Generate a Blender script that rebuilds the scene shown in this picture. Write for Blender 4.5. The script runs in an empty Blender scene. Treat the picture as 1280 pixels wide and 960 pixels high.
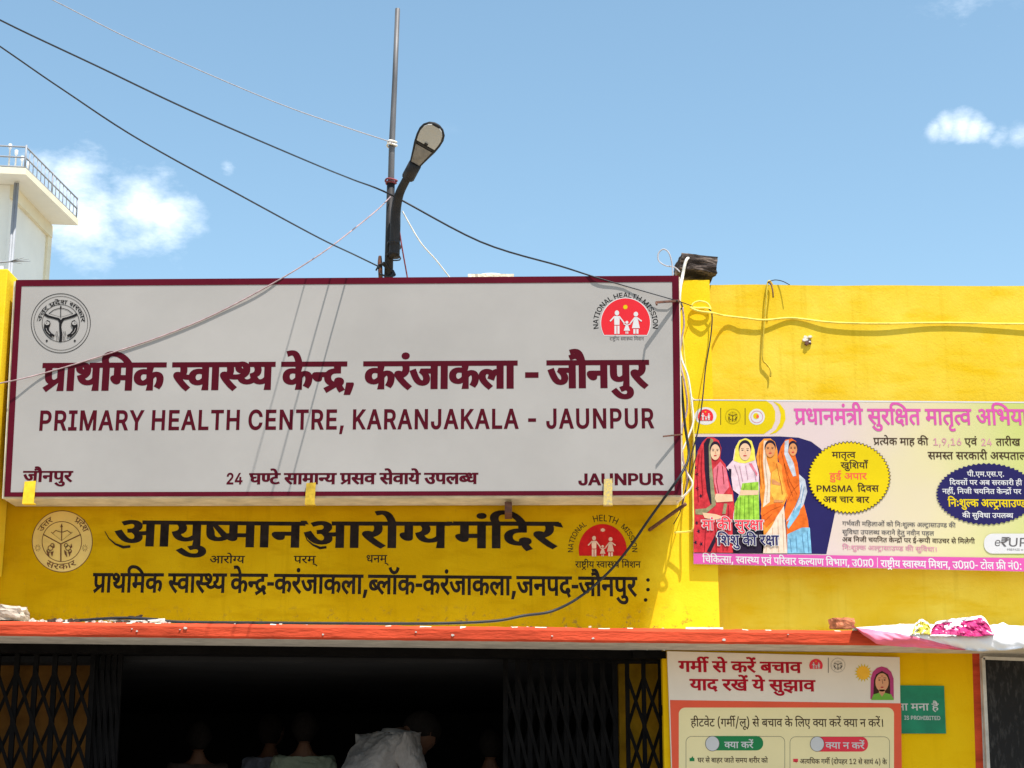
import bpy, bmesh, math, random
import numpy as np
from mathutils import Vector, Matrix, noise
from mathutils.geometry import tessellate_polygon, delaunay_2d_cdt

# ------------------------------------------------------------------ camera, sky, sun, exposure
SC = bpy.context.scene
COL = SC.collection
FPX = 2100.0
PITCH = math.atan(520.0 / FPX)
CAM_Z = 1.6
cam_data = bpy.data.cameras.new('camera')
cam_data.sensor_width = 36.0
cam_data.lens = FPX / 1280.0 * 36.0
cam_data.clip_end = 3000.0
cam = bpy.data.objects.new('camera', cam_data)
COL.objects.link(cam)
cam.location = (0, 0, CAM_Z)
cam.rotation_euler = (math.radians(90) + PITCH, 0, 0)
SC.camera = cam

SUN_TRAVEL = Vector((-0.25, 0.34, -1.0)).normalized()
sun_data = bpy.data.lights.new('sun', 'SUN')
sun_data.energy = 5.0
sun_data.angle = math.radians(0.5)
sun_data.color = (1.0, 0.96, 0.9)
sun = bpy.data.objects.new('sun', sun_data)
COL.objects.link(sun)
sun.rotation_euler = SUN_TRAVEL.to_track_quat('-Z', 'Y').to_euler()

world = bpy.data.worlds.new('World')
SC.world = world
world.use_nodes = True
wn, wl = world.node_tree.nodes, world.node_tree.links
wn.clear()
w_out = wn.new('ShaderNodeOutputWorld')
w_bg = wn.new('ShaderNodeBackground')
w_bg.inputs['Strength'].default_value = 0.15
w_sky = wn.new('ShaderNodeTexSky')
w_sky.sky_type = 'NISHITA'
w_sky.sun_disc = False
w_sky.sun_elevation = math.asin(-SUN_TRAVEL.z)
w_sky.sun_rotation = math.atan2(-SUN_TRAVEL.x, -SUN_TRAVEL.y)
w_sky.air_density = 1.0
w_sky.dust_density = 1.0
w_sky.ozone_density = 1.0
w_hs = wn.new('ShaderNodeHueSaturation')
w_hs.inputs['Hue'].default_value = 0.482
w_hs.inputs['Saturation'].default_value = 1.0
w_hs.inputs['Value'].default_value = 1.0
wl.new(w_sky.outputs[0], w_hs.inputs['Color'])
w_tc = wn.new('ShaderNodeTexCoord')


def wmath(op, a=None, b=None, **k):
    n = wn.new('ShaderNodeMath'); n.operation = op
    for i, v in enumerate((a, b)):
        if v is None: continue
        if isinstance(v, (int, float)): n.inputs[i].default_value = v
        else: wl.new(v, n.inputs[i])
    n.use_clamp = k.get('clamp', False)
    return n.outputs[0]


def pix_dir(px, py):
    v = Vector(((px - 640) / FPX, 1.0, -(py - 480) / FPX))
    return (Matrix.Rotation(PITCH, 3, 'X') @ v).normalized()


# clouds: broken noise, thick round a few directions and sparse over the rest of the sky
w_n = wn.new('ShaderNodeTexNoise')
w_n.inputs['Scale'].default_value = 14.0
w_n.inputs['Detail'].default_value = 9.0
w_n.inputs['Roughness'].default_value = 0.64
w_map = wn.new('ShaderNodeMapping')
w_map.inputs['Scale'].default_value = (1, 1, 1.9)
wl.new(w_tc.outputs['Generated'], w_map.inputs[0])
wl.new(w_map.outputs[0], w_n.inputs['Vector'])
blobs = None
for (px, py, rad, amp) in ((95, 222, 0.032, 0.85), (178, 258, 0.036, 1.0), (205, 268, 0.03, 0.95), (110, 285, 0.036, 0.85), (60, 205, 0.03, 0.6), (215, 290, 0.026, 0.55), (130, 255, 0.03, 0.7), (284, 209, 0.009, 0.55), (1186, 157, 0.013, 0.85), (1202, 157, 0.014, 0.98), (1218, 160, 0.013, 0.98), (1232, 164, 0.011, 0.85), (1170, 160, 0.010, 0.7),
                           (1245, 172, 0.016, 0.6), (1272, 172, 0.014, 0.55), (1205, 30, 0.035, 0.36),
                           (-330, 150, 0.11, 0.9), (1700, 260, 0.09, 0.8)):
    d = wn.new('ShaderNodeVectorMath'); d.operation = 'DISTANCE'
    nrm = wn.new('ShaderNodeVectorMath'); nrm.operation = 'NORMALIZE'
    wl.new(w_tc.outputs['Generated'], nrm.inputs[0])
    wl.new(nrm.outputs[0], d.inputs[0])
    d.inputs[1].default_value = pix_dir(px, py)
    e = wmath('MULTIPLY', wmath('MAXIMUM', wmath('SUBTRACT', 1.0, wmath('DIVIDE', d.outputs['Value'], rad * 1.15)), 0.0), amp)
    blobs = e if blobs is None else wmath('MAXIMUM', blobs, e)
w_n2 = wn.new('ShaderNodeTexNoise')
w_n2.inputs['Scale'].default_value = 2.3
w_n2.inputs['Detail'].default_value = 3.0
wl.new(w_map.outputs[0], w_n2.inputs['Vector'])
wide = wmath('MULTIPLY', wmath('SUBTRACT', w_n2.outputs[0], 0.56, clamp=True), 2.0, clamp=True)
field = wmath('ADD', blobs, wmath('MULTIPLY', wide, 0.25))
dens = wmath('SUBTRACT', wmath('ADD', wmath('MULTIPLY', w_n.outputs[0], 2.6), wmath('MULTIPLY', field, 1.15)), 1.62)
dens = wmath('MULTIPLY', dens, 0.95, clamp=True)
dens = wmath('POWER', dens, 1.25)
dens = wmath('MULTIPLY', dens, wmath('MULTIPLY', field, 2.6, clamp=True), clamp=True)
w_mix = wn.new('ShaderNodeMixRGB')
wl.new(dens, w_mix.inputs[0])
w_mix.inputs[2].default_value = (7.6, 8.0, 8.4, 1)
wl.new(w_hs.outputs[0], w_mix.inputs[1])
wl.new(w_mix.outputs[0], w_bg.inputs['Color'])
wl.new(w_bg.outputs[0], w_out.inputs['Surface'])

SC.view_settings.view_transform = 'Standard'
SC.view_settings.look = 'None'
SC.view_settings.exposure = 0.56
SC.view_settings.gamma = 1.0
SC.render.engine = 'CYCLES'
SC.cycles.max_bounces = 7
SC.cycles.diffuse_bounces = 5

random.seed(7)
# ------------------------------------------------------------------ planes of the place (metres from the camera)
SIGN_Y = 9.90      # face of the main sign
WALL_Y = 10.20     # painted parapet wall and pier
RECESS_Y = 10.35   # parapet to the right of the pier
BANNER_Y = 10.168
LEDGE_Y = 9.75     # front edge of the sunshade slab
LOWER_Y = 10.25    # wall below the slab
POSTER_Y = 10.215


def P(px, py, Y):
    """point of the plane y = Y that the photograph shows at (px, py)"""
    d = pix_dir(px, py)
    t = Y / d.y
    return Vector((d.x * t, Y, CAM_Z + d.z * t))


def PZ(px, py, z):
    d = pix_dir(px, py)
    t = (z - CAM_Z) / d.z
    return Vector((d.x * t, d.y * t, z))


# ------------------------------------------------------------------ object helpers
def link(name, mesh, parent=None, mats=()):
    o = bpy.data.objects.new(name, mesh)
    COL.objects.link(o)
    for m in (mats if isinstance(mats, (list, tuple)) else [mats]):
        mesh.materials.append(m)
    if parent is not None:
        o.parent = parent
        o.matrix_parent_inverse = Matrix.Translation(-parent.location)
    return o


def tag(o, label, cat, group=None):
    o['label'] = label
    o['category'] = cat
    if group: o['group'] = group
    return o


def thing(name, label, cat, loc=(0, 0, 0), group=None):
    o = bpy.data.objects.new(name, None)
    o.empty_display_size = 0.1
    COL.objects.link(o)
    o.location = loc
    return tag(o, label, cat, group)


def struct(o):
    o['kind'] = 'structure'
    return o


class MB:
    """collects vertices and faces (with a material index)"""
    def __init__(s): s.v = []; s.f = []; s.mi = []; s.smooth = []

    def add(s, vs, fs, mi=0, smooth=False):
        n = len(s.v); s.v += [tuple(v) for v in vs]
        for f in fs:
            s.f.append([i + n for i in f]); s.mi.append(mi); s.smooth.append(smooth)
        return s

    def box(s, a, b, mi=0):
        x0, y0, z0 = a; x1, y1, z1 = b
        return s.add([(x0, y0, z0), (x1, y0, z0), (x1, y1, z0), (x0, y1, z0), (x0, y0, z1), (x1, y0, z1), (x1, y1, z1), (x0, y1, z1)],
                     [(0, 3, 2, 1), (4, 5, 6, 7), (0, 1, 5, 4), (1, 2, 6, 5), (2, 3, 7, 6), (3, 0, 4, 7)], mi)

    def prism(s, pts, y0, y1, mi=0, mside=None):
        """polygon given as (x, z) or vectors, drawn out from y0 (front) to y1"""
        q = [(p[0], p[-1]) for p in pts]
        ar = sum(q[i][0] * q[(i + 1) % len(q)][1] - q[(i + 1) % len(q)][0] * q[i][1] for i in range(len(q)))
        if ar < 0: q.reverse()
        n = len(q)
        tris = tessellate_polygon([[Vector((a, b, 0)) for a, b in q]])
        vs = [(a, y0, b) for a, b in q] + [(a, y1, b) for a, b in q]
        fr = []
        for t in tris:
            t = list(t)
            a, b, c = (Vector((*q[k], 0)) for k in t)
            if (b - a).cross(c - a).z < 0: t.reverse()
            fr.append(t)
        s.add(vs, fr + [[k + n for k in reversed(t)] for t in fr], mi)
        s.add(vs, [[i, i + n, (i + 1) % n + n, (i + 1) % n] for i in range(n)], mi if mside is None else mside)
        return s

    def bar(s, a, b, w, t, mi=0, up=Vector((0, -1, 0))):
        a = Vector(a); b = Vector(b); d = (b - a).normalized()
        side = d.cross(up).normalized(); u = side.cross(d).normalized()
        vs = []
        for p in (a, b):
            for i, j in ((-1, -1), (1, -1), (1, 1), (-1, 1)):
                vs.append(p + side * (i * w / 2) + u * (j * t / 2))
        return s.add(vs, [(0, 1, 2, 3), (7, 6, 5, 4), (0, 4, 5, 1), (1, 5, 6, 2), (2, 6, 7, 3), (3, 7, 4, 0)], mi)

    def tube(s, pts, r, n=7, mi=0, smooth_path=True, cap=True, steps=6):
        pts = [Vector(p) for p in pts]
        rs = r if isinstance(r, (list, tuple)) else [r] * len(pts)
        if smooth_path and len(pts) > 2:
            q, rr = [], []
            for i in range(len(pts) - 1):
                p0 = pts[max(i - 1, 0)]; p1 = pts[i]; p2 = pts[i + 1]; p3 = pts[min(i + 2, len(pts) - 1)]
                for k in range(steps):
                    t = k / steps
                    q.append(0.5 * ((2 * p1) + (p2 - p0) * t + (2 * p0 - 5 * p1 + 4 * p2 - p3) * t * t + (3 * p1 - p0 - 3 * p2 + p3) * t ** 3))
                    rr.append(rs[i] * (1 - t) + rs[i + 1] * t)
            q.append(pts[-1]); rr.append(rs[-1]); pts, rs = q, rr
        vs = []; ref = None
        for i, p in enumerate(pts):
            d = (pts[min(i + 1, len(pts) - 1)] - pts[max(i - 1, 0)]).normalized()
            if ref is None: ref = d.orthogonal().normalized()
            ref = (ref - d * ref.dot(d)).normalized(); c = d.cross(ref)
            for k in range(n):
                a = 2 * math.pi * k / n
                vs.append(p + (ref * math.cos(a) + c * math.sin(a)) * rs[i])
        fs = []
        for i in range(len(pts) - 1):
            for k in range(n):
                k2 = (k + 1) % n
                fs.append((i * n + k, i * n + k2, (i + 1) * n + k2, (i + 1) * n + k))
        if cap:
            fs.append(tuple(reversed(range(n)))); fs.append(tuple(range((len(pts) - 1) * n, len(pts) * n)))
        return s.add(vs, fs, mi, True)

    def build(s, name, mats, parent=None, bevel=0):
        me = bpy.data.meshes.new(name)
        me.from_pydata(s.v, [], s.f)
        me.polygons.foreach_set('material_index', s.mi)
        me.polygons.foreach_set('use_smooth', s.smooth)
        me.update()
        o = link(name, me, parent, mats)
        if bevel:
            b = o.modifiers.new('bevel', 'BEVEL'); b.width = bevel; b.segments = 2; b.limit_method = 'ANGLE'
        return o


# ------------------------------------------------------------------ materials
def srgb(r, g, b):
    return tuple(((c / 255) / 12.92 if c / 255 < 0.04045 else ((c / 255 + 0.055) / 1.055) ** 2.4) for c in (r, g, b))


def mat(name, col, rough=0.7, var=0.12, scale=6.0, bump=0.0, bscale=60.0, metal=0.0, spec=0.3, col2=None, thr=None, stretch=(1, 1, 1)):
    m = bpy.data.materials.new(name); m.use_nodes = True
    n, l = m.node_tree.nodes, m.node_tree.links
    p = n['Principled BSDF']
    p.inputs['Roughness'].default_value = rough
    p.inputs['Metallic'].default_value = metal
    p.inputs['Specular IOR Level'].default_value = spec
    tc = n.new('ShaderNodeTexCoord'); mp = n.new('ShaderNodeMapping')
    mp.inputs['Scale'].default_value = stretch
    l.new(tc.outputs['Object'], mp.inputs[0])
    nz = n.new('ShaderNodeTexNoise'); nz.inputs['Scale'].default_value = scale; nz.inputs['Detail'].default_value = 7; nz.inputs['Roughness'].default_value = 0.6
    l.new(mp.outputs[0], nz.inputs['Vector'])
    cr = n.new('ShaderNodeValToRGB')
    a = thr if thr else (0.33, 0.67)
    cr.color_ramp.elements[0].position = a[0]; cr.color_ramp.elements[1].position = a[1]
    c1 = [max(0, c * (1 - var)) for c in col]; c2 = list(col2) if col2 else [min(1, c * (1 + var)) for c in col]
    cr.color_ramp.elements[0].color = (*c1, 1); cr.color_ramp.elements[1].color = (*c2, 1)
    l.new(nz.outputs[0], cr.inputs[0]); l.new(cr.outputs[0], p.inputs['Base Color'])
    if bump:
        nb = n.new('ShaderNodeTexNoise'); nb.inputs['Scale'].default_value = bscale; nb.inputs['Detail'].default_value = 5
        l.new(mp.outputs[0], nb.inputs['Vector'])
        b = n.new('ShaderNodeBump'); b.inputs['Strength'].default_value = bump; b.inputs['Distance'].default_value = 0.01
        l.new(nb.outputs[0], b.inputs['Height']); l.new(b.outputs[0], p.inputs['Normal'])
    return m


def wall_paint(name, base, deep, pale, dirt, dirt_amt=0.5, seed=0.0, foot=None, sunlit=None):
    """limewash: broad brush patches of three tones, fine grain, grime flecks; foot = (z0, z1) band of heavier flecks"""
    m = bpy.data.materials.new(name); m.use_nodes = True
    n, l = m.node_tree.nodes, m.node_tree.links
    p = n['Principled BSDF']; p.inputs['Roughness'].default_value = 0.85; p.inputs['Specular IOR Level'].default_value = 0.03
    tc = n.new('ShaderNodeTexCoord'); mp = n.new('ShaderNodeMapping'); mp.inputs['Location'].default_value = (seed, seed * 0.7, seed * 1.3)
    l.new(tc.outputs['Object'], mp.inputs[0])

    def nz(sc, det=6, ro=0.6, st=None):
        t = n.new('ShaderNodeTexNoise'); t.inputs['Scale'].default_value = sc; t.inputs['Detail'].default_value = det; t.inputs['Roughness'].default_value = ro
        if st:
            q = n.new('ShaderNodeMapping'); q.inputs['Scale'].default_value = st; l.new(mp.outputs[0], q.inputs[0]); l.new(q.outputs[0], t.inputs['Vector'])
        else: l.new(mp.outputs[0], t.inputs['Vector'])
        return t.outputs[0]

    def ramp(v, lo, hi):
        r = n.new('ShaderNodeMapRange'); r.inputs['From Min'].default_value = lo; r.inputs['From Max'].default_value = hi
        l.new(v, r.inputs['Value']); return r.outputs[0]

    def mix(f, a, b):
        x = n.new('ShaderNodeMixRGB'); l.new(f, x.inputs[0])
        for i, c in ((1, a), (2, b)):
            if isinstance(c, tuple): x.inputs[i].default_value = (*c, 1)
            else: l.new(c, x.inputs[i])
        return x.outputs[0]
    c = mix(ramp(nz(1.6), 0.42, 0.62), base, pale)
    c = mix(ramp(nz(5.0, 5, 0.6, (0.6, 1, 2.2)), 0.5, 0.78), c, deep)
    c = mix(ramp(nz(0.9, 4, 0.7), 0.52, 0.8), c, deep)
    sk = n.new('ShaderNodeMath'); sk.operation = 'MULTIPLY'
    l.new(ramp(nz(2.2, 6, 0.65, (7, 1, 0.45)), 0.54, 0.78), sk.inputs[0]); sk.inputs[1].default_value = 0.38
    c = mix(sk.outputs[0], c, tuple(q * 0.72 for q in deep))
    gr = n.new('ShaderNodeMath'); gr.operation = 'MULTIPLY'
    l.new(ramp(nz(1.1, 9, 0.75), 0.60, 0.80), gr.inputs[0]); gr.inputs[1].default_value = 0.28
    c = mix(gr.outputs[0], c, dirt)
    if sunlit:   # sunlight painted into the colour: brighter lemon begins near x = fresh[0]
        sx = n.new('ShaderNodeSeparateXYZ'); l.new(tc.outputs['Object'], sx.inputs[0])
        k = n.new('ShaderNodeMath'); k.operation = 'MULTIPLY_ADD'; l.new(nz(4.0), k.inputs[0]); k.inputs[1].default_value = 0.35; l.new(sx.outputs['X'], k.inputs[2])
        c = mix(ramp(k.outputs[0], sunlit[0] + 0.08, sunlit[0] + 0.33), c, mix(ramp(nz(3.0), 0.4, 0.65), sunlit[1], sunlit[2]))
    fl = n.new('ShaderNodeMath'); fl.operation = 'MULTIPLY'
    l.new(ramp(nz(38, 4, 0.7), 0.66, 0.72), fl.inputs[0]); fl.inputs[1].default_value = dirt_amt
    f = fl.outputs[0]
    if foot:
        sx = n.new('ShaderNodeSeparateXYZ'); l.new(tc.outputs['Object'], sx.inputs[0])
        band = ramp(sx.outputs['Z'], foot[1], foot[0])
        k = n.new('ShaderNodeMath'); k.operation = 'MULTIPLY'; l.new(band, k.inputs[0]); l.new(ramp(nz(24, 5, 0.75), 0.56, 0.66), k.inputs[1])
        a = n.new('ShaderNodeMath'); a.operation = 'MAXIMUM'; l.new(k.outputs[0], a.inputs[0]); l.new(f, a.inputs[1]); f = a.outputs[0]
    c = mix(f, c, dirt)
    l.new(c, p.inputs['Base Color'])
    b = n.new('ShaderNodeBump'); b.inputs['Strength'].default_value = 0.2; b.inputs['Distance'].default_value = 0.010
    bb = n.new('ShaderNodeMath'); bb.operation = 'ADD'; l.new(nz(9, 4), bb.inputs[0]); l.new(nz(70, 5), bb.inputs[1])
    l.new(bb.outputs[0], b.inputs['Height']); l.new(b.outputs[0], p.inputs['Normal'])
    return m


YB = (0.53, 0.295, 0.002)
M_yellow = wall_paint('yellow_limewash', YB, (0.43, 0.225, 0.001), (0.58, 0.34, 0.004), (0.25, 0.14, 0.03), 0.35, 0.0, (P(640, 779, WALL_Y).z, P(640, 752, WALL_Y).z), (P(815, 700, WALL_Y).x, (0.82, 0.56, 0.022), (0.80, 0.50, 0.012)))  # deeper where the sign shades it, lemon at the sunlit pier: painted light
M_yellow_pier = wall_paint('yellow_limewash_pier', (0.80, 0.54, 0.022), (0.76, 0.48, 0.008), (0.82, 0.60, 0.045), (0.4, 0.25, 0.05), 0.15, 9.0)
M_yellow_right = wall_paint('yellow_limewash_right', (0.70, 0.47, 0.03), (0.66, 0.40, 0.004), (0.74, 0.54, 0.06), (0.4, 0.25, 0.05), 0.3, 3.0)
M_yellow_low = wall_paint('yellow_limewash_low', (0.80, 0.47, 0.004), (0.76, 0.42, 0.003), (0.82, 0.50, 0.008), (0.3, 0.15, 0.03), 0.25, 5.0)
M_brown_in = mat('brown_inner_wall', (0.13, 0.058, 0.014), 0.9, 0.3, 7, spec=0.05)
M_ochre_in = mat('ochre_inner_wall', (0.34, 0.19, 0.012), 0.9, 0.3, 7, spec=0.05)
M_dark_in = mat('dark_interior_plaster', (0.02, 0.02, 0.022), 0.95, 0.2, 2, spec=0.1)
M_red = mat('red_ledge_paint', (0.50, 0.062, 0.026), 0.75, 0.32, 5, 0.6, 30, stretch=(0.5, 1, 2.5), spec=0.06)
M_chip_and_glare = mat('bare_plaster_and_glare', (0.68, 0.62, 0.52), 0.9, 0.3, 30, 0.6, 60)
M_white_under = mat('grey_white_limewash', (0.55, 0.51, 0.45), 0.85, 0.2, 9, 0.3, 50)
M_cream = mat('cream_sheet_metal', (0.62, 0.56, 0.42), 0.55, 0.2, 8, 0.1, 30)
M_face = mat('white_sign_vinyl', (0.36, 0.335, 0.312), 0.45, 0.07, 1.1, spec=0.06)
M_maroon = mat('maroon_vinyl', srgb(84, 14, 30), 0.4, 0.12, 5, spec=0.06)
M_maroon_ink = mat('maroon_ink', srgb(74, 10, 24), 0.5, 0.05, 5, spec=0.06)
M_black_ink = mat('black_ink', (0.012, 0.011, 0.012), 0.6, 0.1, 5, spec=0.06)
M_black_paint = mat('black_brush_paint', (0.018, 0.012, 0.010), 0.6, 0.4, 18, spec=0.06)
M_brown_paint = mat('brown_brush_line', (0.13, 0.05, 0.015), 0.7, 0.3, 18)
M_disc_paint = mat('pale_disc_paint', (0.70, 0.48, 0.14), 0.7, 0.12, 5)
M_logo_red = mat('logo_red', srgb(208, 44, 52), 0.4, 0.04, 5, spec=0.06)
M_logo_red2 = mat('hand_painted_red', srgb(190, 30, 28), 0.6, 0.2, 10, spec=0.06)
M_logo_skin = mat('painted_figure_pale', (0.72, 0.45, 0.30), 0.7, 0.2, 14)
M_white_ink = mat('white_ink', (0.58, 0.56, 0.55), 0.5, 0.03, 5, spec=0.06)
M_yellow_ink = mat('yellow_ink', (0.62, 0.46, 0.006), 0.5, 0.06, 5, spec=0.06)
M_pink_ink = mat('pink_ink', srgb(196, 82, 150), 0.5, 0.06, 4, spec=0.06)
M_palepink_ink = mat('pale_pink_ink', srgb(196, 138, 148), 0.5, 0.06, 4, spec=0.06)
M_navy_ink = mat('navy_ink', srgb(38, 34, 82), 0.5, 0.08, 4, spec=0.06)
M_brown_ink = mat('brown_black_ink', (0.05, 0.025, 0.015), 0.5, 0.1, 4, spec=0.06)
M_grey_ink = mat('grey_ink', (0.10, 0.09, 0.09), 0.5, 0.1, 4, spec=0.06)
M_fadedpink = mat('faded_pink_ink', srgb(196, 128, 148), 0.5, 0.06, 4, spec=0.06)
M_redtitle = mat('crimson_ink', srgb(170, 22, 40), 0.5, 0.06, 4, spec=0.06)
M_orange = mat('orange_border_ink', srgb(226, 84, 50), 0.5, 0.05, 4)
M_creamprint = mat('cream_print', srgb(232, 214, 160), 0.5, 0.04, 3)
M_posterwhite = mat('poster_white', srgb(226, 212, 196), 0.45, 0.04, 3)
M_greenpill = mat('green_ink', srgb(12, 120, 62), 0.5, 0.05, 4)
M_redpill = mat('red_ink', srgb(222, 44, 62), 0.5, 0.05, 4)
M_greenboard = mat('green_notice_paint', srgb(16, 122, 86), 0.45, 0.2, 9)
M_blackboard = mat('black_weathered_board', (0.022, 0.020, 0.020), 0.8, 0.6, 30, col2=(0.05, 0.047, 0.044), thr=(0.5, 0.75), stretch=(1.6, 1, 0.5))
M_grille = mat('black_gate_steel', (0.005, 0.0045, 0.0045), 0.8, 0.3, 10, spec=0.05)
M_steel = mat('galvanised_pipe', (0.13, 0.125, 0.125), 0.55, 0.35, 12, metal=0.3, stretch=(1, 1, 0.2))
M_dark_steel = mat('dark_grey_lamp_paint', (0.026, 0.024, 0.024), 0.6, 0.3, 12, spec=0.2)
M_lens = mat('frosted_lamp_lens', (0.40, 0.39, 0.37), 0.2, 0.06, 2, spec=0.4)
M_reflector = mat('lamp_reflector', (0.16, 0.15, 0.145), 0.3, 0.2, 30, metal=0.5)
M_cable_black = mat('black_cable', (0.015, 0.016, 0.02), 0.5, 0.3, 20)
M_cable_white = mat('white_cable', (0.78, 0.74, 0.66), 0.5, 0.15, 20)
M_cable_grey = mat('grey_cable', (0.42, 0.40, 0.42), 0.5, 0.2, 20)
M_cable_pink = mat('pinkish_string', (0.36, 0.25, 0.25), 0.7, 0.3, 30)
M_cable_yellow = mat('yellow_painted_cable', (0.84, 0.66, 0.12), 0.6, 0.25, 14)
M_strand = mat('ochre_painted_wire', (0.52, 0.38, 0.03), 0.7, 0.3, 14)
M_cable_red = mat('maroon_string', (0.24, 0.05, 0.06), 0.7, 0.3, 30)
M_rust = mat('rusty_brown_steel', (0.12, 0.05, 0.03), 0.75, 0.4, 25, 0.4, 60)
M_yellow_strap = mat('yellow_painted_strap', (0.84, 0.56, 0.02), 0.5, 0.15, 30)
M_ochre_strap = mat('ochre_painted_strap', (0.52, 0.33, 0.02), 0.6, 0.25, 30)
M_strap_worn = mat('worn_cream_strap', (0.52, 0.45, 0.32), 0.7, 0.3, 60, col2=(0.75, 0.52, 0.08))
M_block = mat('weathered_dark_block', (0.06, 0.04, 0.032), 0.9, 0.5, 7, 0.9, 22, col2=(0.36, 0.27, 0.22), thr=(0.5, 0.72), stretch=(0.8, 1, 5))
M_stone = mat('pale_dusty_stone', (0.34, 0.24, 0.17), 0.9, 0.35, 11, 0.7, 30, col2=(0.60, 0.52, 0.42))
M_brick = mat('broken_brick', (0.40, 0.13, 0.06), 0.9, 0.5, 22, 0.8, 40)
M_debris = mat('plaster_rubble', (0.60, 0.54, 0.46), 0.9, 0.4, 60)
M_debris_dark = mat('dark_scraps', (0.07, 0.045, 0.03), 0.9, 0.4, 60)
M_cloth_white = mat('white_flex_back', (0.82, 0.80, 0.80), 0.5, 0.03, 6, 0.5, 14)
M_cloth_pink = mat('pink_flex_print', srgb(232, 110, 135), 0.5, 0.12, 6, 0.4, 14)
M_magenta = mat('magenta_wrapper', srgb(178, 44, 104), 0.35, 0.2, 12, 0.4, 20)
M_tower = mat('cream_tower_paint', (0.86, 0.85, 0.78), 0.8, 0.05, 1.2, 0.1, 10)
M_tower_edge = mat('ochre_edge_paint', (0.80, 0.73, 0.54), 0.8, 0.08, 3)
M_rail = mat('grey_rail_paint', (0.30, 0.31, 0.33), 0.5, 0.1, 5)
M_ground = mat('dusty_concrete_ground', (0.27, 0.23, 0.17), 0.95, 0.2, 0.8, 0.4, 8)
M_floor = mat('grey_cement_floor', (0.20, 0.19, 0.18), 0.8, 0.2, 2)
M_roof = mat('roof_cement', (0.36, 0.34, 0.31), 0.9, 0.2, 2)
M_shirt = mat('grey_white_cotton', (0.28, 0.255, 0.245), 0.9, 0.14, 8, 0.5, 25)
M_shirt_green = mat('pale_green_cotton', (0.28, 0.32, 0.24), 0.9, 0.1, 8, 0.4, 25)
M_shirt_blue = mat('grey_blue_cotton', (0.20, 0.21, 0.27), 0.9, 0.1, 8, 0.4, 25)
M_shirt_dark = mat('brown_cotton', (0.05, 0.035, 0.03), 0.9, 0.1, 8)
M_skin = mat('brown_skin', (0.13, 0.06, 0.035), 0.6, 0.1, 10)
M_hair = mat('black_hair', (0.016, 0.013, 0.012), 0.9, 0.2, 60, spec=0.02)
M_trouser = mat('dark_trousers', (0.03, 0.03, 0.035), 0.9, 0.1, 8)

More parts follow.
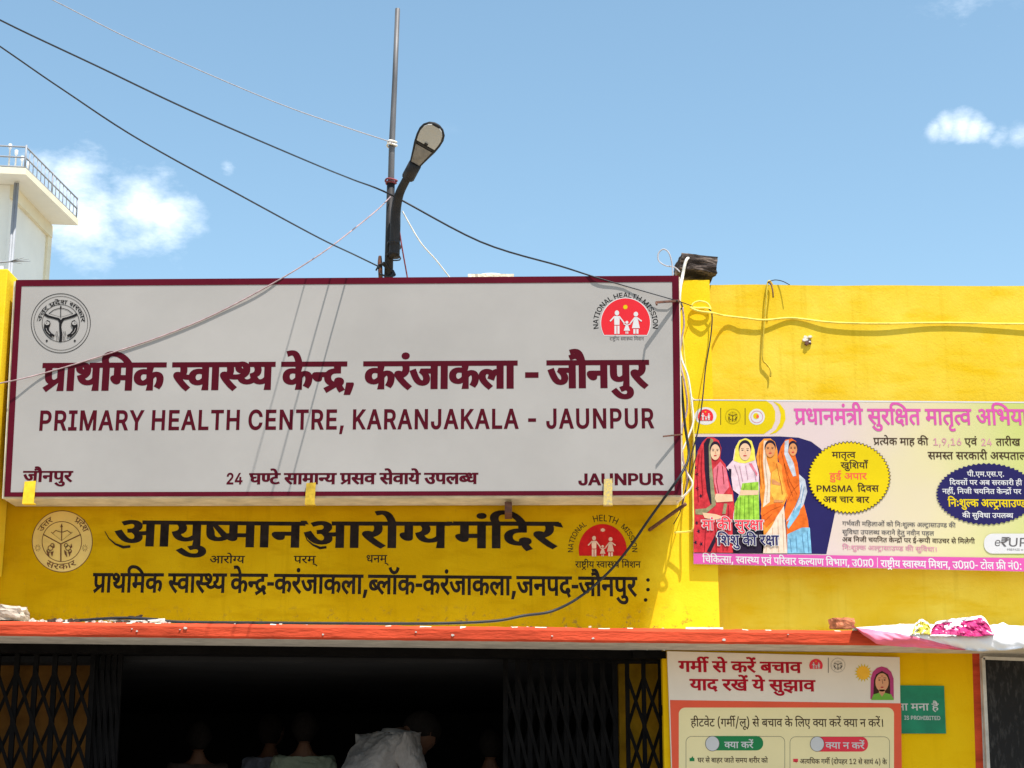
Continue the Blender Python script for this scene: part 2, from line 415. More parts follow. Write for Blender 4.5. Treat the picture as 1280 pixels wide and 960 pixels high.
# letter outlines as plain coordinates, and for every written line its advance and the (glyph, x, y) triples that spell it
GLYPHS = [
[[470,218,465,175,450,141,424,114,374,88,312,80,257,87,206,108,159,144,115,196,71,267,29,356,100,382,145,287,193,214,228,180,265,160,305,153,340,157,367,170,385,193,391,227,386,262,370,293,347,321,318,347,290,343,260,341,255,411,313,418,352,435,373,461,380,494,374,525,356,546,331,558,302,562,267,560,235,552,204,540,171,525,146,594,175,608,210,620,252,629,298,632,346,628,386,615,418,593,441,565,454,532,459,495,452,447,429,407,392,375,402,365,412,355,450,351,486,350,516,351,543,353,568,357,594,363,594,551,521,551,521,622,1038,622,1038,551,934,551,934,0,853,0,853,551,675,551,675,0,594,0,594,290,570,285,547,282,523,280,498,279,479,280,455,282,466,251]],
[[194,622,275,622,275,0,194,0]],
[[271,222,242,220,213,215,186,207,161,197,118,228,82,263,58,304,50,352,52,378,60,400,72,418,87,433,112,448,141,458,176,463,221,465,314,465,314,551,0,551,0,622,505,622,505,551,395,551,395,394,211,394,184,393,167,391,155,387,145,381,134,366,130,347,134,325,144,306,158,291,174,277,222,290,275,294,322,290,363,277,398,256,425,228,442,194,447,154,442,114,429,80,406,52,374,30,335,14,289,4,319,-8,350,-19,382,-30,415,-40,382,-110,326,-83,273,-56,223,-27,176,1,123,7,82,18,57,37,48,65,51,85,62,102,78,112,101,116,121,113,142,106,166,91,194,70,207,68,219,68,281,73,328,88,349,105,362,126,366,153,360,182,342,204,312,218],[293,615,274,651,258,688,247,726,243,762,248,803,263,836,288,862,337,888,398,896,429,894,457,890,482,882,504,872,482,806,464,814,446,821,426,826,405,827,370,821,344,804,328,779,323,747,326,714,336,682,353,650,375,615]],
[[0,622,563,622,563,551,453,551,477,510,485,464,476,409,450,364,406,328,440,293,470,254,492,207,499,152,493,106,476,68,450,38,415,17,374,4,328,0,272,8,220,30,169,71,120,130,74,210,29,313,100,338,129,265,162,200,196,148,234,108,276,82,320,74,357,79,388,92,407,119,414,160,408,199,392,236,365,269,329,301,298,296,264,294,259,364,304,368,341,376,368,390,388,409,400,433,404,463,400,491,389,516,372,536,351,551,0,551]],
[[623,551,623,0,542,0,542,325,510,312,476,302,436,295,390,293,342,296,298,303,259,314,225,326,184,298,153,270,134,242,128,208,130,188,138,168,152,149,174,134,205,123,247,120,258,120,269,121,264,139,263,157,268,184,283,202,304,213,328,216,364,210,391,190,408,164,413,136,410,111,400,92,385,78,365,66,383,44,402,22,423,1,448,-24,390,-65,364,-34,338,-4,316,26,298,53,286,51,272,50,258,50,245,50,190,55,141,70,101,95,71,126,52,164,46,205,55,255,80,296,119,331,164,361,125,392,97,426,80,464,74,507,84,556,114,596,145,616,184,628,231,632,289,625,338,603,362,580,377,551,382,515,376,471,359,434,332,402,295,373,315,369,336,366,357,364,379,364,423,367,464,374,504,389,542,411,542,551,453,551,453,622,727,622,727,551],[153,502,158,471,174,442,198,418,228,399,270,433,295,468,303,506,299,528,286,548,263,562,229,566,198,562,174,549,158,529]],
[[-190,615,-209,651,-226,688,-236,726,-240,762,-235,803,-220,836,-196,862,-146,888,-85,896,-54,894,-26,890,-1,882,21,872,-1,806,-18,814,-37,821,-57,826,-78,827,-113,821,-139,804,-155,779,-160,747,-157,714,-146,682,-130,650,-108,615]],
[[618,551,452,551,452,334,475,348,501,358,531,366,567,368,631,368,631,297,580,297,539,294,508,287,481,274,452,253,452,0,371,0,371,174,344,154,312,136,272,122,226,118,180,123,138,137,100,161,71,194,52,238,46,290,52,340,70,382,101,417,141,443,189,459,244,464,268,463,296,460,321,457,339,454,333,381,315,385,292,388,269,390,249,391,198,384,159,365,135,334,127,292,135,246,158,214,190,194,228,188,270,193,306,209,340,232,371,260,371,551,0,551,0,622,618,622]],
[[208,551,208,234,205,211,196,193,180,182,160,178,134,183,106,199,81,222,60,250,46,280,41,308,44,329,54,345,73,356,102,359,127,359,127,551,0,551,0,622,296,622,296,551]],
[[568,551,474,551,474,380,472,334,466,299,456,271,441,246,411,219,372,201,323,192,307,266,327,270,344,276,359,282,370,292,380,305,388,322,392,345,393,380,393,551,160,551,160,353,161,311,163,278,168,252,176,230,188,212,206,196,230,179,260,160,370,98,424,63,460,30,479,-7,486,-53,482,-92,470,-128,454,-160,439,-184,367,-142,380,-121,392,-100,400,-77,403,-55,401,-37,395,-22,383,-6,363,10,333,31,290,56,203,106,167,129,136,154,112,180,95,212,83,256,79,316,79,551,0,551,0,622,568,622]],
[[251,146,194,153,149,172,114,205,99,231,88,263,81,303,79,352,79,551,0,551,0,622,481,622,481,551,420,551,420,321,418,282,412,250,401,222,385,198,361,176,331,160,294,149],[249,217,280,221,304,231,321,249,330,267,336,288,338,315,339,353,339,551,160,551,160,353,161,318,164,291,170,270,178,251,190,237,206,226,225,219]],
[[0,622,363,622,363,551,0,551],[45,242,48,275,58,305,74,330,93,351,125,373,163,388,211,396,272,399,380,399,380,328,291,328,238,326,200,322,172,313,150,299,132,274,126,237,135,189,163,142,208,94,271,40,217,-12,173,28,132,68,96,109,68,151,51,195]],
[[0,622,373,622,373,551,0,551],[204,298,204,244,200,220,190,202,174,192,153,188,128,193,102,209,77,232,56,260,42,290,37,318,40,339,50,355,69,366,98,369,385,369,385,298]],
[[0,622,416,622,416,551,0,551],[439,193,399,164,354,140,302,124,241,118,188,123,140,139,101,164,71,198,52,238,46,286,53,339,73,383,106,418,151,444,204,459,265,464,280,464,299,462,319,461,338,459,356,457,369,454,363,385,342,389,318,392,293,394,268,395,248,394,230,392,365,225,375,232,384,240,393,248,401,256],[127,287,131,255,142,229,160,210,198,190,242,184,260,185,276,187,293,190,308,195,168,370,145,348,132,321]],
[[0,622,515,622,515,551,0,551],[537,349,516,354,494,356,470,353,445,344,420,327,397,300,375,262,356,208,279,232,293,275,311,313,288,329,264,342,238,350,209,353,174,347,148,330,131,304,126,271,131,234,148,198,174,163,210,126,255,86,309,40,255,-12,200,37,149,84,106,129,73,176,52,224,45,275,51,323,70,362,97,390,130,410,167,422,204,426,246,422,284,412,320,394,354,370,396,401,445,420,500,426,514,426,530,424,544,421,556,417]],
[[409,286,446,217,405,191,363,168,314,151,254,146,216,149,182,160,152,175,128,194,106,223,91,258,82,301,79,358,79,551,0,551,0,622,391,622,391,551,205,551],[262,217,288,219,313,225,337,234,360,245,159,507,159,369,160,332,162,304,166,282,172,266,179,252,189,240,219,223]],
[[369,322,398,323,425,324,451,328,478,332,486,260,461,256,435,253,408,252,380,251,337,253,292,258,248,267,212,277,191,264,167,253,212,200,264,146,320,92,380,42,326,-12,272,37,220,87,174,136,133,181,99,222,73,256,55,284,46,305,41,323,40,340,44,358,55,376,75,389,104,393,127,390,148,382,165,368,181,350,199,372,210,398,215,428,217,458,216,486,212,512,207,534,201,551,0,551,0,622,403,622,403,551,281,551,288,532,293,511,297,486,298,458,296,419,288,385,277,356,262,333,315,325]],
[[777,551,452,551,452,349,486,377,525,393,569,399,610,394,645,381,675,358,698,326,711,286,716,239,712,192,701,141,681,90,651,39,579,80,602,114,620,154,632,196,636,237,631,278,616,307,593,324,562,330,526,322,489,298,452,258,452,0,371,0,371,174,344,154,312,136,272,122,226,118,180,123,138,137,100,161,71,194,52,238,46,290,52,340,70,382,101,417,141,443,189,459,244,464,268,463,296,460,321,457,339,454,333,381,315,385,292,388,269,390,249,391,198,384,159,365,135,334,127,292,135,246,158,214,190,194,228,188,270,193,306,209,340,232,371,260,371,551,0,551,0,622,777,622]],
[[729,551,729,0,648,0,648,45,611,28,572,16,530,9,488,7,417,13,348,31,282,60,216,104,150,164,85,239,62,271,49,296,42,318,40,338,44,358,55,376,75,389,104,393,127,390,148,382,165,368,181,350,199,372,210,398,215,428,217,458,216,483,214,508,209,530,201,551,0,551,0,622,833,622,833,551],[534,232,568,236,598,246,625,262,648,280,648,551,281,551,294,509,298,458,294,407,282,364,263,328,221,285,166,253,238,179,314,124,368,99,426,84,490,79,532,82,572,89,610,102,648,122,648,198,623,185,593,174,559,166,521,164,476,169,436,184,403,207,378,238,361,276,356,319,361,364,377,402,404,432,439,455,482,468,531,473,550,472,575,470,599,467,616,463,610,394,594,398,576,401,558,403,540,404,497,398,464,382,444,354,437,316,444,279,464,252,496,237]],
[[519,551,371,551,371,349,316,349,272,347,236,341,206,331,181,318,150,290,132,255,126,215,132,171,148,136,173,108,206,89,243,78,283,74,333,77,375,86,414,101,455,121,482,47,437,29,388,14,338,3,286,0,221,6,162,26,114,58,77,101,54,155,46,220,54,280,80,330,119,369,170,397,227,414,288,420,290,420,290,551,0,551,0,622,519,622],[31,-165,279,-12,319,-12,465,-192,406,-230,289,-85,78,-230]],
[[127,65,80,132,326,281,287,327,254,358,220,374,181,380,153,378,124,372,93,361,55,343,27,417,62,432,98,444,137,453,179,456,217,453,251,444,283,427,314,402,346,369,382,326,382,551,0,551,0,622,566,622,566,551,463,551,463,0,382,0,382,234]],
[[208,551,208,234,205,211,196,193,180,182,160,178,134,183,106,199,81,222,60,250,46,280,41,308,44,329,54,345,73,356,102,359,127,359,127,551,0,551,0,622,578,622,578,551,474,551,474,0,393,0,393,551]],
[[42,4,213,81,170,93,131,112,97,139,70,174,52,218,46,272,50,313,62,348,79,377,102,401,139,426,183,443,234,453,290,456,295,456,295,551,0,551,0,622,534,622,534,551,376,551,376,385,327,385,275,383,234,378,201,369,173,355,153,338,138,317,129,292,126,262,136,214,166,174,197,155,237,144,287,140,293,140,299,140,305,140,312,141,308,160,306,176,311,206,327,226,349,236,373,240,411,234,438,216,455,190,461,162,457,134,446,112,430,97,410,86,423,62,438,36,457,9,480,-24,413,-58,392,-24,373,11,356,44,342,73,82,-66]],
[[45,53,214,153,166,168,128,194,106,223,91,258,82,301,79,358,79,551,0,551,0,622,583,622,583,551,479,551,479,0,398,0,398,193,92,-13],[398,551,160,551,160,369,161,332,163,304,167,282,172,266,180,252,190,240,220,223,262,217,300,222,337,236,370,256,398,280]],
[[44,53,204,154,160,170,125,198,104,228,90,262,82,302,79,354,79,551,0,551,0,622,786,622,786,551,460,551,460,349,486,370,514,386,544,396,578,399,619,394,654,381,684,358,707,326,720,286,725,239,721,192,710,141,690,90,660,39,588,80,611,114,629,154,641,196,645,237,640,278,625,307,601,324,570,330,534,322,498,298,460,257,460,0,379,0,379,194,375,191,371,189,91,-12],[160,551,160,360,162,313,166,281,174,259,188,240,213,223,248,217,287,221,321,234,352,254,379,278,379,551]],
[[605,551,502,551,502,0,421,0,421,166,388,148,352,132,310,122,259,118,211,123,169,136,134,158,107,188,91,224,86,266,88,294,96,320,109,344,128,366,92,389,65,420,48,457,42,497,44,526,52,551,0,551,0,622,605,622],[167,269,174,233,195,208,227,193,267,188,316,193,358,210,393,233,421,260,421,551,145,551,128,525,123,494,128,461,144,437,169,421,200,412,230,417,263,419,288,418,308,417,302,347,295,348,287,348,280,348,273,348,229,343,196,328,174,303]],
[],
[[649,551,545,551,545,0,465,0,465,165,436,148,403,133,364,122,317,118,269,123,227,137,190,161,163,193,146,231,141,275,144,303,154,330,168,353,185,371,38,369,38,441,331,441,349,441,367,440,382,440,389,440,382,370,350,370,298,364,256,346,230,315,221,274,228,236,250,210,281,193,317,188,363,193,402,210,436,233,465,260,465,551,0,551,0,622,649,622]],
[[653,551,653,0,572,0,572,370,435,370,400,371,378,373,410,340,436,303,452,262,458,218,453,176,438,141,414,114,384,95,348,84,310,80,258,88,209,110,162,151,117,212,74,294,31,401,102,426,133,344,165,276,198,222,232,184,268,161,306,153,335,157,358,170,374,193,379,227,371,270,348,310,314,346,273,377,302,441,572,441,572,551,0,551,0,622,757,622,757,551]],
[[271,222,242,220,213,215,186,207,161,197,118,228,82,263,58,304,50,352,52,378,60,400,72,418,87,433,111,448,138,458,173,463,218,465,314,465,314,551,0,551,0,622,771,622,771,551,667,551,667,0,586,0,586,209,561,203,537,200,512,198,484,197,462,198,438,202,445,179,447,154,442,114,429,80,406,52,374,30,335,14,289,4,319,-8,350,-19,382,-30,415,-40,382,-110,326,-83,273,-56,223,-27,176,1,123,7,82,18,57,37,48,65,51,85,62,102,78,112,101,116,121,113,142,106,166,91,194,70,207,68,219,68,281,73,328,88,349,105,362,126,366,153,360,182,342,204,312,218],[480,268,534,272,586,283,586,551,395,551,395,394,211,394,184,393,167,391,155,387,145,381,134,366,130,347,134,325,144,306,158,291,174,277,222,290,275,294,315,291,352,281,381,276,410,272,443,269]],
[[519,551,371,551,371,349,316,349,272,347,236,341,206,331,181,318,150,290,132,255,126,215,132,171,148,136,173,108,206,89,243,78,283,74,333,77,375,86,414,101,455,121,482,47,437,29,388,14,338,3,286,0,221,6,162,26,114,58,77,101,54,155,46,220,54,280,80,330,119,369,170,397,227,414,288,420,290,420,290,551,0,551,0,622,519,622]],
[[358,222,329,220,300,215,272,207,248,197,205,228,169,263,145,304,137,352,140,378,147,400,159,418,174,433,199,448,228,458,264,463,308,465,401,465,401,551,0,551,0,622,592,622,592,551,482,551,482,394,298,394,272,393,254,391,242,387,232,381,221,366,217,347,220,325,231,306,246,291,261,277,309,290,362,294,409,290,450,277,485,256,512,228,529,194,534,154,529,112,512,75,485,44,447,19,397,5,337,0,274,5,215,20,162,44,89,94,25,158,86,207,144,148,202,106,266,82,337,74,401,83,440,109,453,152,447,183,428,204,399,218]],
[[634,551,634,0,553,0,553,551,420,551,420,321,418,282,412,250,401,222,385,198,361,176,331,160,294,149,251,146,194,153,149,172,114,205,99,231,88,263,81,303,79,352,79,551,0,551,0,622,737,622,737,551],[249,217,280,221,304,231,321,249,330,267,336,288,338,315,339,353,339,551,160,551,160,353,161,318,164,291,170,270,178,251,190,237,206,226,225,219]],
[[481,551,481,0,400,0,400,328,291,328,238,326,200,322,172,313,150,299,132,274,126,237,135,189,163,142,208,94,271,40,217,-12,173,28,132,68,96,109,68,151,51,195,45,242,48,275,58,305,74,330,93,351,125,373,163,388,211,396,272,399,400,399,400,551,0,551,0,622,584,622,584,551]],
[[284,300,348,295,398,280,436,257,462,228,476,195,481,160,473,112,450,73,412,42,360,18,333,85,362,97,384,112,399,132,404,157,397,187,376,210,338,224,282,229,236,226,199,217,172,202,146,172,138,135,141,111,148,86,165,60,192,32,234,2,292,-31,309,-30,325,-29,371,-33,410,-46,442,-68,465,-96,478,-130,483,-169,478,-207,462,-241,436,-269,401,-291,357,-304,304,-308,242,-303,186,-288,136,-262,69,-208,6,-140,67,-97,105,-141,141,-176,177,-203,216,-222,257,-232,304,-236,363,-228,398,-203,410,-162,404,-133,386,-113,359,-101,330,-97,304,-98,282,-102,260,-109,239,-119,223,-79,147,-26,96,26,68,79,58,137,62,170,73,200,90,227,113,249,96,269,82,292,72,320,69,352,72,378,79,400,91,418,106,433,131,448,158,458,191,463,229,465,361,465,361,551,0,551,0,622,546,622,546,551,442,551,442,394,230,394,204,393,186,391,174,387,164,381,153,366,149,347,151,329,158,312,169,298,182,285,231,296]],
[[553,551,553,0,472,0,472,180,440,162,403,146,359,136,308,132,254,137,206,154,164,180,128,218,101,265,83,322,140,337,185,356,216,378,245,418,255,467,249,511,232,542,205,562,171,568,148,565,130,556,118,541,114,521,123,492,150,472,195,461,187,391,129,405,84,430,63,454,50,483,46,519,50,553,62,581,82,604,123,625,172,632,212,628,250,614,285,592,312,561,330,520,336,469,332,423,318,383,296,349,248,307,182,274,206,243,234,220,268,207,314,203,362,208,403,223,439,246,472,275,472,551,390,551,390,622,656,622,656,551]],
[[498,159,443,169,398,198,376,227,362,261,358,300,358,302,358,304,342,312,324,318,305,323,284,326,260,304,232,286,201,269,167,254,216,201,272,146,332,93,395,42,341,-12,284,37,230,87,181,136,138,181,102,222,75,256,57,284,46,305,42,323,40,340,44,358,55,376,75,389,104,393,127,390,148,382,165,368,181,349,215,372,238,399,252,431,256,468,255,491,251,514,246,534,239,551,0,551,0,622,801,622,801,551,320,551,332,510,336,458,333,422,325,390,352,383,378,373,400,398,428,419,465,432,510,437,567,430,618,410,661,377,700,336,734,286,764,232,701,198,656,273,611,326,564,358,512,369,475,364,449,348,434,324,429,298,434,266,450,246,473,234,500,230,515,231,530,232,545,236,561,242,585,175,561,167,538,162,517,160]],
[[413,-58,392,-24,373,11,356,44,342,73,330,71,316,70,302,68,287,68,245,71,202,78,162,92,124,112,92,140,68,176,51,219,46,272,50,313,62,348,79,377,102,401,139,426,183,443,234,453,290,456,295,456,295,551,0,551,0,622,534,622,534,551,376,551,376,385,327,385,275,383,234,378,201,369,173,355,153,338,138,317,129,292,126,262,136,214,166,174,197,155,237,144,287,140,293,140,299,140,305,140,312,141,308,160,306,176,311,206,327,226,349,236,373,240,411,234,438,216,455,190,461,162,457,134,446,112,430,97,410,86,423,62,438,36,457,9,480,-24]],
[[630,551,526,551,526,0,445,0,445,150,413,132,378,116,336,106,283,103,235,108,193,121,158,144,132,173,116,209,111,251,113,278,120,303,132,327,148,348,105,370,72,402,49,442,42,493,47,531,60,564,83,592,113,614,147,628,187,632,236,625,276,604,302,572,311,531,301,486,271,443,210,482,219,492,226,504,229,515,230,526,228,541,220,554,206,565,184,568,158,562,136,546,121,521,116,489,120,460,132,438,149,421,172,409,197,402,223,397,254,403,288,405,300,405,312,404,324,403,333,402,326,332,319,333,312,333,304,333,298,333,253,328,220,312,198,288,191,254,198,218,220,193,252,178,292,173,341,178,382,194,416,218,445,245,445,551,383,551,383,622,630,622]],
[[0,622,569,622,569,551,466,551,466,0,385,0,385,298,204,298,204,244,200,220,190,202,174,192,153,188,128,193,102,209,77,232,56,260,42,290,37,318,40,339,50,355,69,366,98,369,385,369,385,551,0,551]],
[[-185,615,-200,649,-211,682,-218,714,-220,748,-215,789,-201,824,-178,854,-146,878,-107,891,-61,896,-6,889,39,868,76,831,108,778,136,709,163,622,273,622,273,551,170,551,170,0,89,0,89,551,0,551,0,622,87,622,58,712,28,776,5,803,-23,820,-57,825,-92,819,-118,800,-134,771,-139,733,-136,701,-129,672,-118,644,-105,615],[152,816,156,838,168,857,186,870,207,874,228,870,246,857,258,838,262,816,258,794,246,775,228,762,207,758,186,762,168,775,156,794]],
[[89,551,0,551,0,622,87,622,58,712,28,776,5,803,-23,820,-57,825,-92,819,-118,800,-134,771,-139,733,-136,701,-129,672,-118,644,-105,615,-185,615,-200,649,-211,682,-218,714,-220,748,-215,789,-201,824,-178,854,-146,878,-107,891,-61,896,-20,892,14,880,44,861,71,833,92,860,121,880,157,892,198,896,229,894,257,890,282,882,304,872,282,806,264,814,246,821,226,826,205,827,170,821,144,804,128,779,123,747,123,746,134,719,144,689,153,657,163,622,273,622,273,551,170,551,170,0,89,0]],
[[-169,615,-190,686,-210,740,-232,778,-256,804,-283,818,-315,823,-336,822,-354,818,-370,814,-385,809,-409,882,-367,892,-318,896,-268,890,-224,870,-187,836,-154,784,-123,711,-94,615],[-113,821,-109,843,-96,862,-79,875,-58,879,-37,875,-18,862,-6,843,-2,821,-6,799,-18,780,-37,767,-58,763,-79,767,-96,780,-109,799]],
[[479,551,479,0,398,0,398,191,368,174,335,159,298,149,254,146,216,149,182,160,152,175,128,194,106,223,91,258,82,301,79,358,79,551,0,551,0,622,583,622,583,551],[398,551,160,551,160,369,161,332,163,304,167,282,172,266,180,252,190,240,220,223,263,217,302,222,338,236,370,256,398,280]],
[[170,551,170,0,89,0,89,551,0,551,0,622,273,622,273,551],[90,615,69,686,48,740,27,778,3,804,-24,818,-56,823,-77,822,-95,818,-111,814,-126,809,-150,882,-108,892,-59,896,-9,890,34,870,72,836,106,784,136,711,165,615],[146,821,150,843,162,862,180,875,201,879,222,875,240,862,253,843,257,821,253,799,240,780,222,767,201,763,180,767,162,780,150,799]],
[[470,218,465,175,450,141,424,114,374,88,312,80,257,87,206,108,159,144,115,196,71,267,29,356,100,382,145,287,193,214,228,180,265,160,305,153,340,157,367,170,385,193,391,227,386,262,370,293,347,321,318,347,290,343,260,341,255,411,313,418,352,435,373,461,380,494,374,525,356,546,331,558,302,562,267,560,235,552,204,540,171,525,146,594,175,608,210,620,252,629,298,632,346,628,386,615,418,593,441,565,454,532,459,495,452,447,429,407,392,375,402,365,412,355,450,351,486,350,516,351,543,353,568,357,594,363,594,551,521,551,521,622,1038,622,1038,551,934,551,934,0,853,0,853,551,675,551,675,0,594,0,594,290,570,285,547,282,523,280,498,279,479,280,455,282,466,251],[854,615,833,686,812,740,791,778,767,804,740,818,708,823,687,822,669,818,653,814,638,809,614,882,656,892,705,896,755,890,798,870,836,836,870,784,900,711,929,615],[910,821,914,843,926,862,944,875,965,879,986,875,1004,862,1017,843,1021,821,1017,799,1004,780,986,767,965,763,944,767,926,780,914,799]],
[[585,551,482,551,482,0,401,0,401,165,371,148,336,132,293,122,241,118,188,123,140,139,101,164,71,198,52,238,46,286,53,339,73,383,106,418,151,444,204,459,265,464,280,464,299,462,319,461,338,459,356,457,369,454,363,385,342,389,318,392,293,394,268,395,248,394,230,392,365,224,384,239,401,256,401,551,0,551,0,622,585,622],[127,287,131,255,142,229,160,210,198,190,242,184,260,185,276,187,293,190,308,195,168,370,145,348,132,321]],
[[174,632,209,629,240,622,267,607,291,586,307,563,320,533,329,492,332,437,332,321,533,321,533,551,402,551,402,622,717,622,717,551,614,551,614,0,533,0,533,250,332,250,332,213,328,185,318,166,302,155,283,151,264,154,243,164,223,178,204,196,188,216,175,237,167,258,164,278,167,295,178,308,196,318,224,321,253,321,253,426,252,468,248,498,242,520,232,538,206,560,169,568,145,565,128,555,118,540,114,521,120,496,138,478,169,466,218,460,210,389,143,401,90,426,66,450,51,481,46,520,50,556,63,584,84,606,126,625]],
[[-188,847,-184,866,-174,882,-158,892,-139,896,-120,892,-104,882,-93,866,-89,847,-93,828,-104,812,-120,801,-139,797,-158,801,-174,812,-184,828],[69,863,50,803,25,756,-8,722,-46,698,-89,685,-138,680,-184,685,-226,700,-264,724,-298,760,-327,806,-352,863,-283,887,-255,826,-223,782,-184,756,-135,747,-100,751,-71,764,-49,784,-24,829,-5,889]],
[[509,551,509,0,428,0,428,250,207,250,207,213,203,185,192,166,177,155,159,151,140,154,119,164,99,178,80,196,64,216,50,237,42,258,39,278,42,295,52,308,71,318,100,321,126,321,126,551,0,551,0,622,612,622,612,551],[428,551,207,551,207,321,428,321]],
[[595,622,595,551,491,551,491,0,410,0,410,179,379,162,343,146,301,136,253,132,197,139,148,159,108,192,75,237,52,291,38,353,92,369,130,390,152,418,160,457,157,484,148,509,136,532,123,551,0,551,0,622],[129,301,152,258,180,228,215,209,259,203,306,208,346,224,380,247,410,274,410,551,211,551,233,498,240,445,228,381,191,333]],
[[395,42,341,-12,284,37,230,87,181,136,138,181,102,222,75,256,57,284,46,305,42,323,40,340,44,358,55,376,75,389,104,393,127,390,148,382,165,368,181,349,215,372,238,399,252,431,256,468,255,491,251,514,246,534,239,551,0,551,0,622,424,622,424,551,320,551,332,510,336,458,330,407,314,365,288,330,254,300,213,276,167,254,216,201,272,146,332,93]],
[[341,-12,297,28,256,68,221,109,194,151,176,195,170,242,173,269,182,292,195,313,210,329,38,327,38,399,511,399,511,551,0,551,0,622,696,622,696,551,592,551,592,0,511,0,511,328,395,328,352,326,320,322,295,313,274,299,257,274,251,237,260,189,288,142,333,94,395,40]],
[[0,551,0,622,693,622,693,551,589,551,589,0,508,0,508,355,502,356,494,356,470,353,445,344,420,327,397,300,375,262,356,208,279,232,293,275,311,313,287,329,263,342,238,350,209,353,174,347,148,330,131,304,126,271,131,234,148,198,174,163,210,126,255,86,309,40,255,-12,200,37,149,84,106,129,73,176,52,224,45,275,51,323,70,362,97,390,131,410,168,422,204,426,246,422,284,412,320,394,354,370,396,401,444,420,499,426,504,426,508,426,508,551]],
[[961,551,857,551,857,0,776,0,776,150,744,132,708,116,667,106,614,103,566,108,524,121,490,144,463,173,447,209,442,251,444,278,451,303,462,327,479,348,436,370,402,402,380,442,373,493,378,531,391,564,414,592,444,614,478,628,518,632,567,625,606,604,633,572,642,531,632,486,602,443,541,482,550,492,556,504,560,515,561,526,558,541,551,554,537,565,515,568,489,562,467,546,452,521,447,489,451,460,462,438,480,421,502,409,528,402,554,397,585,403,619,405,631,405,644,404,655,403,664,402,657,332,650,333,642,333,635,333,629,333,584,328,550,312,529,288,522,254,529,218,550,193,583,178,623,173,672,178,713,194,747,218,776,245,776,551,714,551,714,622,961,622],[0,622,346,622,346,551,0,551],[442,196,400,165,354,140,302,124,241,118,188,123,140,139,101,164,71,198,52,238,46,286,53,339,73,383,106,418,151,444,204,459,265,464,286,464,311,462,334,460,353,457,347,388,328,391,308,393,288,394,268,395,248,394,230,392,365,224,385,240,404,259],[127,287,131,255,142,229,160,210,198,190,242,184,276,187,309,195,168,370,145,348,132,321]],
[[316,0,253,4,197,18,150,40,113,74,90,118,82,175,89,218,109,255,143,286,119,311,100,341,88,377,84,420,84,551,0,551,0,622,599,622,599,551,495,551,495,334,430,272,376,272,322,271,278,267,242,260,212,248,184,229,168,204,162,171,167,137,183,112,207,94,238,83,274,77,313,75,363,78,408,88,451,104,491,123,518,47,474,29,423,14,369,4],[414,356,414,551,219,551],[164,438,167,396,176,364,191,339,214,319,275,332,346,337,164,521],[67,-165,315,-12,355,-12,501,-192,442,-230,325,-85,114,-230]],
[[380,42,326,-12,272,37,220,87,174,136,133,181,99,222,73,256,55,284,46,305,41,323,40,340,44,358,55,376,75,389,104,393,127,390,148,382,165,368,181,350,199,372,210,398,215,428,217,458,216,486,212,512,207,534,201,551,0,551,0,622,494,622,522,630,552,632,592,628,630,614,665,592,692,561,710,520,716,469,712,423,698,383,676,349,628,306,562,273,586,242,614,220,648,207,694,203,742,208,783,223,819,246,852,275,889,208,849,179,804,154,750,138,688,132,623,140,566,164,519,204,484,259,434,253,380,251,337,253,292,258,248,267,212,277,191,264,167,253,212,200,264,146,320,92],[369,322,408,323,444,325,480,330,519,337,573,361,608,390,628,425,635,467,629,511,612,542,585,562,551,568,528,565,510,556,498,541,494,521,503,492,530,472,575,461,567,391,509,405,464,430,443,454,430,483,426,519,427,536,430,551,281,551,288,532,293,511,297,486,298,458,296,419,288,385,277,356,262,333,315,325]],
[[571,551,467,551,467,0,387,0,387,165,358,148,324,132,282,122,233,118,182,123,137,139,99,164,70,198,52,238,46,286,52,339,72,383,104,418,146,444,196,459,255,464,270,464,288,462,307,461,326,459,342,457,354,454,349,381,329,385,306,388,282,390,259,391,204,384,162,364,136,331,127,287,135,243,158,212,193,194,235,188,283,194,324,210,359,234,387,260,387,551,0,551,0,622,571,622]],
[[899,551,899,0,818,0,818,191,788,174,755,159,718,149,674,146,636,149,602,160,572,175,548,194,535,210,524,226,515,245,508,266,479,258,450,254,417,252,380,251,337,253,292,258,248,267,212,277,191,264,167,253,212,200,264,146,320,92,380,42,326,-12,272,37,220,87,174,136,133,181,99,222,73,256,55,284,46,305,41,323,40,340,44,358,55,376,75,389,104,393,127,390,148,382,165,368,181,350,199,372,210,398,215,428,217,458,216,486,212,512,207,534,201,551,0,551,0,622,1003,622,1003,551],[369,322,404,323,436,326,467,330,499,338,499,348,499,358,499,551,281,551,288,532,293,511,297,486,298,458,296,419,288,385,277,356,262,333,315,325],[818,551,580,551,580,369,581,332,583,304,587,282,592,266,600,252,610,240,640,223,683,217,722,222,758,236,790,256,818,280]],
[[122,189,90,193,64,206,46,227,40,255,44,280,58,299,78,310,104,314,122,312,142,306,164,295,191,276,236,299,273,335,297,384,305,443,298,493,276,532,242,558,199,566,172,563,153,552,142,537,138,516,140,500,148,484,162,467,186,454,221,444,270,440,253,370,196,378,149,394,112,418,87,447,71,480,66,517,75,563,102,600,129,618,163,628,204,632,250,627,292,610,329,584,358,546,378,499,384,440,375,374,350,312,308,260,254,221,298,180,341,134,380,88,414,43,350,-1,301,65,258,118,217,160,179,194,151,190],[591,551,591,0,510,0,510,551,421,551,421,622,695,622,695,551]],
[[-185,772,-181,794,-168,813,-151,826,-130,830,-109,826,-91,813,-79,794,-75,772,-79,750,-91,731,-109,718,-130,714,-151,718,-168,731,-181,750]],
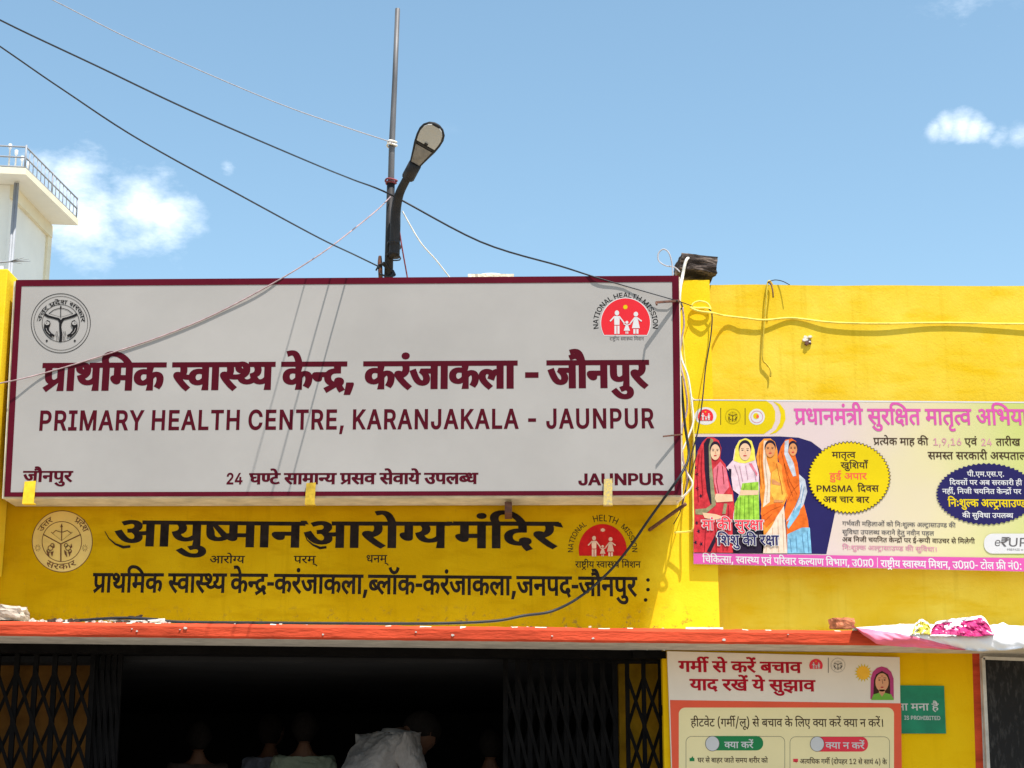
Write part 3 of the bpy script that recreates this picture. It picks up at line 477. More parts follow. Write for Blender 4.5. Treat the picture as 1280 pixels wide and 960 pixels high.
[[587,551,587,0,506,0,506,266,477,258,448,254,416,252,380,251,337,253,292,258,248,267,212,277,191,264,167,253,212,200,264,146,320,92,380,42,326,-12,272,37,220,87,174,136,133,181,99,222,73,256,55,284,46,305,41,323,40,340,44,358,55,376,75,389,104,393,127,390,148,382,165,368,181,350,199,372,210,398,215,428,217,458,216,486,212,512,207,534,201,551,0,551,0,622,691,622,691,551],[369,322,406,323,440,326,472,331,506,339,506,551,281,551,288,532,293,511,297,486,298,458,296,419,288,385,277,356,262,333,315,325]],
[[89,551,0,551,0,622,82,622,70,649,60,676,55,705,53,735,59,780,75,819,103,852,140,876,185,891,238,896,311,888,375,864,432,825,482,770,528,700,571,615,491,615,455,680,418,733,380,774,340,802,296,819,249,825,200,818,164,798,142,765,134,723,136,694,143,668,153,644,164,622,273,622,273,551,170,551,170,0,89,0]],
[[89,551,0,551,0,622,82,622,70,648,60,674,55,702,53,731,59,777,76,817,106,850,145,876,193,891,249,896,328,888,400,864,464,823,521,767,574,698,621,615,540,615,499,680,455,732,410,773,364,802,314,819,262,825,208,818,168,796,142,763,134,720,136,692,143,666,153,643,165,622,273,622,273,551,170,551,170,0,89,0]],
[[89,551,0,551,0,622,80,622,69,645,60,669,55,695,53,724,59,773,79,814,111,849,154,875,206,891,266,896,356,888,440,862,516,820,585,763,648,695,704,615,620,615,515,731,402,801,283,824,240,821,203,811,174,794,152,772,138,746,134,714,136,686,144,662,154,640,165,622,273,622,273,551,170,551,170,0,89,0]],
[[89,551,0,551,0,622,80,622,69,645,60,668,55,694,53,723,60,772,80,814,114,849,159,875,214,891,277,896,377,887,468,861,552,819,628,763,696,694,756,615,671,615,554,731,429,801,297,824,249,821,209,811,177,794,153,772,139,745,134,712,136,685,144,661,154,640,165,622,273,622,273,551,170,551,170,0,89,0]],
[[89,551,0,551,0,622,80,622,69,645,60,668,55,695,53,724,60,773,81,815,117,850,165,875,222,891,290,896,399,887,499,861,590,819,672,762,745,694,809,615,722,615,660,678,595,730,528,771,457,800,385,818,311,824,259,821,215,811,180,794,154,772,139,744,134,711,136,684,144,661,154,640,165,622,273,622,273,551,170,551,170,0,89,0]],
[[321,69,354,82,380,98,397,120,403,148,396,182,374,208,336,224,280,229,238,226,202,216,174,200,147,167,138,124,141,94,150,64,167,33,196,0,241,-40,302,-89,248,-142,167,-73,108,-9,80,34,64,80,58,130,62,166,74,198,92,225,115,248,97,268,82,292,72,320,69,352,72,378,79,400,91,418,106,433,131,448,158,458,191,463,229,465,361,465,361,551,0,551,0,622,546,622,546,551,442,551,442,394,230,394,204,393,186,391,174,387,164,381,153,366,149,347,152,328,159,312,170,297,183,284,232,296,284,300,347,295,396,279,434,255,460,224,476,190,481,153,472,100,447,57,405,24,348,2]],
[[89,551,0,551,0,622,80,622,69,645,60,668,55,695,53,724,60,774,83,816,120,850,170,876,231,891,302,896,422,887,530,860,628,818,716,762,793,694,861,615,772,615,705,678,635,730,562,771,485,800,406,818,325,824,268,821,221,811,184,795,156,773,140,744,134,710,136,684,144,660,154,640,165,622,273,622,273,551,170,551,170,0,89,0]],
[[89,551,0,551,0,622,81,622,-11,734,-111,802,-219,824,-276,817,-320,796,-348,762,-357,717,-354,686,-346,660,-334,636,-322,615,-406,615,-419,641,-429,668,-436,697,-438,728,-432,775,-414,816,-383,850,-342,876,-292,891,-234,896,-150,888,-74,864,-6,824,57,769,114,702,165,622,273,622,273,551,170,551,170,0,89,0]],
[[170,551,170,0,89,0,89,551,0,551,0,622,273,622,273,551]],
[[-185,615,-200,649,-211,682,-218,714,-220,748,-215,789,-201,824,-178,854,-146,878,-107,891,-61,896,-6,889,39,868,76,831,108,778,136,709,163,622,273,622,273,551,170,551,170,0,89,0,89,551,0,551,0,622,87,622,58,712,28,776,5,803,-23,820,-57,825,-92,819,-118,800,-134,771,-139,733,-136,701,-129,672,-118,644,-105,615]],
[[-248,-12,-193,5,-136,11,-90,7,-51,-6,-20,-28,4,-56,17,-90,22,-129,17,-167,1,-201,-24,-229,-60,-251,-104,-264,-157,-268,-219,-263,-275,-248,-324,-222,-392,-168,-455,-100,-394,-57,-356,-101,-320,-136,-284,-163,-246,-182,-204,-192,-157,-196,-98,-188,-63,-163,-51,-122,-57,-93,-76,-73,-102,-61,-131,-57,-157,-58,-180,-62,-201,-69,-222,-79]],
[[78,435,82,459,96,480,116,494,139,499,162,494,182,480,196,459,200,435,196,411,182,390,162,376,139,371,116,376,96,390,82,411],[78,118,82,142,96,163,116,177,139,182,162,177,182,163,196,142,200,118,196,94,182,73,162,59,139,54,116,59,96,73,82,94]],
[[-63,-245,-89,-254,-116,-262,-145,-266,-173,-268,-219,-264,-259,-250,-290,-228,-314,-200,-328,-165,-333,-126,-328,-90,-313,-58,-287,-29,-253,-7,-211,7,-162,11,-92,4,-31,-17,22,-49,68,-90,109,-138,145,-189,83,-228,28,-155,-27,-101,-66,-77,-109,-62,-156,-57,-201,-62,-233,-76,-252,-99,-259,-128,-253,-160,-234,-181,-208,-192,-178,-196,-152,-195,-130,-190,-109,-184,-88,-175]],
[[27,-233,0,-246,-32,-257,-67,-265,-106,-268,-152,-264,-192,-250,-224,-228,-247,-200,-261,-165,-266,-126,-255,-74,-222,-28,-187,-5,-143,11,-89,18,-82,-48,-132,-59,-166,-77,-186,-102,-192,-132,-186,-161,-167,-182,-140,-193,-111,-197,-81,-195,-56,-190,-29,-179,2,-164]],
[[-169,615,-190,686,-210,740,-232,778,-256,804,-283,818,-315,823,-336,822,-354,818,-370,814,-385,809,-409,882,-367,892,-318,896,-268,890,-224,870,-187,836,-154,784,-123,711,-94,615]],
[[-179,615,-205,650,-228,674,-251,689,-272,698,-295,702,-320,703,-340,702,-361,697,-382,690,-402,682,-428,751,-404,760,-380,767,-354,772,-326,773,-284,768,-246,752,-214,726,-187,692,-183,694,-203,740,-222,774,-242,799,-263,815,-287,824,-316,827,-338,826,-356,823,-372,818,-386,813,-409,882,-367,892,-318,896,-268,890,-224,870,-187,836,-154,784,-123,711,-94,615]],
[[170,551,170,0,89,0,89,551,0,551,0,622,273,622,273,551],[298,863,279,803,254,756,222,722,183,698,140,685,91,680,45,685,3,700,-35,724,-69,760,-98,806,-123,863,-52,887,-24,826,8,783,46,758,94,749,129,753,157,765,178,786,203,830,222,889]],
[[170,551,170,0,89,0,89,551,0,551,0,622,273,622,273,551],[90,615,69,686,48,740,27,778,3,804,-24,818,-56,823,-77,822,-95,818,-111,814,-126,809,-150,882,-108,892,-59,896,-9,890,34,870,72,836,106,784,136,711,165,615]],
[[213,-165,167,-93,131,-15,103,68,77,201,68,337,77,474,102,604,130,685,167,761,213,832,294,832,234,721,190,599,162,470,153,336,162,204,189,74,234,-51,295,-165]],
[[60,-165,120,-54,164,69,191,198,200,330,191,463,164,594,120,718,59,832,141,832,187,760,223,682,251,598,277,465,286,329,277,193,251,63,223,-19,187,-95,141,-165]],
[[46,-129,61,-68,74,-3,86,60,95,116,192,116,199,105,183,50,162,-11,138,-72,113,-129]],
[[170,551,170,0,89,0,89,551,0,551,0,622,273,622,273,551],[80,615,54,650,30,674,8,689,-14,698,-36,702,-61,703,-81,702,-102,697,-123,690,-143,682,-169,751,-146,760,-121,767,-95,772,-67,773,-24,768,13,752,45,726,72,692,76,694,56,740,37,774,17,799,-4,815,-28,824,-57,827,-79,826,-97,823,-112,818,-127,813,-150,882,-108,892,-59,896,-9,890,34,870,72,836,106,784,136,711,165,615]],
[[49,338,291,338,291,256,49,256]],
[[72,54,76,86,90,106,110,117,133,121,157,117,178,106,191,86,196,54,191,23,178,2,157,-10,133,-14,110,-10,90,2,76,23]],
[[305,833,387,833,125,-166,42,-166]],
[[-179,-44,-156,-40,-131,-39,-67,-45,-12,-64,35,-94,78,-133,116,-178,151,-227,94,-268,44,-199,-6,-150,-61,-122,-125,-113,-137,-113,-148,-114,-158,-116,-167,-118]],
[[147,414,123,418,103,430,90,451,85,482,90,514,103,535,123,546,147,550,171,546,191,535,204,514,209,482,204,451,191,430,171,418],[147,-14,123,-10,103,2,90,23,85,54,90,86,103,107,123,118,147,122,171,118,191,107,204,86,209,54,204,23,191,2,171,-10]],
[[470,218,465,175,450,141,424,114,374,88,312,80,257,87,206,108,159,144,115,196,71,267,29,356,100,382,145,287,193,214,228,180,265,160,305,153,340,157,367,170,385,193,391,227,386,262,370,293,347,321,318,347,290,343,260,341,255,411,313,418,352,435,373,461,380,494,374,525,356,546,331,558,302,562,267,560,235,552,204,540,171,525,146,594,175,608,210,620,252,629,298,632,346,628,386,615,418,593,441,565,454,532,459,495,452,447,429,407,392,375,402,365,412,355,450,351,486,350,516,351,543,353,568,357,594,363,594,551,521,551,521,622,779,622,779,551,675,551,675,0,594,0,594,290,570,285,547,282,523,280,498,279,479,280,455,282,466,251]],
[[514,555,489,471,28,471,53,555],[296,0,38,316,36,378,165,378,211,382,249,392,280,410,303,436,317,468,321,507,317,547,304,580,283,608,253,628,213,640,165,644,28,644,53,728,165,728,244,720,307,699,356,665,390,621,411,568,417,508,411,453,393,403,361,360,315,326,276,311,229,301,175,298,173,298,411,6,411,0],[514,728,489,643,125,646,149,728]],
[[324,-10,273,-5,227,10,186,34,151,68,122,110,99,162,83,221,73,288,69,363,73,438,83,505,100,565,123,616,152,659,187,693,227,718,273,732,324,737,375,732,421,718,462,693,497,659,526,616,549,565,566,505,576,438,579,363,576,288,566,221,549,162,526,110,498,68,463,34,422,10,376,-5],[324,71,373,80,415,106,447,148,471,206,485,278,490,363,485,450,471,522,447,580,415,622,373,648,324,657,275,648,234,622,201,580,177,522,163,450,158,363,163,278,177,206,201,148,234,106,275,80]],
[[110,0,110,78,560,78,560,0],[396,728,396,0,305,0,305,642,300,642,124,511,124,611,282,728]],
[[92,0,92,67,334,329,371,370,401,406,425,439,442,469,452,500,456,533,451,569,438,599,416,624,389,642,356,653,319,657,280,653,247,640,220,620,200,593,187,559,183,521,94,521,102,582,124,634,159,678,205,710,260,731,321,737,383,731,436,710,481,678,515,637,536,589,543,534,540,495,529,457,510,417,479,373,437,320,379,257,220,87,220,82,556,82,556,0]],
[[59,148,59,224,349,728,440,728,157,235,157,229,589,229,589,148],[402,0,402,170,402,206,402,454,490,454,490,0]],
[[324,-10,261,-2,205,21,158,58,123,106,100,165,93,231,98,284,115,341,134,382,161,430,196,485,361,728,461,728,218,373,209,373,221,392,238,410,258,425,281,437,308,444,336,447,398,440,451,419,495,386,528,342,548,287,555,224,548,160,525,104,490,56,443,21,387,-2],[324,70,364,75,398,90,427,114,448,145,462,182,467,224,462,267,448,304,427,335,398,358,364,373,324,377,285,373,250,358,221,335,199,305,185,268,181,226,185,183,199,145,221,114,250,90,285,75]],
[[324,737,387,730,443,707,490,670,525,621,548,563,555,497,550,443,533,387,514,345,487,297,452,243,287,0,187,0,430,355,439,355,427,335,410,318,390,302,366,291,340,283,312,281,250,288,197,308,153,342,120,386,100,440,93,504,100,568,123,624,158,671,205,707,261,730],[324,658,285,653,250,638,221,614,199,583,186,546,181,504,186,461,199,424,221,393,250,370,285,355,324,350,363,355,398,369,427,392,449,423,463,460,467,502,463,545,449,583,427,614,398,638,364,653]],
[[53,-175,96,102,196,102,120,-175]],
[[482,351,482,270,163,270,163,351]],
[],
[[88,0,88,728,181,728,181,413,562,413,562,728,655,728,655,0,562,0,562,331,181,331,181,0]],
[[25,0,290,728,397,728,665,0,567,0,413,432,397,477,380,531,359,600,334,684,352,684,327,599,306,530,288,475,274,432,124,0],[158,203,158,284,532,284,532,203]],
[[45,0,45,82,174,82,174,646,45,646,45,728,396,728,396,646,267,646,267,82,396,82,396,0]],
[[266,-10,206,-3,154,15,109,47,76,90,56,144,49,208,49,247,142,247,142,208,145,167,157,133,176,107,215,81,266,72,316,81,356,107,375,133,386,167,390,208,390,728,483,728,483,208,476,144,456,90,423,47,378,15,326,-3]],
[[151,208,151,307,176,341,201,373,226,403,251,434,278,463,305,493,522,728,644,728,333,395,328,395],[88,0,88,728,181,728,181,479,179,322,181,276,181,0],[534,0,271,370,329,442,644,0]],
[[88,0,88,728,181,728,181,82,518,82,518,0]],
[[88,0,88,728,220,728,399,269,406,250,413,228,422,203,430,176,439,148,448,119,456,92,462,67,442,67,449,91,457,117,466,145,474,174,483,201,492,227,500,250,506,269,683,728,815,728,815,0,724,0,724,416,724,440,724,467,725,496,725,527,726,559,727,592,727,624,728,655,736,655,725,621,714,587,703,552,692,519,681,488,671,460,662,435,654,416,492,0,411,0,246,416,239,435,230,459,220,486,210,517,199,550,187,584,175,620,163,655,172,655,173,627,174,596,174,564,175,532,175,500,176,469,176,441,176,416,176,0]],
[[88,0,88,728,197,728,493,262,506,242,521,216,539,186,557,152,576,115,595,76,582,76,578,117,576,156,574,193,573,227,573,256,573,281,573,728,666,728,666,0,555,0,292,414,273,443,255,473,236,507,213,546,187,592,155,649,172,649,175,597,177,549,179,506,180,469,181,438,181,415,181,0]],
[[383,-10,323,-5,267,10,217,35,171,70,133,113,102,164,78,224,64,290,60,363,64,437,78,503,102,563,133,614,171,657,217,692,267,717,323,732,383,737,443,732,498,717,549,692,594,657,632,614,663,563,687,503,700,437,705,363,700,290,687,224,663,164,632,113,594,70,549,35,498,10,443,-5],[383,76,445,84,500,109,547,150,584,206,607,278,615,363,611,422,601,475,584,521,547,578,500,618,445,643,383,651,321,643,265,618,217,577,181,521,164,475,153,422,150,363,158,278,181,207,217,150,265,109,321,84]],
[[88,0,88,728,337,728,390,724,437,714,477,697,525,660,558,613,578,558,585,496,578,434,558,378,525,331,477,294,437,277,391,267,337,263,161,263,161,345,333,345,385,350,426,365,456,388,477,419,489,455,493,496,489,537,477,573,456,603,426,626,384,641,332,646,181,646,181,0]],
[[88,0,88,728,337,728,414,720,477,698,525,664,558,619,578,564,585,503,578,442,558,388,525,344,477,310,415,289,337,282,140,282,140,365,333,365,385,369,426,382,456,402,477,429,489,463,493,503,489,544,477,578,456,607,425,628,384,642,332,646,181,646,181,0],[506,0,330,328,435,328,613,0]],
[[321,-13,247,-6,184,13,133,43,94,84,68,133,57,190,152,190,161,153,180,123,207,100,241,83,280,74,321,70,368,74,409,86,445,106,472,132,489,163,495,200,490,232,475,257,452,277,422,293,388,306,351,318,263,343,208,362,163,386,126,414,99,448,83,487,77,533,85,590,110,640,149,681,200,712,260,731,327,737,395,731,454,712,503,682,541,643,566,596,575,544,484,544,476,577,459,604,434,626,384,648,324,655,280,651,242,640,211,622,187,598,172,569,167,537,173,503,191,476,217,455,247,440,278,428,306,419,379,399,410,390,444,378,478,362,511,342,541,316,564,284,580,245,585,198,577,142,554,91,516,48,464,15,399,-6]],
[[48,646,48,728,598,728,598,646,370,646,370,0,277,0,277,646]],
[[373,-12,292,-3,222,22,165,62,123,114,97,177,88,248,88,728,181,728,181,255,186,206,204,162,232,125,270,98,317,80,373,74,428,80,475,98,513,125,541,162,558,206,563,255,563,728,656,728,656,248,647,177,621,114,579,62,522,22,453,-3]],
[[293,0,25,728,123,728,277,296,292,253,310,197,331,128,356,44,338,44,363,129,384,198,402,253,416,296,566,728,665,728,400,0]],
[[293,0,293,298,25,728,133,728,277,493,300,454,320,417,339,377,359,327,322,327,342,378,361,419,381,455,403,493,546,728,653,728,386,298,386,0]],
[[307,-12,233,-3,170,23,119,66,82,122,59,190,51,269,58,348,81,417,118,474,167,517,227,544,296,553,340,549,382,538,422,520,459,492,490,455,514,408,529,350,534,280,534,243,110,243,110,317,487,317,446,290,442,341,429,385,408,423,379,451,342,469,296,475,251,469,212,450,181,423,158,387,144,347,140,304,140,255,145,199,161,152,186,115,219,88,260,72,307,66,338,69,366,76,390,87,411,104,428,125,440,150,525,127,508,88,482,55,449,27,407,6,360,-7]],
[[88,0,88,728,346,728,415,721,471,701,515,671,545,632,563,586,569,535,565,492,553,457,534,430,509,409,481,393,450,382,450,375,484,368,518,352,549,326,575,291,592,247,598,194,591,142,573,95,540,56,494,26,432,6,354,0],[181,82,352,82,403,86,443,97,472,115,499,151,508,195,504,230,490,262,467,290,437,312,400,325,356,330,181,330],[181,408,341,408,378,412,412,424,440,442,462,467,476,497,480,533,472,576,448,613,421,631,387,642,344,646,181,646]],
[[382,-10,322,-5,267,10,216,35,171,70,133,113,101,164,78,224,64,290,60,363,64,437,78,503,101,563,133,614,171,657,216,692,267,717,322,732,382,737,436,733,487,721,533,701,575,674,611,640,640,599,662,552,676,499,583,499,572,534,556,564,536,591,510,612,482,629,451,642,417,649,382,651,320,643,264,618,217,577,181,521,158,449,150,363,158,278,181,206,217,150,265,109,320,84,382,76,417,79,451,86,482,99,510,115,536,137,556,163,572,194,583,229,676,229,662,176,640,129,611,89,575,54,534,27,487,7,436,-6]],
[[315,0,139,0,139,82,309,82,365,86,414,97,456,116,507,157,543,213,565,283,572,365,565,446,544,515,508,571,459,612,418,631,371,642,318,646,135,646,135,728,324,728,392,723,452,708,506,684,552,651,591,609,622,559,644,502,658,437,662,365,658,293,644,228,622,170,590,119,551,77,503,44,448,20,385,5],[181,728,181,0,88,0,88,728]],
[[88,0,88,728,531,728,531,646,181,646,181,408,507,408,507,326,181,326,181,82,536,82,536,0]],
]
LINES = {
"प्राथमिक स्वास्थ्य केन्द्र, करंजाकला - जौनपुर": [15544,[22,0,0,69,568,0,34,827,0,64,1469,0,48,1728,0,16,2326,0,15,3348,0,56,3737,0,69,4293,0,55,4552,0,49,5321,0,16,6161,0,75,6702,0,11,6923,0,21,7232,0,81,7752,0,16,8280,0,50,9042,0,59,9451,0,27,9451,0,69,10193,0,16,10452,0,52,11214,0,69,11892,0,83,12411,0,27,13011,0,82,13753,0,38,14012,0,42,14567,0,71,15135,0,50,15135,0]],
"PRIMARY HEALTH CENTRE, KARANJAKALA - JAUNPUR": [26977,[108,0,0,109,639,0,101,1283,0,105,1724,0,100,2627,0,109,3317,0,114,3961,0,99,4909,0,119,5652,0,100,6253,0,104,6943,0,111,7508,0,99,8154,0,117,9166,0,119,9896,0,106,10497,0,111,11250,0,109,11896,0,119,12540,0,96,13141,0,103,13679,0,100,14351,0,109,15041,0,100,15685,0,106,16375,0,102,17128,0,100,17699,0,103,18389,0,100,19061,0,104,19751,0,100,20316,0,97,21275,0,102,22192,0,100,22763,0,112,23453,0,106,24197,0,108,24950,0,112,25589,0,109,26333,0]],
"जौनपुर": [2533,[27,0,0,82,742,0,38,1001,0,42,1556,0,71,2124,0,50,2124,0]],
"24": [1296,[92,0,0,93,648,0]],
"घण्टे सामान्य प्रसव सेवाये उपलब्ध": [11869,[24,0,0,9,591,0,29,1047,0,75,1507,0,60,1811,0,69,2487,0,48,2746,0,69,3344,0,11,3603,0,49,3898,0,22,4738,0,60,5306,0,56,5982,0,60,6798,0,75,7474,0,56,7474,0,69,8030,0,49,8289,0,75,8869,0,3,9129,0,42,9677,0,52,10245,0,53,10923,0]],
"JAUNPUR": [4785,[102,0,0,100,571,0,112,1261,0,106,2005,0,108,2758,0,112,3397,0,109,4141,0]],
"उत्तर प्रदेश सरकार": [6441,[3,0,0,51,548,0,50,1229,0,22,1898,0,36,2466,0,75,2931,0,58,2986,0,60,3926,0,50,4602,0,16,5011,0,69,5773,0,50,6032,0]],
"NATIONAL HEALTH MISSION": [14416,[106,0,0,100,753,0,111,1443,0,101,2089,0,107,2530,0,106,3295,0,100,4048,0,104,4738,0,99,5572,0,119,6315,0,100,6916,0,104,7606,0,111,8171,0,99,8817,0,105,9829,0,101,10732,0,110,11173,0,110,11815,0,101,12457,0,107,12898,0,106,13663,0]],
"राष्ट्रीय स्वास्थ्य मिशन": [7256,[50,0,0,69,409,0,54,668,0,70,1252,0,49,1511,0,15,2351,0,56,2740,0,69,3296,0,55,3555,0,49,4324,0,64,5164,0,48,5423,0,58,6021,0,38,6701,0]],
"NATIONAL": [5303,[106,0,0,100,753,0,111,1443,0,101,2089,0,107,2530,0,106,3295,0,100,4048,0,104,4738,0]],
"HELTH": [3298,[99,0,0,119,743,0,104,1344,0,111,1909,0,99,2555,0]],
"MISSION": [4587,[105,0,0,101,903,0,110,1344,0,110,1986,0,101,2628,0,107,3069,0,106,3834,0]],
"उत्तर": [1638,[3,0,0,51,548,0,50,1229,0]],
"प्रदेश": [1768,[22,0,0,36,568,0,75,1033,0,58,1088,0]],
"सरकार": [2515,[60,0,0,50,676,0,16,1085,0,69,1847,0,50,2106,0]],
"आयुष्मान": [3381,[0,0,0,49,1023,0,71,1603,0,14,1603,0,48,1969,0,69,2567,0,38,2826,0]],
"आरोग्य": [2552,[0,0,0,50,1023,0,78,1432,0,7,1691,0,49,1972,0]],
"मंदिर": [1786,[48,0,0,59,598,0,62,598,0,36,857,0,50,1377,0]],
"परम्": [1575,[42,0,0,50,568,0,48,977,0,86,1575,0]],
"धनम्": [1768,[37,0,0,38,615,0,48,1170,0,86,1768,0]],
"प्राथमिक स्वास्थ्य": [5901,[22,0,0,69,568,0,34,827,0,64,1469,0,48,1728,0,16,2326,0,15,3348,0,56,3737,0,69,4293,0,55,4552,0,49,5321,0]],
"केन्द्र-करंजाकला,ब्लॉक-करंजाकला,जनपद-जौनपुर": [17853,[16,0,0,75,541,0,11,762,0,21,1071,0,83,1591,0,16,1931,0,50,2693,0,59,3102,0,27,3102,0,69,3844,0,16,4103,0,52,4865,0,69,5543,0,81,5802,0,12,6070,0,52,6417,0,77,7095,0,16,7354,0,83,8116,0,16,8456,0,50,9218,0,59,9627,0,27,9627,0,69,10369,0,16,10628,0,52,11390,0,69,12068,0,81,12327,0,27,12595,0,38,13337,0,42,13892,0,36,14460,0,83,14980,0,27,15320,0,82,16062,0,38,16321,0,42,16876,0,71,17444,0,50,17444,0]],
"प्रधानमंत्री सुरक्षित मातृत्व अभियान": [12205,[22,0,0,37,568,0,69,1183,0,38,1442,0,48,1997,0,59,2595,0,19,2595,0,70,3147,0,60,3666,0,71,4342,0,50,4342,0,67,4751,0,4,5010,0,32,5722,0,48,6552,0,69,7150,0,32,7409,0,74,7979,0,10,7979,0,56,8269,0,88,9085,0,67,9849,0,46,10108,0,49,10811,0,69,11391,0,38,11650,0]],
"प्रत्येक माह की": [5145,[22,0,0,10,568,0,49,874,0,75,1454,0,16,1454,0,48,2476,0,69,3074,0,66,3333,0,16,4124,0,68,4886,0]],
"1,9,16": [3130,[91,0,0,96,648,0,95,917,0,96,1565,0,91,1834,0,94,2482,0]],
"एवं": [1109,[8,0,0,56,553,0,59,1109,0]],
"तारीख": [2315,[32,0,0,69,570,0,50,829,0,70,1238,0,17,1497,0]],
"समस्त सरकारी अस्पतालों": [9045,[60,0,0,48,676,0,15,1274,0,32,1663,0,60,2493,0,50,3169,0,16,3578,0,69,4340,0,50,4599,0,70,5008,0,88,5527,0,57,6291,0,32,7279,0,69,7849,0,52,8108,0,43,8786,0]],
"मातृत्व": [2273,[48,0,0,69,598,0,32,857,0,74,1427,0,10,1427,0,56,1717,0]],
"खुशियाँ": [2596,[17,0,0,71,818,0,65,818,0,58,1077,0,49,1757,0,69,2337,0,47,2596,0]],
"हुई अपार": [3282,[33,0,0,2,531,0,88,1282,0,42,2046,0,69,2614,0,50,2873,0]],
"PMSMA": [3777,[108,0,0,105,639,0,110,1542,0,105,2184,0,100,3087,0]],
"दिवस": [2011,[62,0,0,36,259,0,56,779,0,60,1335,0]],
"अब चार बार": [4396,[88,0,0,45,764,0,26,1595,0,69,2229,0,50,2488,0,45,3157,0,69,3728,0,50,3987,0]],
"पी.एम.एस.ए.": [4832,[42,0,0,70,568,0,84,827,0,8,1095,0,48,1648,0,84,2246,0,8,2514,0,60,3067,0,84,3743,0,8,4011,0,84,4564,0]],
"दिवसों पर अब सरकारी ही": [9186,[62,0,0,36,259,0,56,779,0,60,1335,0,43,2011,0,42,2530,0,50,3098,0,88,3767,0,45,4531,0,60,5362,0,50,6038,0,16,6447,0,69,7209,0,50,7468,0,70,7877,0,66,8396,0,70,8927,0]],
"नहीं, निजी चयनित केन्द्रों पर": [9893,[38,0,0,66,555,0,39,1086,0,81,1345,0,63,1873,0,38,2132,0,27,2687,0,70,3429,0,26,3948,0,49,4582,0,63,5162,0,38,5421,0,32,5976,0,16,6806,0,75,7347,0,11,7568,0,21,7877,0,43,8397,0,42,8916,0,50,9484,0]],
"निःशुल्क अल्ट्रासाउण्ड": [7702,[63,0,0,38,259,0,72,814,0,58,1086,0,71,1766,0,13,1766,0,16,2217,0,88,3239,0,13,4003,0,18,4449,0,69,4953,0,60,5212,0,69,5888,0,3,6147,0,9,6695,0,30,7125,0]],
"की सुविधा उपलब्ध": [6646,[16,0,0,68,762,0,60,1281,0,71,1957,0,63,1957,0,56,2216,0,37,2772,0,69,3387,0,3,3906,0,42,4454,0,52,5022,0,53,5700,0]],
"गर्भवती महिलाओं को निःशुल्क अल्ट्रासाउण्ड की": [16783,[20,0,0,46,563,0,5,1266,0,56,1266,0,32,1822,0,70,2392,0,48,2911,0,63,3509,0,66,3768,0,52,4299,0,69,4977,0,44,5236,0,16,6519,0,78,7281,0,63,7800,0,38,8059,0,72,8614,0,58,8886,0,71,9566,0,13,9566,0,16,10017,0,88,11039,0,13,11803,0,18,12249,0,69,12753,0,60,13012,0,69,13688,0,3,13947,0,9,14495,0,30,14925,0,16,15762,0,68,16524,0]],
"सुविधा उपलब्ध कराने हेतु नवीन पहल": [13193,[60,0,0,71,676,0,63,676,0,56,935,0,37,1491,0,69,2106,0,3,2625,0,42,3173,0,52,3741,0,53,4419,0,16,5625,0,50,6387,0,69,6796,0,38,7055,0,75,7610,0,66,7870,0,75,8401,0,32,8401,0,71,8971,0,38,9231,0,56,9786,0,70,10342,0,38,10601,0,42,11416,0,66,11984,0,52,12515,0]],
"अब निजी चयनित केन्द्रों पर ई-रूपी वाउचर से मिलेगी": [18539,[88,0,0,45,764,0,63,1595,0,38,1854,0,27,2409,0,70,3151,0,26,3670,0,49,4304,0,63,4884,0,38,5143,0,32,5698,0,16,6528,0,75,7069,0,11,7290,0,21,7599,0,43,8119,0,42,8638,0,50,9206,0,2,9875,0,83,10366,0,35,10706,0,42,11493,0,70,12061,0,56,12580,0,69,13136,0,3,13395,0,26,13943,0,50,14577,0,60,15246,0,75,15922,0,64,16182,0,48,16441,0,52,17039,0,75,17717,0,20,17717,0,70,18280,0]],
"निःशुल्क अल्ट्रासाउण्ड की सुविधा।": [11987,[63,0,0,38,259,0,72,814,0,58,1086,0,71,1766,0,13,1766,0,16,2217,0,88,3239,0,13,4003,0,18,4449,0,69,4953,0,60,5212,0,69,5888,0,3,6147,0,9,6695,0,30,7125,0,16,7962,0,68,8724,0,60,9243,0,71,9919,0,63,9919,0,56,10178,0,37,10734,0,69,11349,0,1,11608,0]],
"मां की सुरक्षा": [4454,[48,0,0,69,598,0,59,857,0,16,1117,0,68,1879,0,60,2398,0,71,3074,0,50,3074,0,4,3483,0,69,4195,0]],
"शिशु की रक्षा": [4540,[65,0,0,58,259,0,58,939,0,71,1619,0,16,1879,0,68,2641,0,50,3160,0,4,3569,0,69,4281,0]],
"चिकित्सा, स्वास्थ्य एवं परिवार कल्याण विभाग, उ0प्र0": [18920,[65,0,0,26,259,0,63,893,0,16,1152,0,10,1914,0,60,2234,0,69,2910,0,81,3169,0,15,3697,0,56,4086,0,69,4642,0,55,4901,0,49,5670,0,8,6510,0,56,7063,0,59,7619,0,42,7879,0,61,8447,0,50,8706,0,56,9115,0,69,9671,0,50,9930,0,16,10599,0,13,11361,0,49,11818,0,69,12398,0,31,12657,0,63,13640,0,56,13899,0,46,14455,0,69,15158,0,20,15417,0,81,15980,0,3,16508,0,90,17056,0,22,17704,0,90,18272,0]],
"राष्ट्रीय स्वास्थ्य मिशन, उ0प्र0- टोल फ्री नं0:": [15284,[50,0,0,69,409,0,54,668,0,70,1252,0,49,1511,0,15,2351,0,56,2740,0,69,3296,0,55,3555,0,49,4324,0,64,5164,0,48,5423,0,58,6021,0,38,6701,0,81,7256,0,3,7784,0,90,8332,0,22,8980,0,90,9548,0,83,10196,0,29,10796,0,78,11300,0,52,11559,0,23,12497,0,68,13268,0,38,13787,0,59,14342,0,90,14342,0,87,14990,0]],
"e": [583,[115,0,0]],
"₹": [542,[89,0,0]],
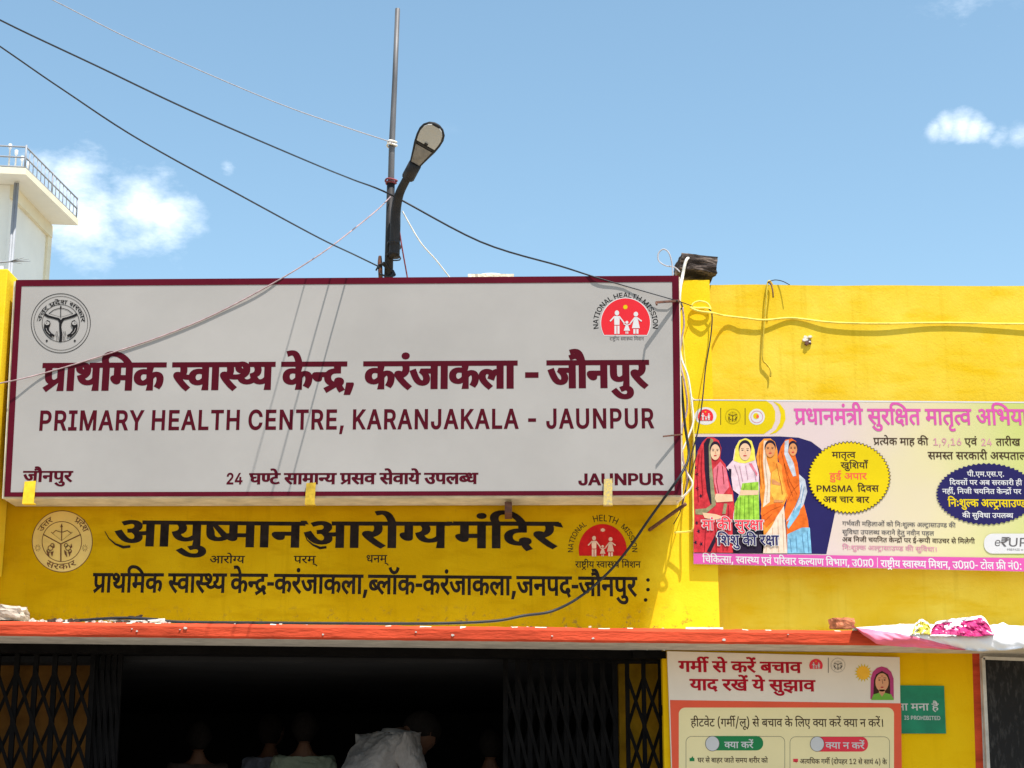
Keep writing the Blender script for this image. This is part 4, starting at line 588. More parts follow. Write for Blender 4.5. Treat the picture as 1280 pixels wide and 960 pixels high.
"UPI": [1824,[112,0,0,108,744,0,101,1383,0]],
"PREPAID e-VOUCHER": [10793,[108,0,0,109,639,0,119,1283,0,108,1884,0,100,2523,0,101,3213,0,118,3654,0,115,4645,0,97,5228,0,113,5876,0,107,6566,0,112,7331,0,117,8075,0,99,8805,0,119,9548,0,109,10149,0]],
"गर्मी से करें बचाव": [6067,[20,0,0,48,563,0,40,1161,0,60,1680,0,75,2356,0,16,2616,0,50,3378,0,41,3787,0,45,4047,0,26,4618,0,69,5252,0,56,5511,0]],
"याद रखें ये सुझाव": [6193,[49,0,0,69,580,0,36,839,0,50,1619,0,17,2028,0,41,2846,0,49,3106,0,75,3686,0,60,3946,0,71,4622,0,28,4622,0,69,5378,0,56,5637,0]],
"हीटवेट (गर्मी/लू) से बचाव के लिए क्या करें क्या न करें।": [19149,[66,0,0,70,531,0,29,790,0,56,1294,0,75,1850,0,29,1850,0,79,2614,0,20,2968,0,48,3531,0,40,4129,0,85,4388,0,52,4817,0,73,5495,0,80,5495,0,60,6109,0,75,6785,0,45,7045,0,26,7616,0,69,8250,0,56,8509,0,16,9325,0,75,9866,0,65,10347,0,52,10606,0,8,11284,0,6,12097,0,49,12626,0,69,13206,0,16,13725,0,50,14487,0,41,14896,0,6,15156,0,49,15685,0,69,16265,0,38,16784,0,16,17599,0,50,18361,0,41,18770,0,1,18770,0]],
"क्या करें": [2799,[6,0,0,49,529,0,69,1109,0,16,1628,0,50,2390,0,41,2799,0]],
"क्या न करें": [3614,[6,0,0,49,529,0,69,1109,0,38,1628,0,16,2443,0,50,3205,0,41,3614,0]],
"घर से बाहर जाते समय शरीर को": [11209,[24,0,0,50,591,0,60,1260,0,75,1936,0,45,2196,0,69,2767,0,66,3026,0,50,3557,0,27,4226,0,69,4968,0,32,5227,0,75,5797,0,60,6057,0,48,6733,0,49,7331,0,58,8171,0,50,8851,0,70,9260,0,50,9519,0,16,10188,0,78,10950,0]],
"अत्यधिक गर्मी (दोपहर 12 से सायं 4) के": [14418,[88,0,0,10,764,0,49,1070,0,64,1650,0,37,1909,0,16,2524,0,20,3546,0,48,4109,0,40,4707,0,79,5226,0,36,5580,0,78,6100,0,42,6359,0,66,6927,0,50,7458,0,91,8127,0,92,8775,0,60,9683,0,75,10359,0,60,10619,0,69,11295,0,49,11554,0,59,12134,0,93,12394,0,80,13042,0,16,13656,0,75,14197,0]],
"ना मना है": [3277,[38,0,0,69,555,0,48,1074,0,38,1672,0,69,2227,0,66,2746,0,76,3277,0]],
"IS PROHIBITED": [7648,[101,0,0,110,441,0,108,1352,0,109,1991,0,107,2635,0,99,3400,0,101,4143,0,116,4584,0,101,5238,0,111,5679,0,119,6325,0,118,6926,0]],
"राष्ट्रीय": [2091,[50,0,0,69,409,0,54,668,0,70,1252,0,49,1511,0]],
}



def offset_ring(pts, wx, wy):
    """push a glyph outline outwards (outer rings run clockwise): wx to the sides, wy up and down"""
    q = [(x / wx, y / wy) for x, y in pts]
    n = len(q); out = []
    for i in range(n):
        a, b, c = q[i - 1], q[i], q[(i + 1) % n]
        d1 = (b[0] - a[0], b[1] - a[1]); d2 = (c[0] - b[0], c[1] - b[1])
        l1 = math.hypot(*d1) or 1e-9; l2 = math.hypot(*d2) or 1e-9
        n1 = (-d1[1] / l1, d1[0] / l1); n2 = (-d2[1] / l2, d2[0] / l2)
        s = (n1[0] + n2[0], n1[1] + n2[1]); k = s[0] ** 2 + s[1] ** 2
        f = min(2.0 / k, 1.6) if k > 1e-6 else 0
        out.append(((b[0] + s[0] * f) * wx, (b[1] + s[1] * f) * wy))
    return out


def union_rings(rings):
    """triangles of the area covered by a set of rings (non-zero winding, outer rings clockwise)"""
    vs, es = [], []
    for r in rings:
        n = len(r); k = len(vs); vs += [Vector(p) for p in r]
        es += [(k + i, k + (i + 1) % n) for i in range(n)]
    ov, oe, of, _, _, _ = delaunay_2d_cdt(vs, es, [], 0, 1e-4)
    V = np.array([tuple(v) for v in ov]); T = np.array([f[:3] for f in of]); C = V[T].mean(axis=1)
    A = np.array([tuple(vs[a]) for a, b in es]); B = np.array([tuple(vs[b]) for a, b in es])
    wind = np.zeros(len(C), int)
    for a, b in zip(A, B):
        if a[1] == b[1]: continue
        m = (C[:, 1] >= min(a[1], b[1])) & (C[:, 1] < max(a[1], b[1]))
        xi = a[0] + (C[m, 1] - a[1]) * (b[0] - a[0]) / (b[1] - a[1])
        wind[m] += np.where(xi > C[m, 0], -1 if b[1] > a[1] else 1, 0)
    return ov, [tuple(int(q) for q in T[k]) for k in np.nonzero(wind > 0)[0]]


class Flat:
    """flat print or paint on the plane y = Y: shapes given where the photograph shows them"""
    def __init__(s, Y): s.Y = Y; s.mb = MB(); s.mats = []

    def mi(s, m):
        if m not in s.mats: s.mats.append(m)
        return s.mats.index(m)

    def y(s, layer): return s.Y - 0.0009 - 0.0006 * layer

    def poly(s, pts, m, layer=0):
        y = s.y(layer); q = [P(a, b, y) for a, b in pts]
        tr = tessellate_polygon([[Vector((v.x, v.z, 0)) for v in q]])
        fs = []
        for t in tr:
            a, b, c = (q[k] for k in t)
            cr = (b.x - a.x) * (c.z - a.z) - (b.z - a.z) * (c.x - a.x)
            fs.append(t if cr > 0 else t[::-1])
        s.mb.add(q, fs, s.mi(m)); return s

    def rect(s, x0, y0, x1, y1, m, layer=0): return s.poly([(x0, y0), (x1, y0), (x1, y1), (x0, y1)], m, layer)

    def disc(s, cx, cy, rx, ry, m, layer=0, n=40, a0=0, a1=360):
        full = abs(a1 - a0) >= 360
        k = n if full else n + 1
        return s.poly([(cx + rx * math.cos(math.radians(a0 + (a1 - a0) * i / n)), cy - ry * math.sin(math.radians(a0 + (a1 - a0) * i / n))) for i in range(k)], m, layer)

    def star(s, cx, cy, rx, ry, teeth, d, m, layer=0):
        return s.poly([(cx + rx * (1 if i % 2 else 1 - d) * math.cos(math.pi * i / teeth), cy + ry * (1 if i % 2 else 1 - d) * math.sin(math.pi * i / teeth)) for i in range(2 * teeth)], m, layer)

    def ring(s, cx, cy, r, w, m, layer=0, n=64, a0=0, a1=360, ry=None):
        ry = ry or r
        s.line([(cx + r * math.cos(math.radians(a0 + (a1 - a0) * i / n)), cy - ry * math.sin(math.radians(a0 + (a1 - a0) * i / n))) for i in range(n + 1)], w, m, layer)
        return s

    def line(s, pts, w, m, layer=0):
        y = s.y(layer); ws = w if isinstance(w, (list, tuple)) else [w] * len(pts)
        L = []
        for i, p in enumerate(pts):
            a = pts[max(i - 1, 0)]; b = pts[min(i + 1, len(pts) - 1)]
            if i == len(pts) - 1 and math.hypot(pts[0][0] - p[0], pts[0][1] - p[1]) < 1e-6: b = pts[1]
            if i == 0 and math.hypot(pts[-1][0] - p[0], pts[-1][1] - p[1]) < 1e-6: a = pts[-2]
            dx, dy = b[0] - a[0], b[1] - a[1]; l = math.hypot(dx, dy) or 1
            nx, ny = -dy / l * ws[i] / 2, dx / l * ws[i] / 2
            L += [P(p[0] + nx, p[1] + ny, y), P(p[0] - nx, p[1] - ny, y)]
        s.mb.add(L, [(2 * i, 2 * i + 1, 2 * i + 3, 2 * i + 2) for i in range(len(pts) - 1)], s.mi(m)); return s

    def rrect(s, x0, y0, x1, y1, r, m, layer=0, outline=None):
        pts = []
        for cx, cy, a in ((x1 - r, y0 + r, 90), (x0 + r, y0 + r, 180), (x0 + r, y1 - r, 270), (x1 - r, y1 - r, 0)):
            seq = range(0, 7)
            for i in seq:
                t = math.radians(a - 0 + (90 * i / 6) - (0 if cx < 0 else 0))
                pts.append((cx + r * math.cos(t), cy - r * math.sin(t)))
        # order: top right(90..180 is wrong for it) -> rebuild in one sweep
        pts = []
        for cx, cy, a in ((x1 - r, y0 + r, 0), (x0 + r, y0 + r, 90), (x0 + r, y1 - r, 180), (x1 - r, y1 - r, 270)):
            for i in range(7):
                t = math.radians(a + 15 * i); pts.append((cx + r * math.cos(t), cy - r * math.sin(t)))
        if outline: return s.line(pts + [pts[0]], outline, m, layer)
        return s.poly(pts, m, layer)

    def text(s, string, a, b, h, m, layer=0, w=None, slant=0.0, track=0):
        """string from pixel a to pixel b along its baseline, h pixels from baseline to headline / cap height"""
        adv, L = LINES[string]; y = s.y(layer)
        ref = 622.0 if any(ord(c) > 0x900 and ord(c) < 0x980 for c in string) else 727.0
        A = P(a[0], a[1], y); B = P(b[0], b[1], y)
        k = (P(a[0], a[1] - h, y).z - A.z) / ref
        rings = []
        for i in range(0, len(L), 3):
            for r in GLYPHS[L[i]]:
                p = [(r[j] + L[i + 1] + track * i / 3, r[j + 1] + L[i + 2]) for j in range(0, len(r), 2)]
                rings.append(offset_ring(p, *w) if w else p)
        ov, tr = union_rings(rings)
        lo = min(v.x for v in ov); hi = max(v.x for v in ov)
        u = (B - A) / (hi - lo)
        s.mb.add([(A.x + u.x * (v.x - lo + slant * v.y), y, A.z + u.z * (v.x - lo) + k * v.y) for v in ov], tr, s.mi(m)); return s

    def arc(s, string, cx, cy, r, a0, a1, h, m, layer=0, w=None, inner=False):
        """string round a circle; a0 -> a1 in degrees; inner = read along the bottom of the circle"""
        adv, L = LINES[string]; y = s.y(layer)
        ref = 622.0 if any(ord(c) > 0x900 and ord(c) < 0x980 for c in string) else 727.0
        C = P(cx, cy, y); px = P(cx + 1, cy, y).x - C.x
        R = r * px; k = h * px / ref
        rings = []
        for i in range(0, len(L), 3):
            for q in GLYPHS[L[i]]:
                p = [(q[j] + L[i + 1], q[j + 1] + L[i + 2]) for j in range(0, len(q), 2)]
                rings.append(offset_ring(p, *w) if w else p)
        ov, tr = union_rings(rings)
        vs = []
        for v in ov:
            t = math.radians(a0 + (a1 - a0) * v.x / adv)
            rr = R + (-k * v.y if inner else k * v.y)
            vs.append((C.x + rr * math.cos(t), y, C.z + rr * math.sin(t)))
        s.mb.add(vs, tr, s.mi(m)); return s

    def build(s, name, parent): return s.mb.build(name, s.mats, parent)


# ------------------------------------------------------------------ the ground
g = MB(); g.add([(-600, -600, 0), (600, -600, 0), (600, 900, 0), (-600, 900, 0)], [(0, 1, 2, 3)])
struct(g.build('ground', M_ground))

# ------------------------------------------------------------------ the health centre building
XL, XR = -7.0, 7.0
bld = thing('health_centre', 'yellow single storey health centre with red edged sunshade ledge and dark gated entrance', 'building', (0, WALL_Y, 0))
z_top = P(870, 350, WALL_Y).z
ledge_top = P(640, 784.3, LEDGE_Y).z
ledge_bot = P(640, 801.8, LEDGE_Y).z
FALL = -0.0108     # the slab drops slightly to the right
x_pier0 = P(850, 500, WALL_Y).x
x_pier1 = P(893, 560, WALL_Y).x
z_rtop = P(1080, 356, RECESS_Y).z
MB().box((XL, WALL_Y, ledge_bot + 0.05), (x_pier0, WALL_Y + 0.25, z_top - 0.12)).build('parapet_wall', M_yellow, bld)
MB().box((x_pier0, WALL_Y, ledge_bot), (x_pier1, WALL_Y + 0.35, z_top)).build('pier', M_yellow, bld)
# right parapet with a slightly wavy top
mb = MB(); n = 50; xs = [x_pier1 - 0.02 + (XR - x_pier1) * i / n for i in range(n + 1)]
prof = [(x, z_rtop + 0.008 * noise.noise(Vector((x * 2.2, 0, 0))) - 0.004 * (x - x_pier1)) for x in xs]
mb.prism([(xs[0], ledge_bot), (xs[-1], ledge_bot)] + prof[::-1], RECESS_Y, RECESS_Y + 0.25)
mb.build('right_parapet', M_yellow_right, bld)
MB().box((XL, WALL_Y + 0.25, ledge_bot + 0.04), (XR, 17.2, ledge_bot + 0.13)).build('roof_slab', M_roof, bld)

# sunshade ledge: a rough edged concrete slab, red face, grey white underside
def ledge():
    mb = MB(); n = 420
    for i in range(n + 1):
        x = XL + (XR - XL) * i / n
        j = 0.004 * noise.noise(Vector((x * 3, 1, 0))) + 0.004 * noise.noise(Vector((x * 14, 5, 0)))
        k = 0.004 * noise.noise(Vector((x * 2, 9, 0)))
        jj = j + max(0, noise.noise(Vector((x * 22, 3, 3))) - 0.3) * -0.03
        pts = [(WALL_Y + 0.2, ledge_top + 0.01), (LEDGE_Y + 0.05, ledge_top + 0.008 + j), (LEDGE_Y + 0.012 + j, ledge_top + jj),
               (LEDGE_Y + k, ledge_top - 0.015), (LEDGE_Y + k, ledge_bot + 0.012), (LEDGE_Y + 0.012 + k, ledge_bot + j * 0.5), (LEDGE_Y + 0.05, ledge_bot), (WALL_Y + 0.2, ledge_bot + 0.004)]
        mb.v += [(x, a, b + FALL * x) for a, b in pts]
    m = 8
    for i in range(n):
        for q in range(m):
            a, b = i * m + q, i * m + (q + 1) % m
            mb.f.append([a, b, b + m, a + m])
            mb.mi.append(1 if q == 0 else (2 if q >= 5 else (1 if q == 1 and noise.noise(Vector((i * 0.45, 7, 0))) > 0.22 else 0)))
            mb.smooth.append(False)
    mb.build('ledge', [M_red, M_chip_and_glare, M_white_under], bld)
ledge()
# plaster fillet at the foot of pier and wall
mb = MB()
fz = ledge_top + 0.008
for (xa, xb, Y, r, mi) in ((XL, x_pier0, WALL_Y, 0.015, 0), (x_pier0, x_pier1 + 0.02, WALL_Y, 0.05, 1), (x_pier1 + 0.02, XR, RECESS_Y, 0.03, 0)):  # pier stretch is paler: sun glare put into its colour
    vs = []
    for x in (xa, xb):
        for q in range(5):
            t = math.pi / 2 * q / 4
            vs.append((x, Y - 0.001 - r * 1.8 * (1 - math.sin(t)), fz + FALL * x + r * (1 - math.cos(t))))
    mb.add(vs, [(q, q + 1, q + 6, q + 5) for q in range(4)], mi, True)
mb.build('plaster_fillet', [M_yellow, M_chip_and_glare], bld)

# lower wall, door jambs and the dark hall
x_j = P(829, 880, LOWER_Y).x
x_jl = -5.2
MB().box((x_j, LOWER_Y, 0), (XR, LOWER_Y + 0.25, ledge_bot + 0.045)).build('lower_wall', M_yellow_low, bld)
MB().box((XL, LOWER_Y, 0), (x_jl, LOWER_Y + 0.25, ledge_bot + 0.045)).build('lower_wall', M_yellow_low, bld)
XI = P(112, 880, 10.75).x; XJ = P(774, 880, 10.62).x
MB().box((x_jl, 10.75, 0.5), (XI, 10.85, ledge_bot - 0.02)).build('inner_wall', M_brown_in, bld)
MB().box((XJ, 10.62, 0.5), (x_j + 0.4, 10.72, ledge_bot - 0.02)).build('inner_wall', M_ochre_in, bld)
MB().box((x_j + 0.02, LOWER_Y + 0.25, 0.5), (x_j + 0.10, 10.62, ledge_bot - 0.02)).build('door_return', M_yellow_low, bld)
mb = MB()
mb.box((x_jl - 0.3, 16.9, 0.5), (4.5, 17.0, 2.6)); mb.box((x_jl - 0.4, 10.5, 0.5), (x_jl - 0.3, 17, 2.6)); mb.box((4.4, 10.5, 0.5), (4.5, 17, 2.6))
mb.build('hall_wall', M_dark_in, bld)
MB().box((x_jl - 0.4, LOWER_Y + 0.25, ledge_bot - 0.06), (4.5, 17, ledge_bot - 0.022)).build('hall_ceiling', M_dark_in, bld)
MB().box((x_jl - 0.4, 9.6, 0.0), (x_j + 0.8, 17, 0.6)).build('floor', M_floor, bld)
for k in range(3):
    MB().box((-3.2, 8.7 + 0.3 * k, 0.0), (x_j + 0.4, 9.0 + 0.3 * k, 0.15 * (k + 1))).build('step', M_floor, bld, 0.01)

# painted door frame strips and dark board to the right
f = Flat(LOWER_Y)
f.poly([(1214.5, 795), (1223.5, 795), (1234, 1100), (1224, 1100)], M_red, 0)
f.poly([(1223.5, 795), (1340, 795), (1340, 1100), (1234, 1100)], M_white_under, 0)
f.build('painted_band', bld)
bd = thing('black_board', 'black weathered board in a pale surround at the right end of the lower wall', 'board', P(1260, 900, LOWER_Y))
q = [P(1227, 823, LOWER_Y), P(1335, 827, LOWER_Y), P(1335, 1080, LOWER_Y), P(1239, 1080, LOWER_Y)]
MB().prism(q, LOWER_Y - 0.035, LOWER_Y - 0.003).build('panel', M_blackboard, bd, 0.004)
mb = MB()
for a, b in ((q[0], q[1]), (q[3], q[0])):
    d = Vector((0, -0.022, 0)); mb.bar(a + d, b + d, 0.02, 0.035)
mb.build('frame', M_white_under, bd)

# hand painted lettering on the wall below the sign -> painted straight on the parapet wall
f = Flat(WALL_Y)
W = (36, 15)
f.text("आयुष्मान", (142, 682), (381, 684), 31, M_black_paint, 0, W)
f.text("आरोग्य", (379, 684), (563, 684.5), 31.5, M_black_paint, 1, W)
f.text("मंदिर", (566, 684.5), (699, 685), 32, M_black_paint, 2, W)
for q, ws in (([(131, 664), (136, 673), (144, 680), (154, 684), (163, 683)], [0.7, 1.3, 2.2, 3.6, 3.0]),
              ([(380.5, 667), (384, 675), (391, 681), (400, 685), (408, 684)], [0.7, 1.3, 2.2, 3.4, 3.0]),
              ):
    f.line(q, ws, M_black_paint, 3)
for q in ([(376, 651), (383, 651), (386, 655.5), (376, 655.5)], [(559, 652), (565, 652), (568, 657), (558, 656.5)], [(694, 653), (701, 653.5), (704, 659.5), (694, 658)]):
    f.poly(q, M_black_paint, 4)
f.build('painted_heading', bld)
f = Flat(WALL_Y)
f.text("आरोग्य", (262, 704), (306, 704), 9, M_black_paint, 0, (12, 8)); f.build('painted_word', bld); f = Flat(WALL_Y)
f.text("परम्", (367, 704), (397, 704), 9, M_black_paint, 0, (12, 8)); f.build('painted_word', bld); f = Flat(WALL_Y)
f.text("धनम्", (458, 703), (486, 703), 9, M_black_paint, 0, (12, 8)); f.build('painted_word', bld)
f = Flat(WALL_Y)
f.text("प्राथमिक स्वास्थ्य", (115, 740), (283, 740.5), 23, M_black_paint, 0, (27, 20))
f.text("केन्द्र-करंजाकला,ब्लॉक-करंजाकला,जनपद-जौनपुर", (287, 740.5), (797, 745), 23, M_black_paint, 0, (27, 20))
for a, b in ((810, 725), (810, 737), (807, 750)): f.disc(a, b, 2.3, 2.3, M_black_paint, 0, 12)
f.build('painted_address_line', bld)


def bow(f, cx, cy, k, ink, L):
    f.line([(cx - 11 * k, cy), (cx - 9.5 * k, cy + 1.4 * k), (cx - 6 * k, cy - 1.6 * k), (cx - 1.5 * k, cy), (cx + 1.5 * k, cy), (cx + 6 * k, cy - 1.6 * k), (cx + 10 * k, cy + 1.4 * k), (cx + 11 * k, cy)], 0.8 * k, ink, L)
    f.line([(cx - 10 * k, cy + 1 * k), (cx, cy + 9 * k), (cx + 10 * k, cy + 1 * k)], 0.35 * k, ink, L + 1)
    f.line([(cx, cy - 6 * k), (cx, cy + 9 * k)], 0.9 * k, ink, L + 2)
    f.poly([(cx - 1.4 * k, cy - 5 * k), (cx, cy - 9 * k), (cx + 1.4 * k, cy - 5 * k)], ink, L)


def emblem_print(f, cx, cy, R, ink, bg=None, L=0, words=True):
    """round state emblem: Y of rivers, bow above, two fish below"""
    k = R / 37.0
    if bg is not None: f.disc(cx, cy, R, R, bg, L - 1 if L else 0)
    f.ring(cx, cy, R, 0.75 * k, ink, L)
    f.ring(cx, cy, R - 3.3 * k, 0.5 * k, ink, L)
    f.ring(cx, cy, 23.3 * k, 0.6 * k, ink, L)
    # thick Y
    f.line([(cx - 20.5 * k, cy - 11.5 * k), (cx - 16 * k, cy - 8.6 * k), (cx - 9 * k, cy - 6.8 * k), (cx - 3 * k, cy - 5.2 * k), (cx, cy - 1 * k)], [3.2 * k, 3 * k, 2.6 * k, 3 * k, 3.6 * k], ink, L + 1)
    f.line([(cx + 20.5 * k, cy - 11.5 * k), (cx + 16 * k, cy - 9 * k), (cx + 9 * k, cy - 6.8 * k), (cx + 3 * k, cy - 5.2 * k), (cx, cy - 1 * k)], [3.2 * k, 3 * k, 2.6 * k, 3 * k, 3.6 * k], ink, L + 2)
    f.line([(cx, cy - 4 * k), (cx - 0.6 * k, cy + 5 * k), (cx + 0.4 * k, cy + 14 * k), (cx - 0.4 * k, cy + 23 * k)], [4 * k, 2.6 * k, 3.4 * k, 3.6 * k], ink, L + 3)
    # bow and arrow
    f.line([(cx - 15 * k, cy - 12 * k), (cx - 9 * k, cy - 16.5 * k), (cx - 3 * k, cy - 18.5 * k), (cx + 3 * k, cy - 18.5 * k), (cx + 9 * k, cy - 16.5 * k), (cx + 15 * k, cy - 12 * k)], 0.8 * k, ink, L + 1)
    f.line([(cx - 15 * k, cy - 12 * k), (cx, cy - 7.5 * k), (cx + 15 * k, cy - 12 * k)], 0.4 * k, ink, L + 4)
    f.line([(cx, cy - 22 * k), (cx, cy - 7 * k)], 0.7 * k, ink, L + 5)
    f.disc(cx, cy - 20 * k, 1.0 * k, 1.6 * k, ink, L + 1, 10)
    # fish
    for s in (-1, 1):
        pts = [(17, -4), (20, -1), (21, 3), (20.6, 8), (18, 12.5), (14.5, 15.5), (12, 18.5), (11, 16), (8.5, 17.5), (7.5, 14.8), (11.5, 12.6), (14.4, 9), (15.4, 5), (13.6, 3.6), (12.8, 0.5), (14, -2.6)]
        f.poly([(cx + s * a * k, cy + b * k) for a, b in pts], ink, L + 6)
        f.disc(cx + s * 17 * k, cy + 0 * k, 3 * k, 2.3 * k, bg or M_face, L + 7, 14)
        f.disc(cx + s * 17.6 * k, cy - 0.2 * k, 0.7 * k, 0.7 * k, ink, L + 8, 8)
        f.line([(cx + s * 18.5 * k, cy + 6 * k), (cx + s * 17 * k, cy + 10 * k), (cx + s * 13.5 * k, cy + 13.5 * k)], 0.6 * k, bg or M_face, L + 7)
        for o in (3.6, 5.4):
            f.line([(cx + s * o * k, cy + 22 * k), (cx + s * (o - 0.6) * k, cy + 18 * k), (cx + s * (o + 0.8) * k, cy + 14 * k), (cx + s * o * k, cy + 10 * k)], 0.45 * k, ink, L + 1)
        f.star(cx + s * 17.5 * k, cy + 22 * k, 1.9 * k, 1.9 * k, 5, 0.5, ink, L + 1)
    if words:
        f.arc("उत्तर प्रदेश सरकार", cx, cy, 25.2 * k, 174, 4, 5.0 * k, ink, L + 1, (14, 10))


def family(f, cx, cy, k, ink, L=4):
    """man, child and woman holding hands, cut out in one pale colour"""
    # man
    x = cx - 11 * k
    f.disc(x, cy - 12.5 * k, 2.8 * k, 3.3 * k, ink, L, 16)
    f.poly([(x - 3.6 * k, cy - 8.6 * k), (x + 3.6 * k, cy - 8.6 * k), (x + 3.2 * k, cy + 2.6 * k), (x - 3.2 * k, cy + 2.6 * k)], ink, L)
    f.line([(x - 3 * k, cy - 8 * k), (x - 8.6 * k, cy - 2 * k)], 1.7 * k, ink, L + 1)
    f.line([(x + 3 * k, cy - 8 * k), (x + 9.5 * k, cy + 0.5 * k)], 1.7 * k, ink, L + 1)
    f.rect(x - 3.2 * k, cy + 3.6 * k, x - 0.5 * k, cy + 14 * k, ink, L); f.rect(x + 0.6 * k, cy + 3.6 * k, x + 3.3 * k, cy + 14 * k, ink, L)
    # child
    x = cx + 1.6 * k
    f.disc(x, cy - 0.6 * k, 1.9 * k, 1.9 * k, ink, L, 14)
    f.poly([(x - 1.2 * k, cy + 2 * k), (x + 1.2 * k, cy + 2 * k), (x + 4 * k, cy + 10 * k), (x - 4 * k, cy + 10 * k)], ink, L)
    f.line([(x - 1 * k, cy + 3 * k), (x - 4.2 * k, cy + 1.0 * k)], 1.2 * k, ink, L + 1); f.line([(x + 1 * k, cy + 3 * k), (x + 5.2 * k, cy + 1.0 * k)], 1.2 * k, ink, L + 1)
    f.rect(x - 1.7 * k, cy + 11 * k, x - 0.4 * k, cy + 13.8 * k, ink, L); f.rect(x + 0.5 * k, cy + 11 * k, x + 1.8 * k, cy + 13.8 * k, ink, L)
    # woman
    x = cx + 13 * k
    f.disc(x, cy - 11 * k, 2.9 * k, 3.1 * k, ink, L, 16)
    f.poly([(x - 2 * k, cy - 7.2 * k), (x + 2 * k, cy - 7.2 * k), (x + 5 * k, cy + 6.8 * k), (x - 5 * k, cy + 6.8 * k)], ink, L)
    f.line([(x - 1.6 * k, cy - 6.4 * k), (x - 7 * k, cy + 0.6 * k)], 1.6 * k, ink, L + 1)
    f.line([(x + 1.6 * k, cy - 6.4 * k), (x + 7.4 * k, cy - 2 * k)], 1.6 * k, ink, L + 1)
    f.rect(x - 3.2 * k, cy + 8 * k, x - 0.5 * k, cy + 13.8 * k, ink, L); f.rect(x + 0.6 * k, cy + 8 * k, x + 3.3 * k, cy + 13.8 * k, ink, L)


def mission_print(f, cx, cy, r, red, pale, L=0, halo=None):
    """red dome with sun and family; (cx, cy) is the centre of its circle"""
    k = r / 31.0
    if halo: f.disc(cx, cy, r + 1.0 * k, r + 1.0 * k, halo, L, 48, -31, 211)
    f.disc(cx, cy, r, r, red, L + 1, 48, -29.5, 209.5)
    family(f, cx, cy, k, pale, L + 3)
    f.star(cx - 0.3 * k, cy - 20 * k, 3.1 * k, 3.1 * k, 12, 0.25, M_yellow_ink, L + 2)


# hand painted round emblem, lower left
f = Flat(WALL_Y)
cx, cy = 77.8, 676.8
f.disc(cx, cy, 37.6, 38.3, M_disc_paint, 0, 48)
f.ring(cx, cy, 37.6, 0.9, M_brown_paint, 1, ry=38.3)
f.ring(cx - 0.5, cy + 0.2, 24.7, 0.9, M_brown_paint, 1, ry=25)
f.line([(54, 668), (76, 680)], 1.4, M_brown_paint, 2)
f.line([(101, 668), (76, 680)], 1.4, M_brown_paint, 3)
f.line([(76, 679.5), (76, 702)], 1.6, M_brown_paint, 4)
bow(f, 77, 665, 1.2, M_brown_paint, 5)
for s, fx in ((1, 63), (-1, 85)):
    for da, db, rr in ((0, 0, 3.0), (-2.5 * s, 4, 2.0), (2.5 * s, -3.4, 2.2)):
        f.ring(fx + da, 685 + db, rr, 0.9, M_brown_paint, 5, 14)
    f.poly([(fx - 5, 687), (fx - 2, 690), (fx - 1, 697), (fx - 4, 693)], M_brown_paint, 6)
    f.poly([(fx + 4, 679), (fx + 5.5, 684), (fx + 2.5, 686)], M_brown_paint, 6)
    f.poly([(fx, 690), (fx + 4, 689), (fx + 2, 696)], M_brown_paint, 6)
for ex in (47, 106):
    for q in range(9):
        t = q * 0.7; f.line([(ex + 1.6 * math.cos(t), 685 + 1.8 * math.sin(t)), (ex + 4 * math.cos(t), 685 + 4.6 * math.sin(t))], 0.6, M_brown_paint, 1)
f.arc("उत्तर", cx, cy, 28.5, 155, 118, 6.6, M_brown_paint, 2, (14, 8))
f.arc("प्रदेश", cx, cy, 28.5, 62, 24, 6.6, M_brown_paint, 2, (14, 8))
f.arc("सरकार", cx, cy, 35.0, 236, 304, 6.6, M_brown_paint, 2, (12, 8), inner=True)
f.build('painted_emblem', bld)
# hand painted mission logo, lower right
f = Flat(WALL_Y)
f.disc(753.3, 687, 30, 32, M_logo_red2, 0, 48, -14, 194)
family(f, 752, 683.5, 0.86, M_logo_skin, 2)
f.star(753.5, 662.5, 3.4, 2.6, 9, 0.35, M_logo_skin, 2)
f.arc("NATIONAL", 753.3, 688, 37.0, 184, 121, 6.4, M_black_paint, 0, (8, 8))
f.arc("HELTH", 753.3, 688, 37.0, 107, 61, 8.0, M_black_paint, 0, (8, 8))
f.arc("MISSION", 753.3, 688, 37.0, 52, -4, 6.4, M_black_paint, 0, (8, 8))
f.text("राष्ट्रीय स्वास्थ्य मिशन", (719, 709.5), (801, 709.5), 7.6, M_black_paint, 0, (10, 8))
f.build('painted_logo', bld)

# damaged plaster where something was torn off the right parapet
mb = MB()
for i in range(14):
    a = random.uniform(0, 6.28); r = random.uniform(0, 7) ** 1.0
    c = P(1011 + r * math.cos(a), 427 + r * math.sin(a) * 0.9, RECESS_Y - 0.002)
    s = random.uniform(0.006, 0.016); rot = random.uniform(0, 3)
    pts = [(c.x + s * math.cos(rot + t), c.z + s * math.sin(rot + t) * random.uniform(0.5, 1.2)) for t in (0, 1.3, 2.5, 3.7, 5)]
    mb.prism(pts, RECESS_Y - 0.004 - 0.0012 * i, RECESS_Y + 0.001, i % 3 == 0 and 1 or 0)
mb.build('damaged_plaster', [M_chip_and_glare, M_rust], bld)

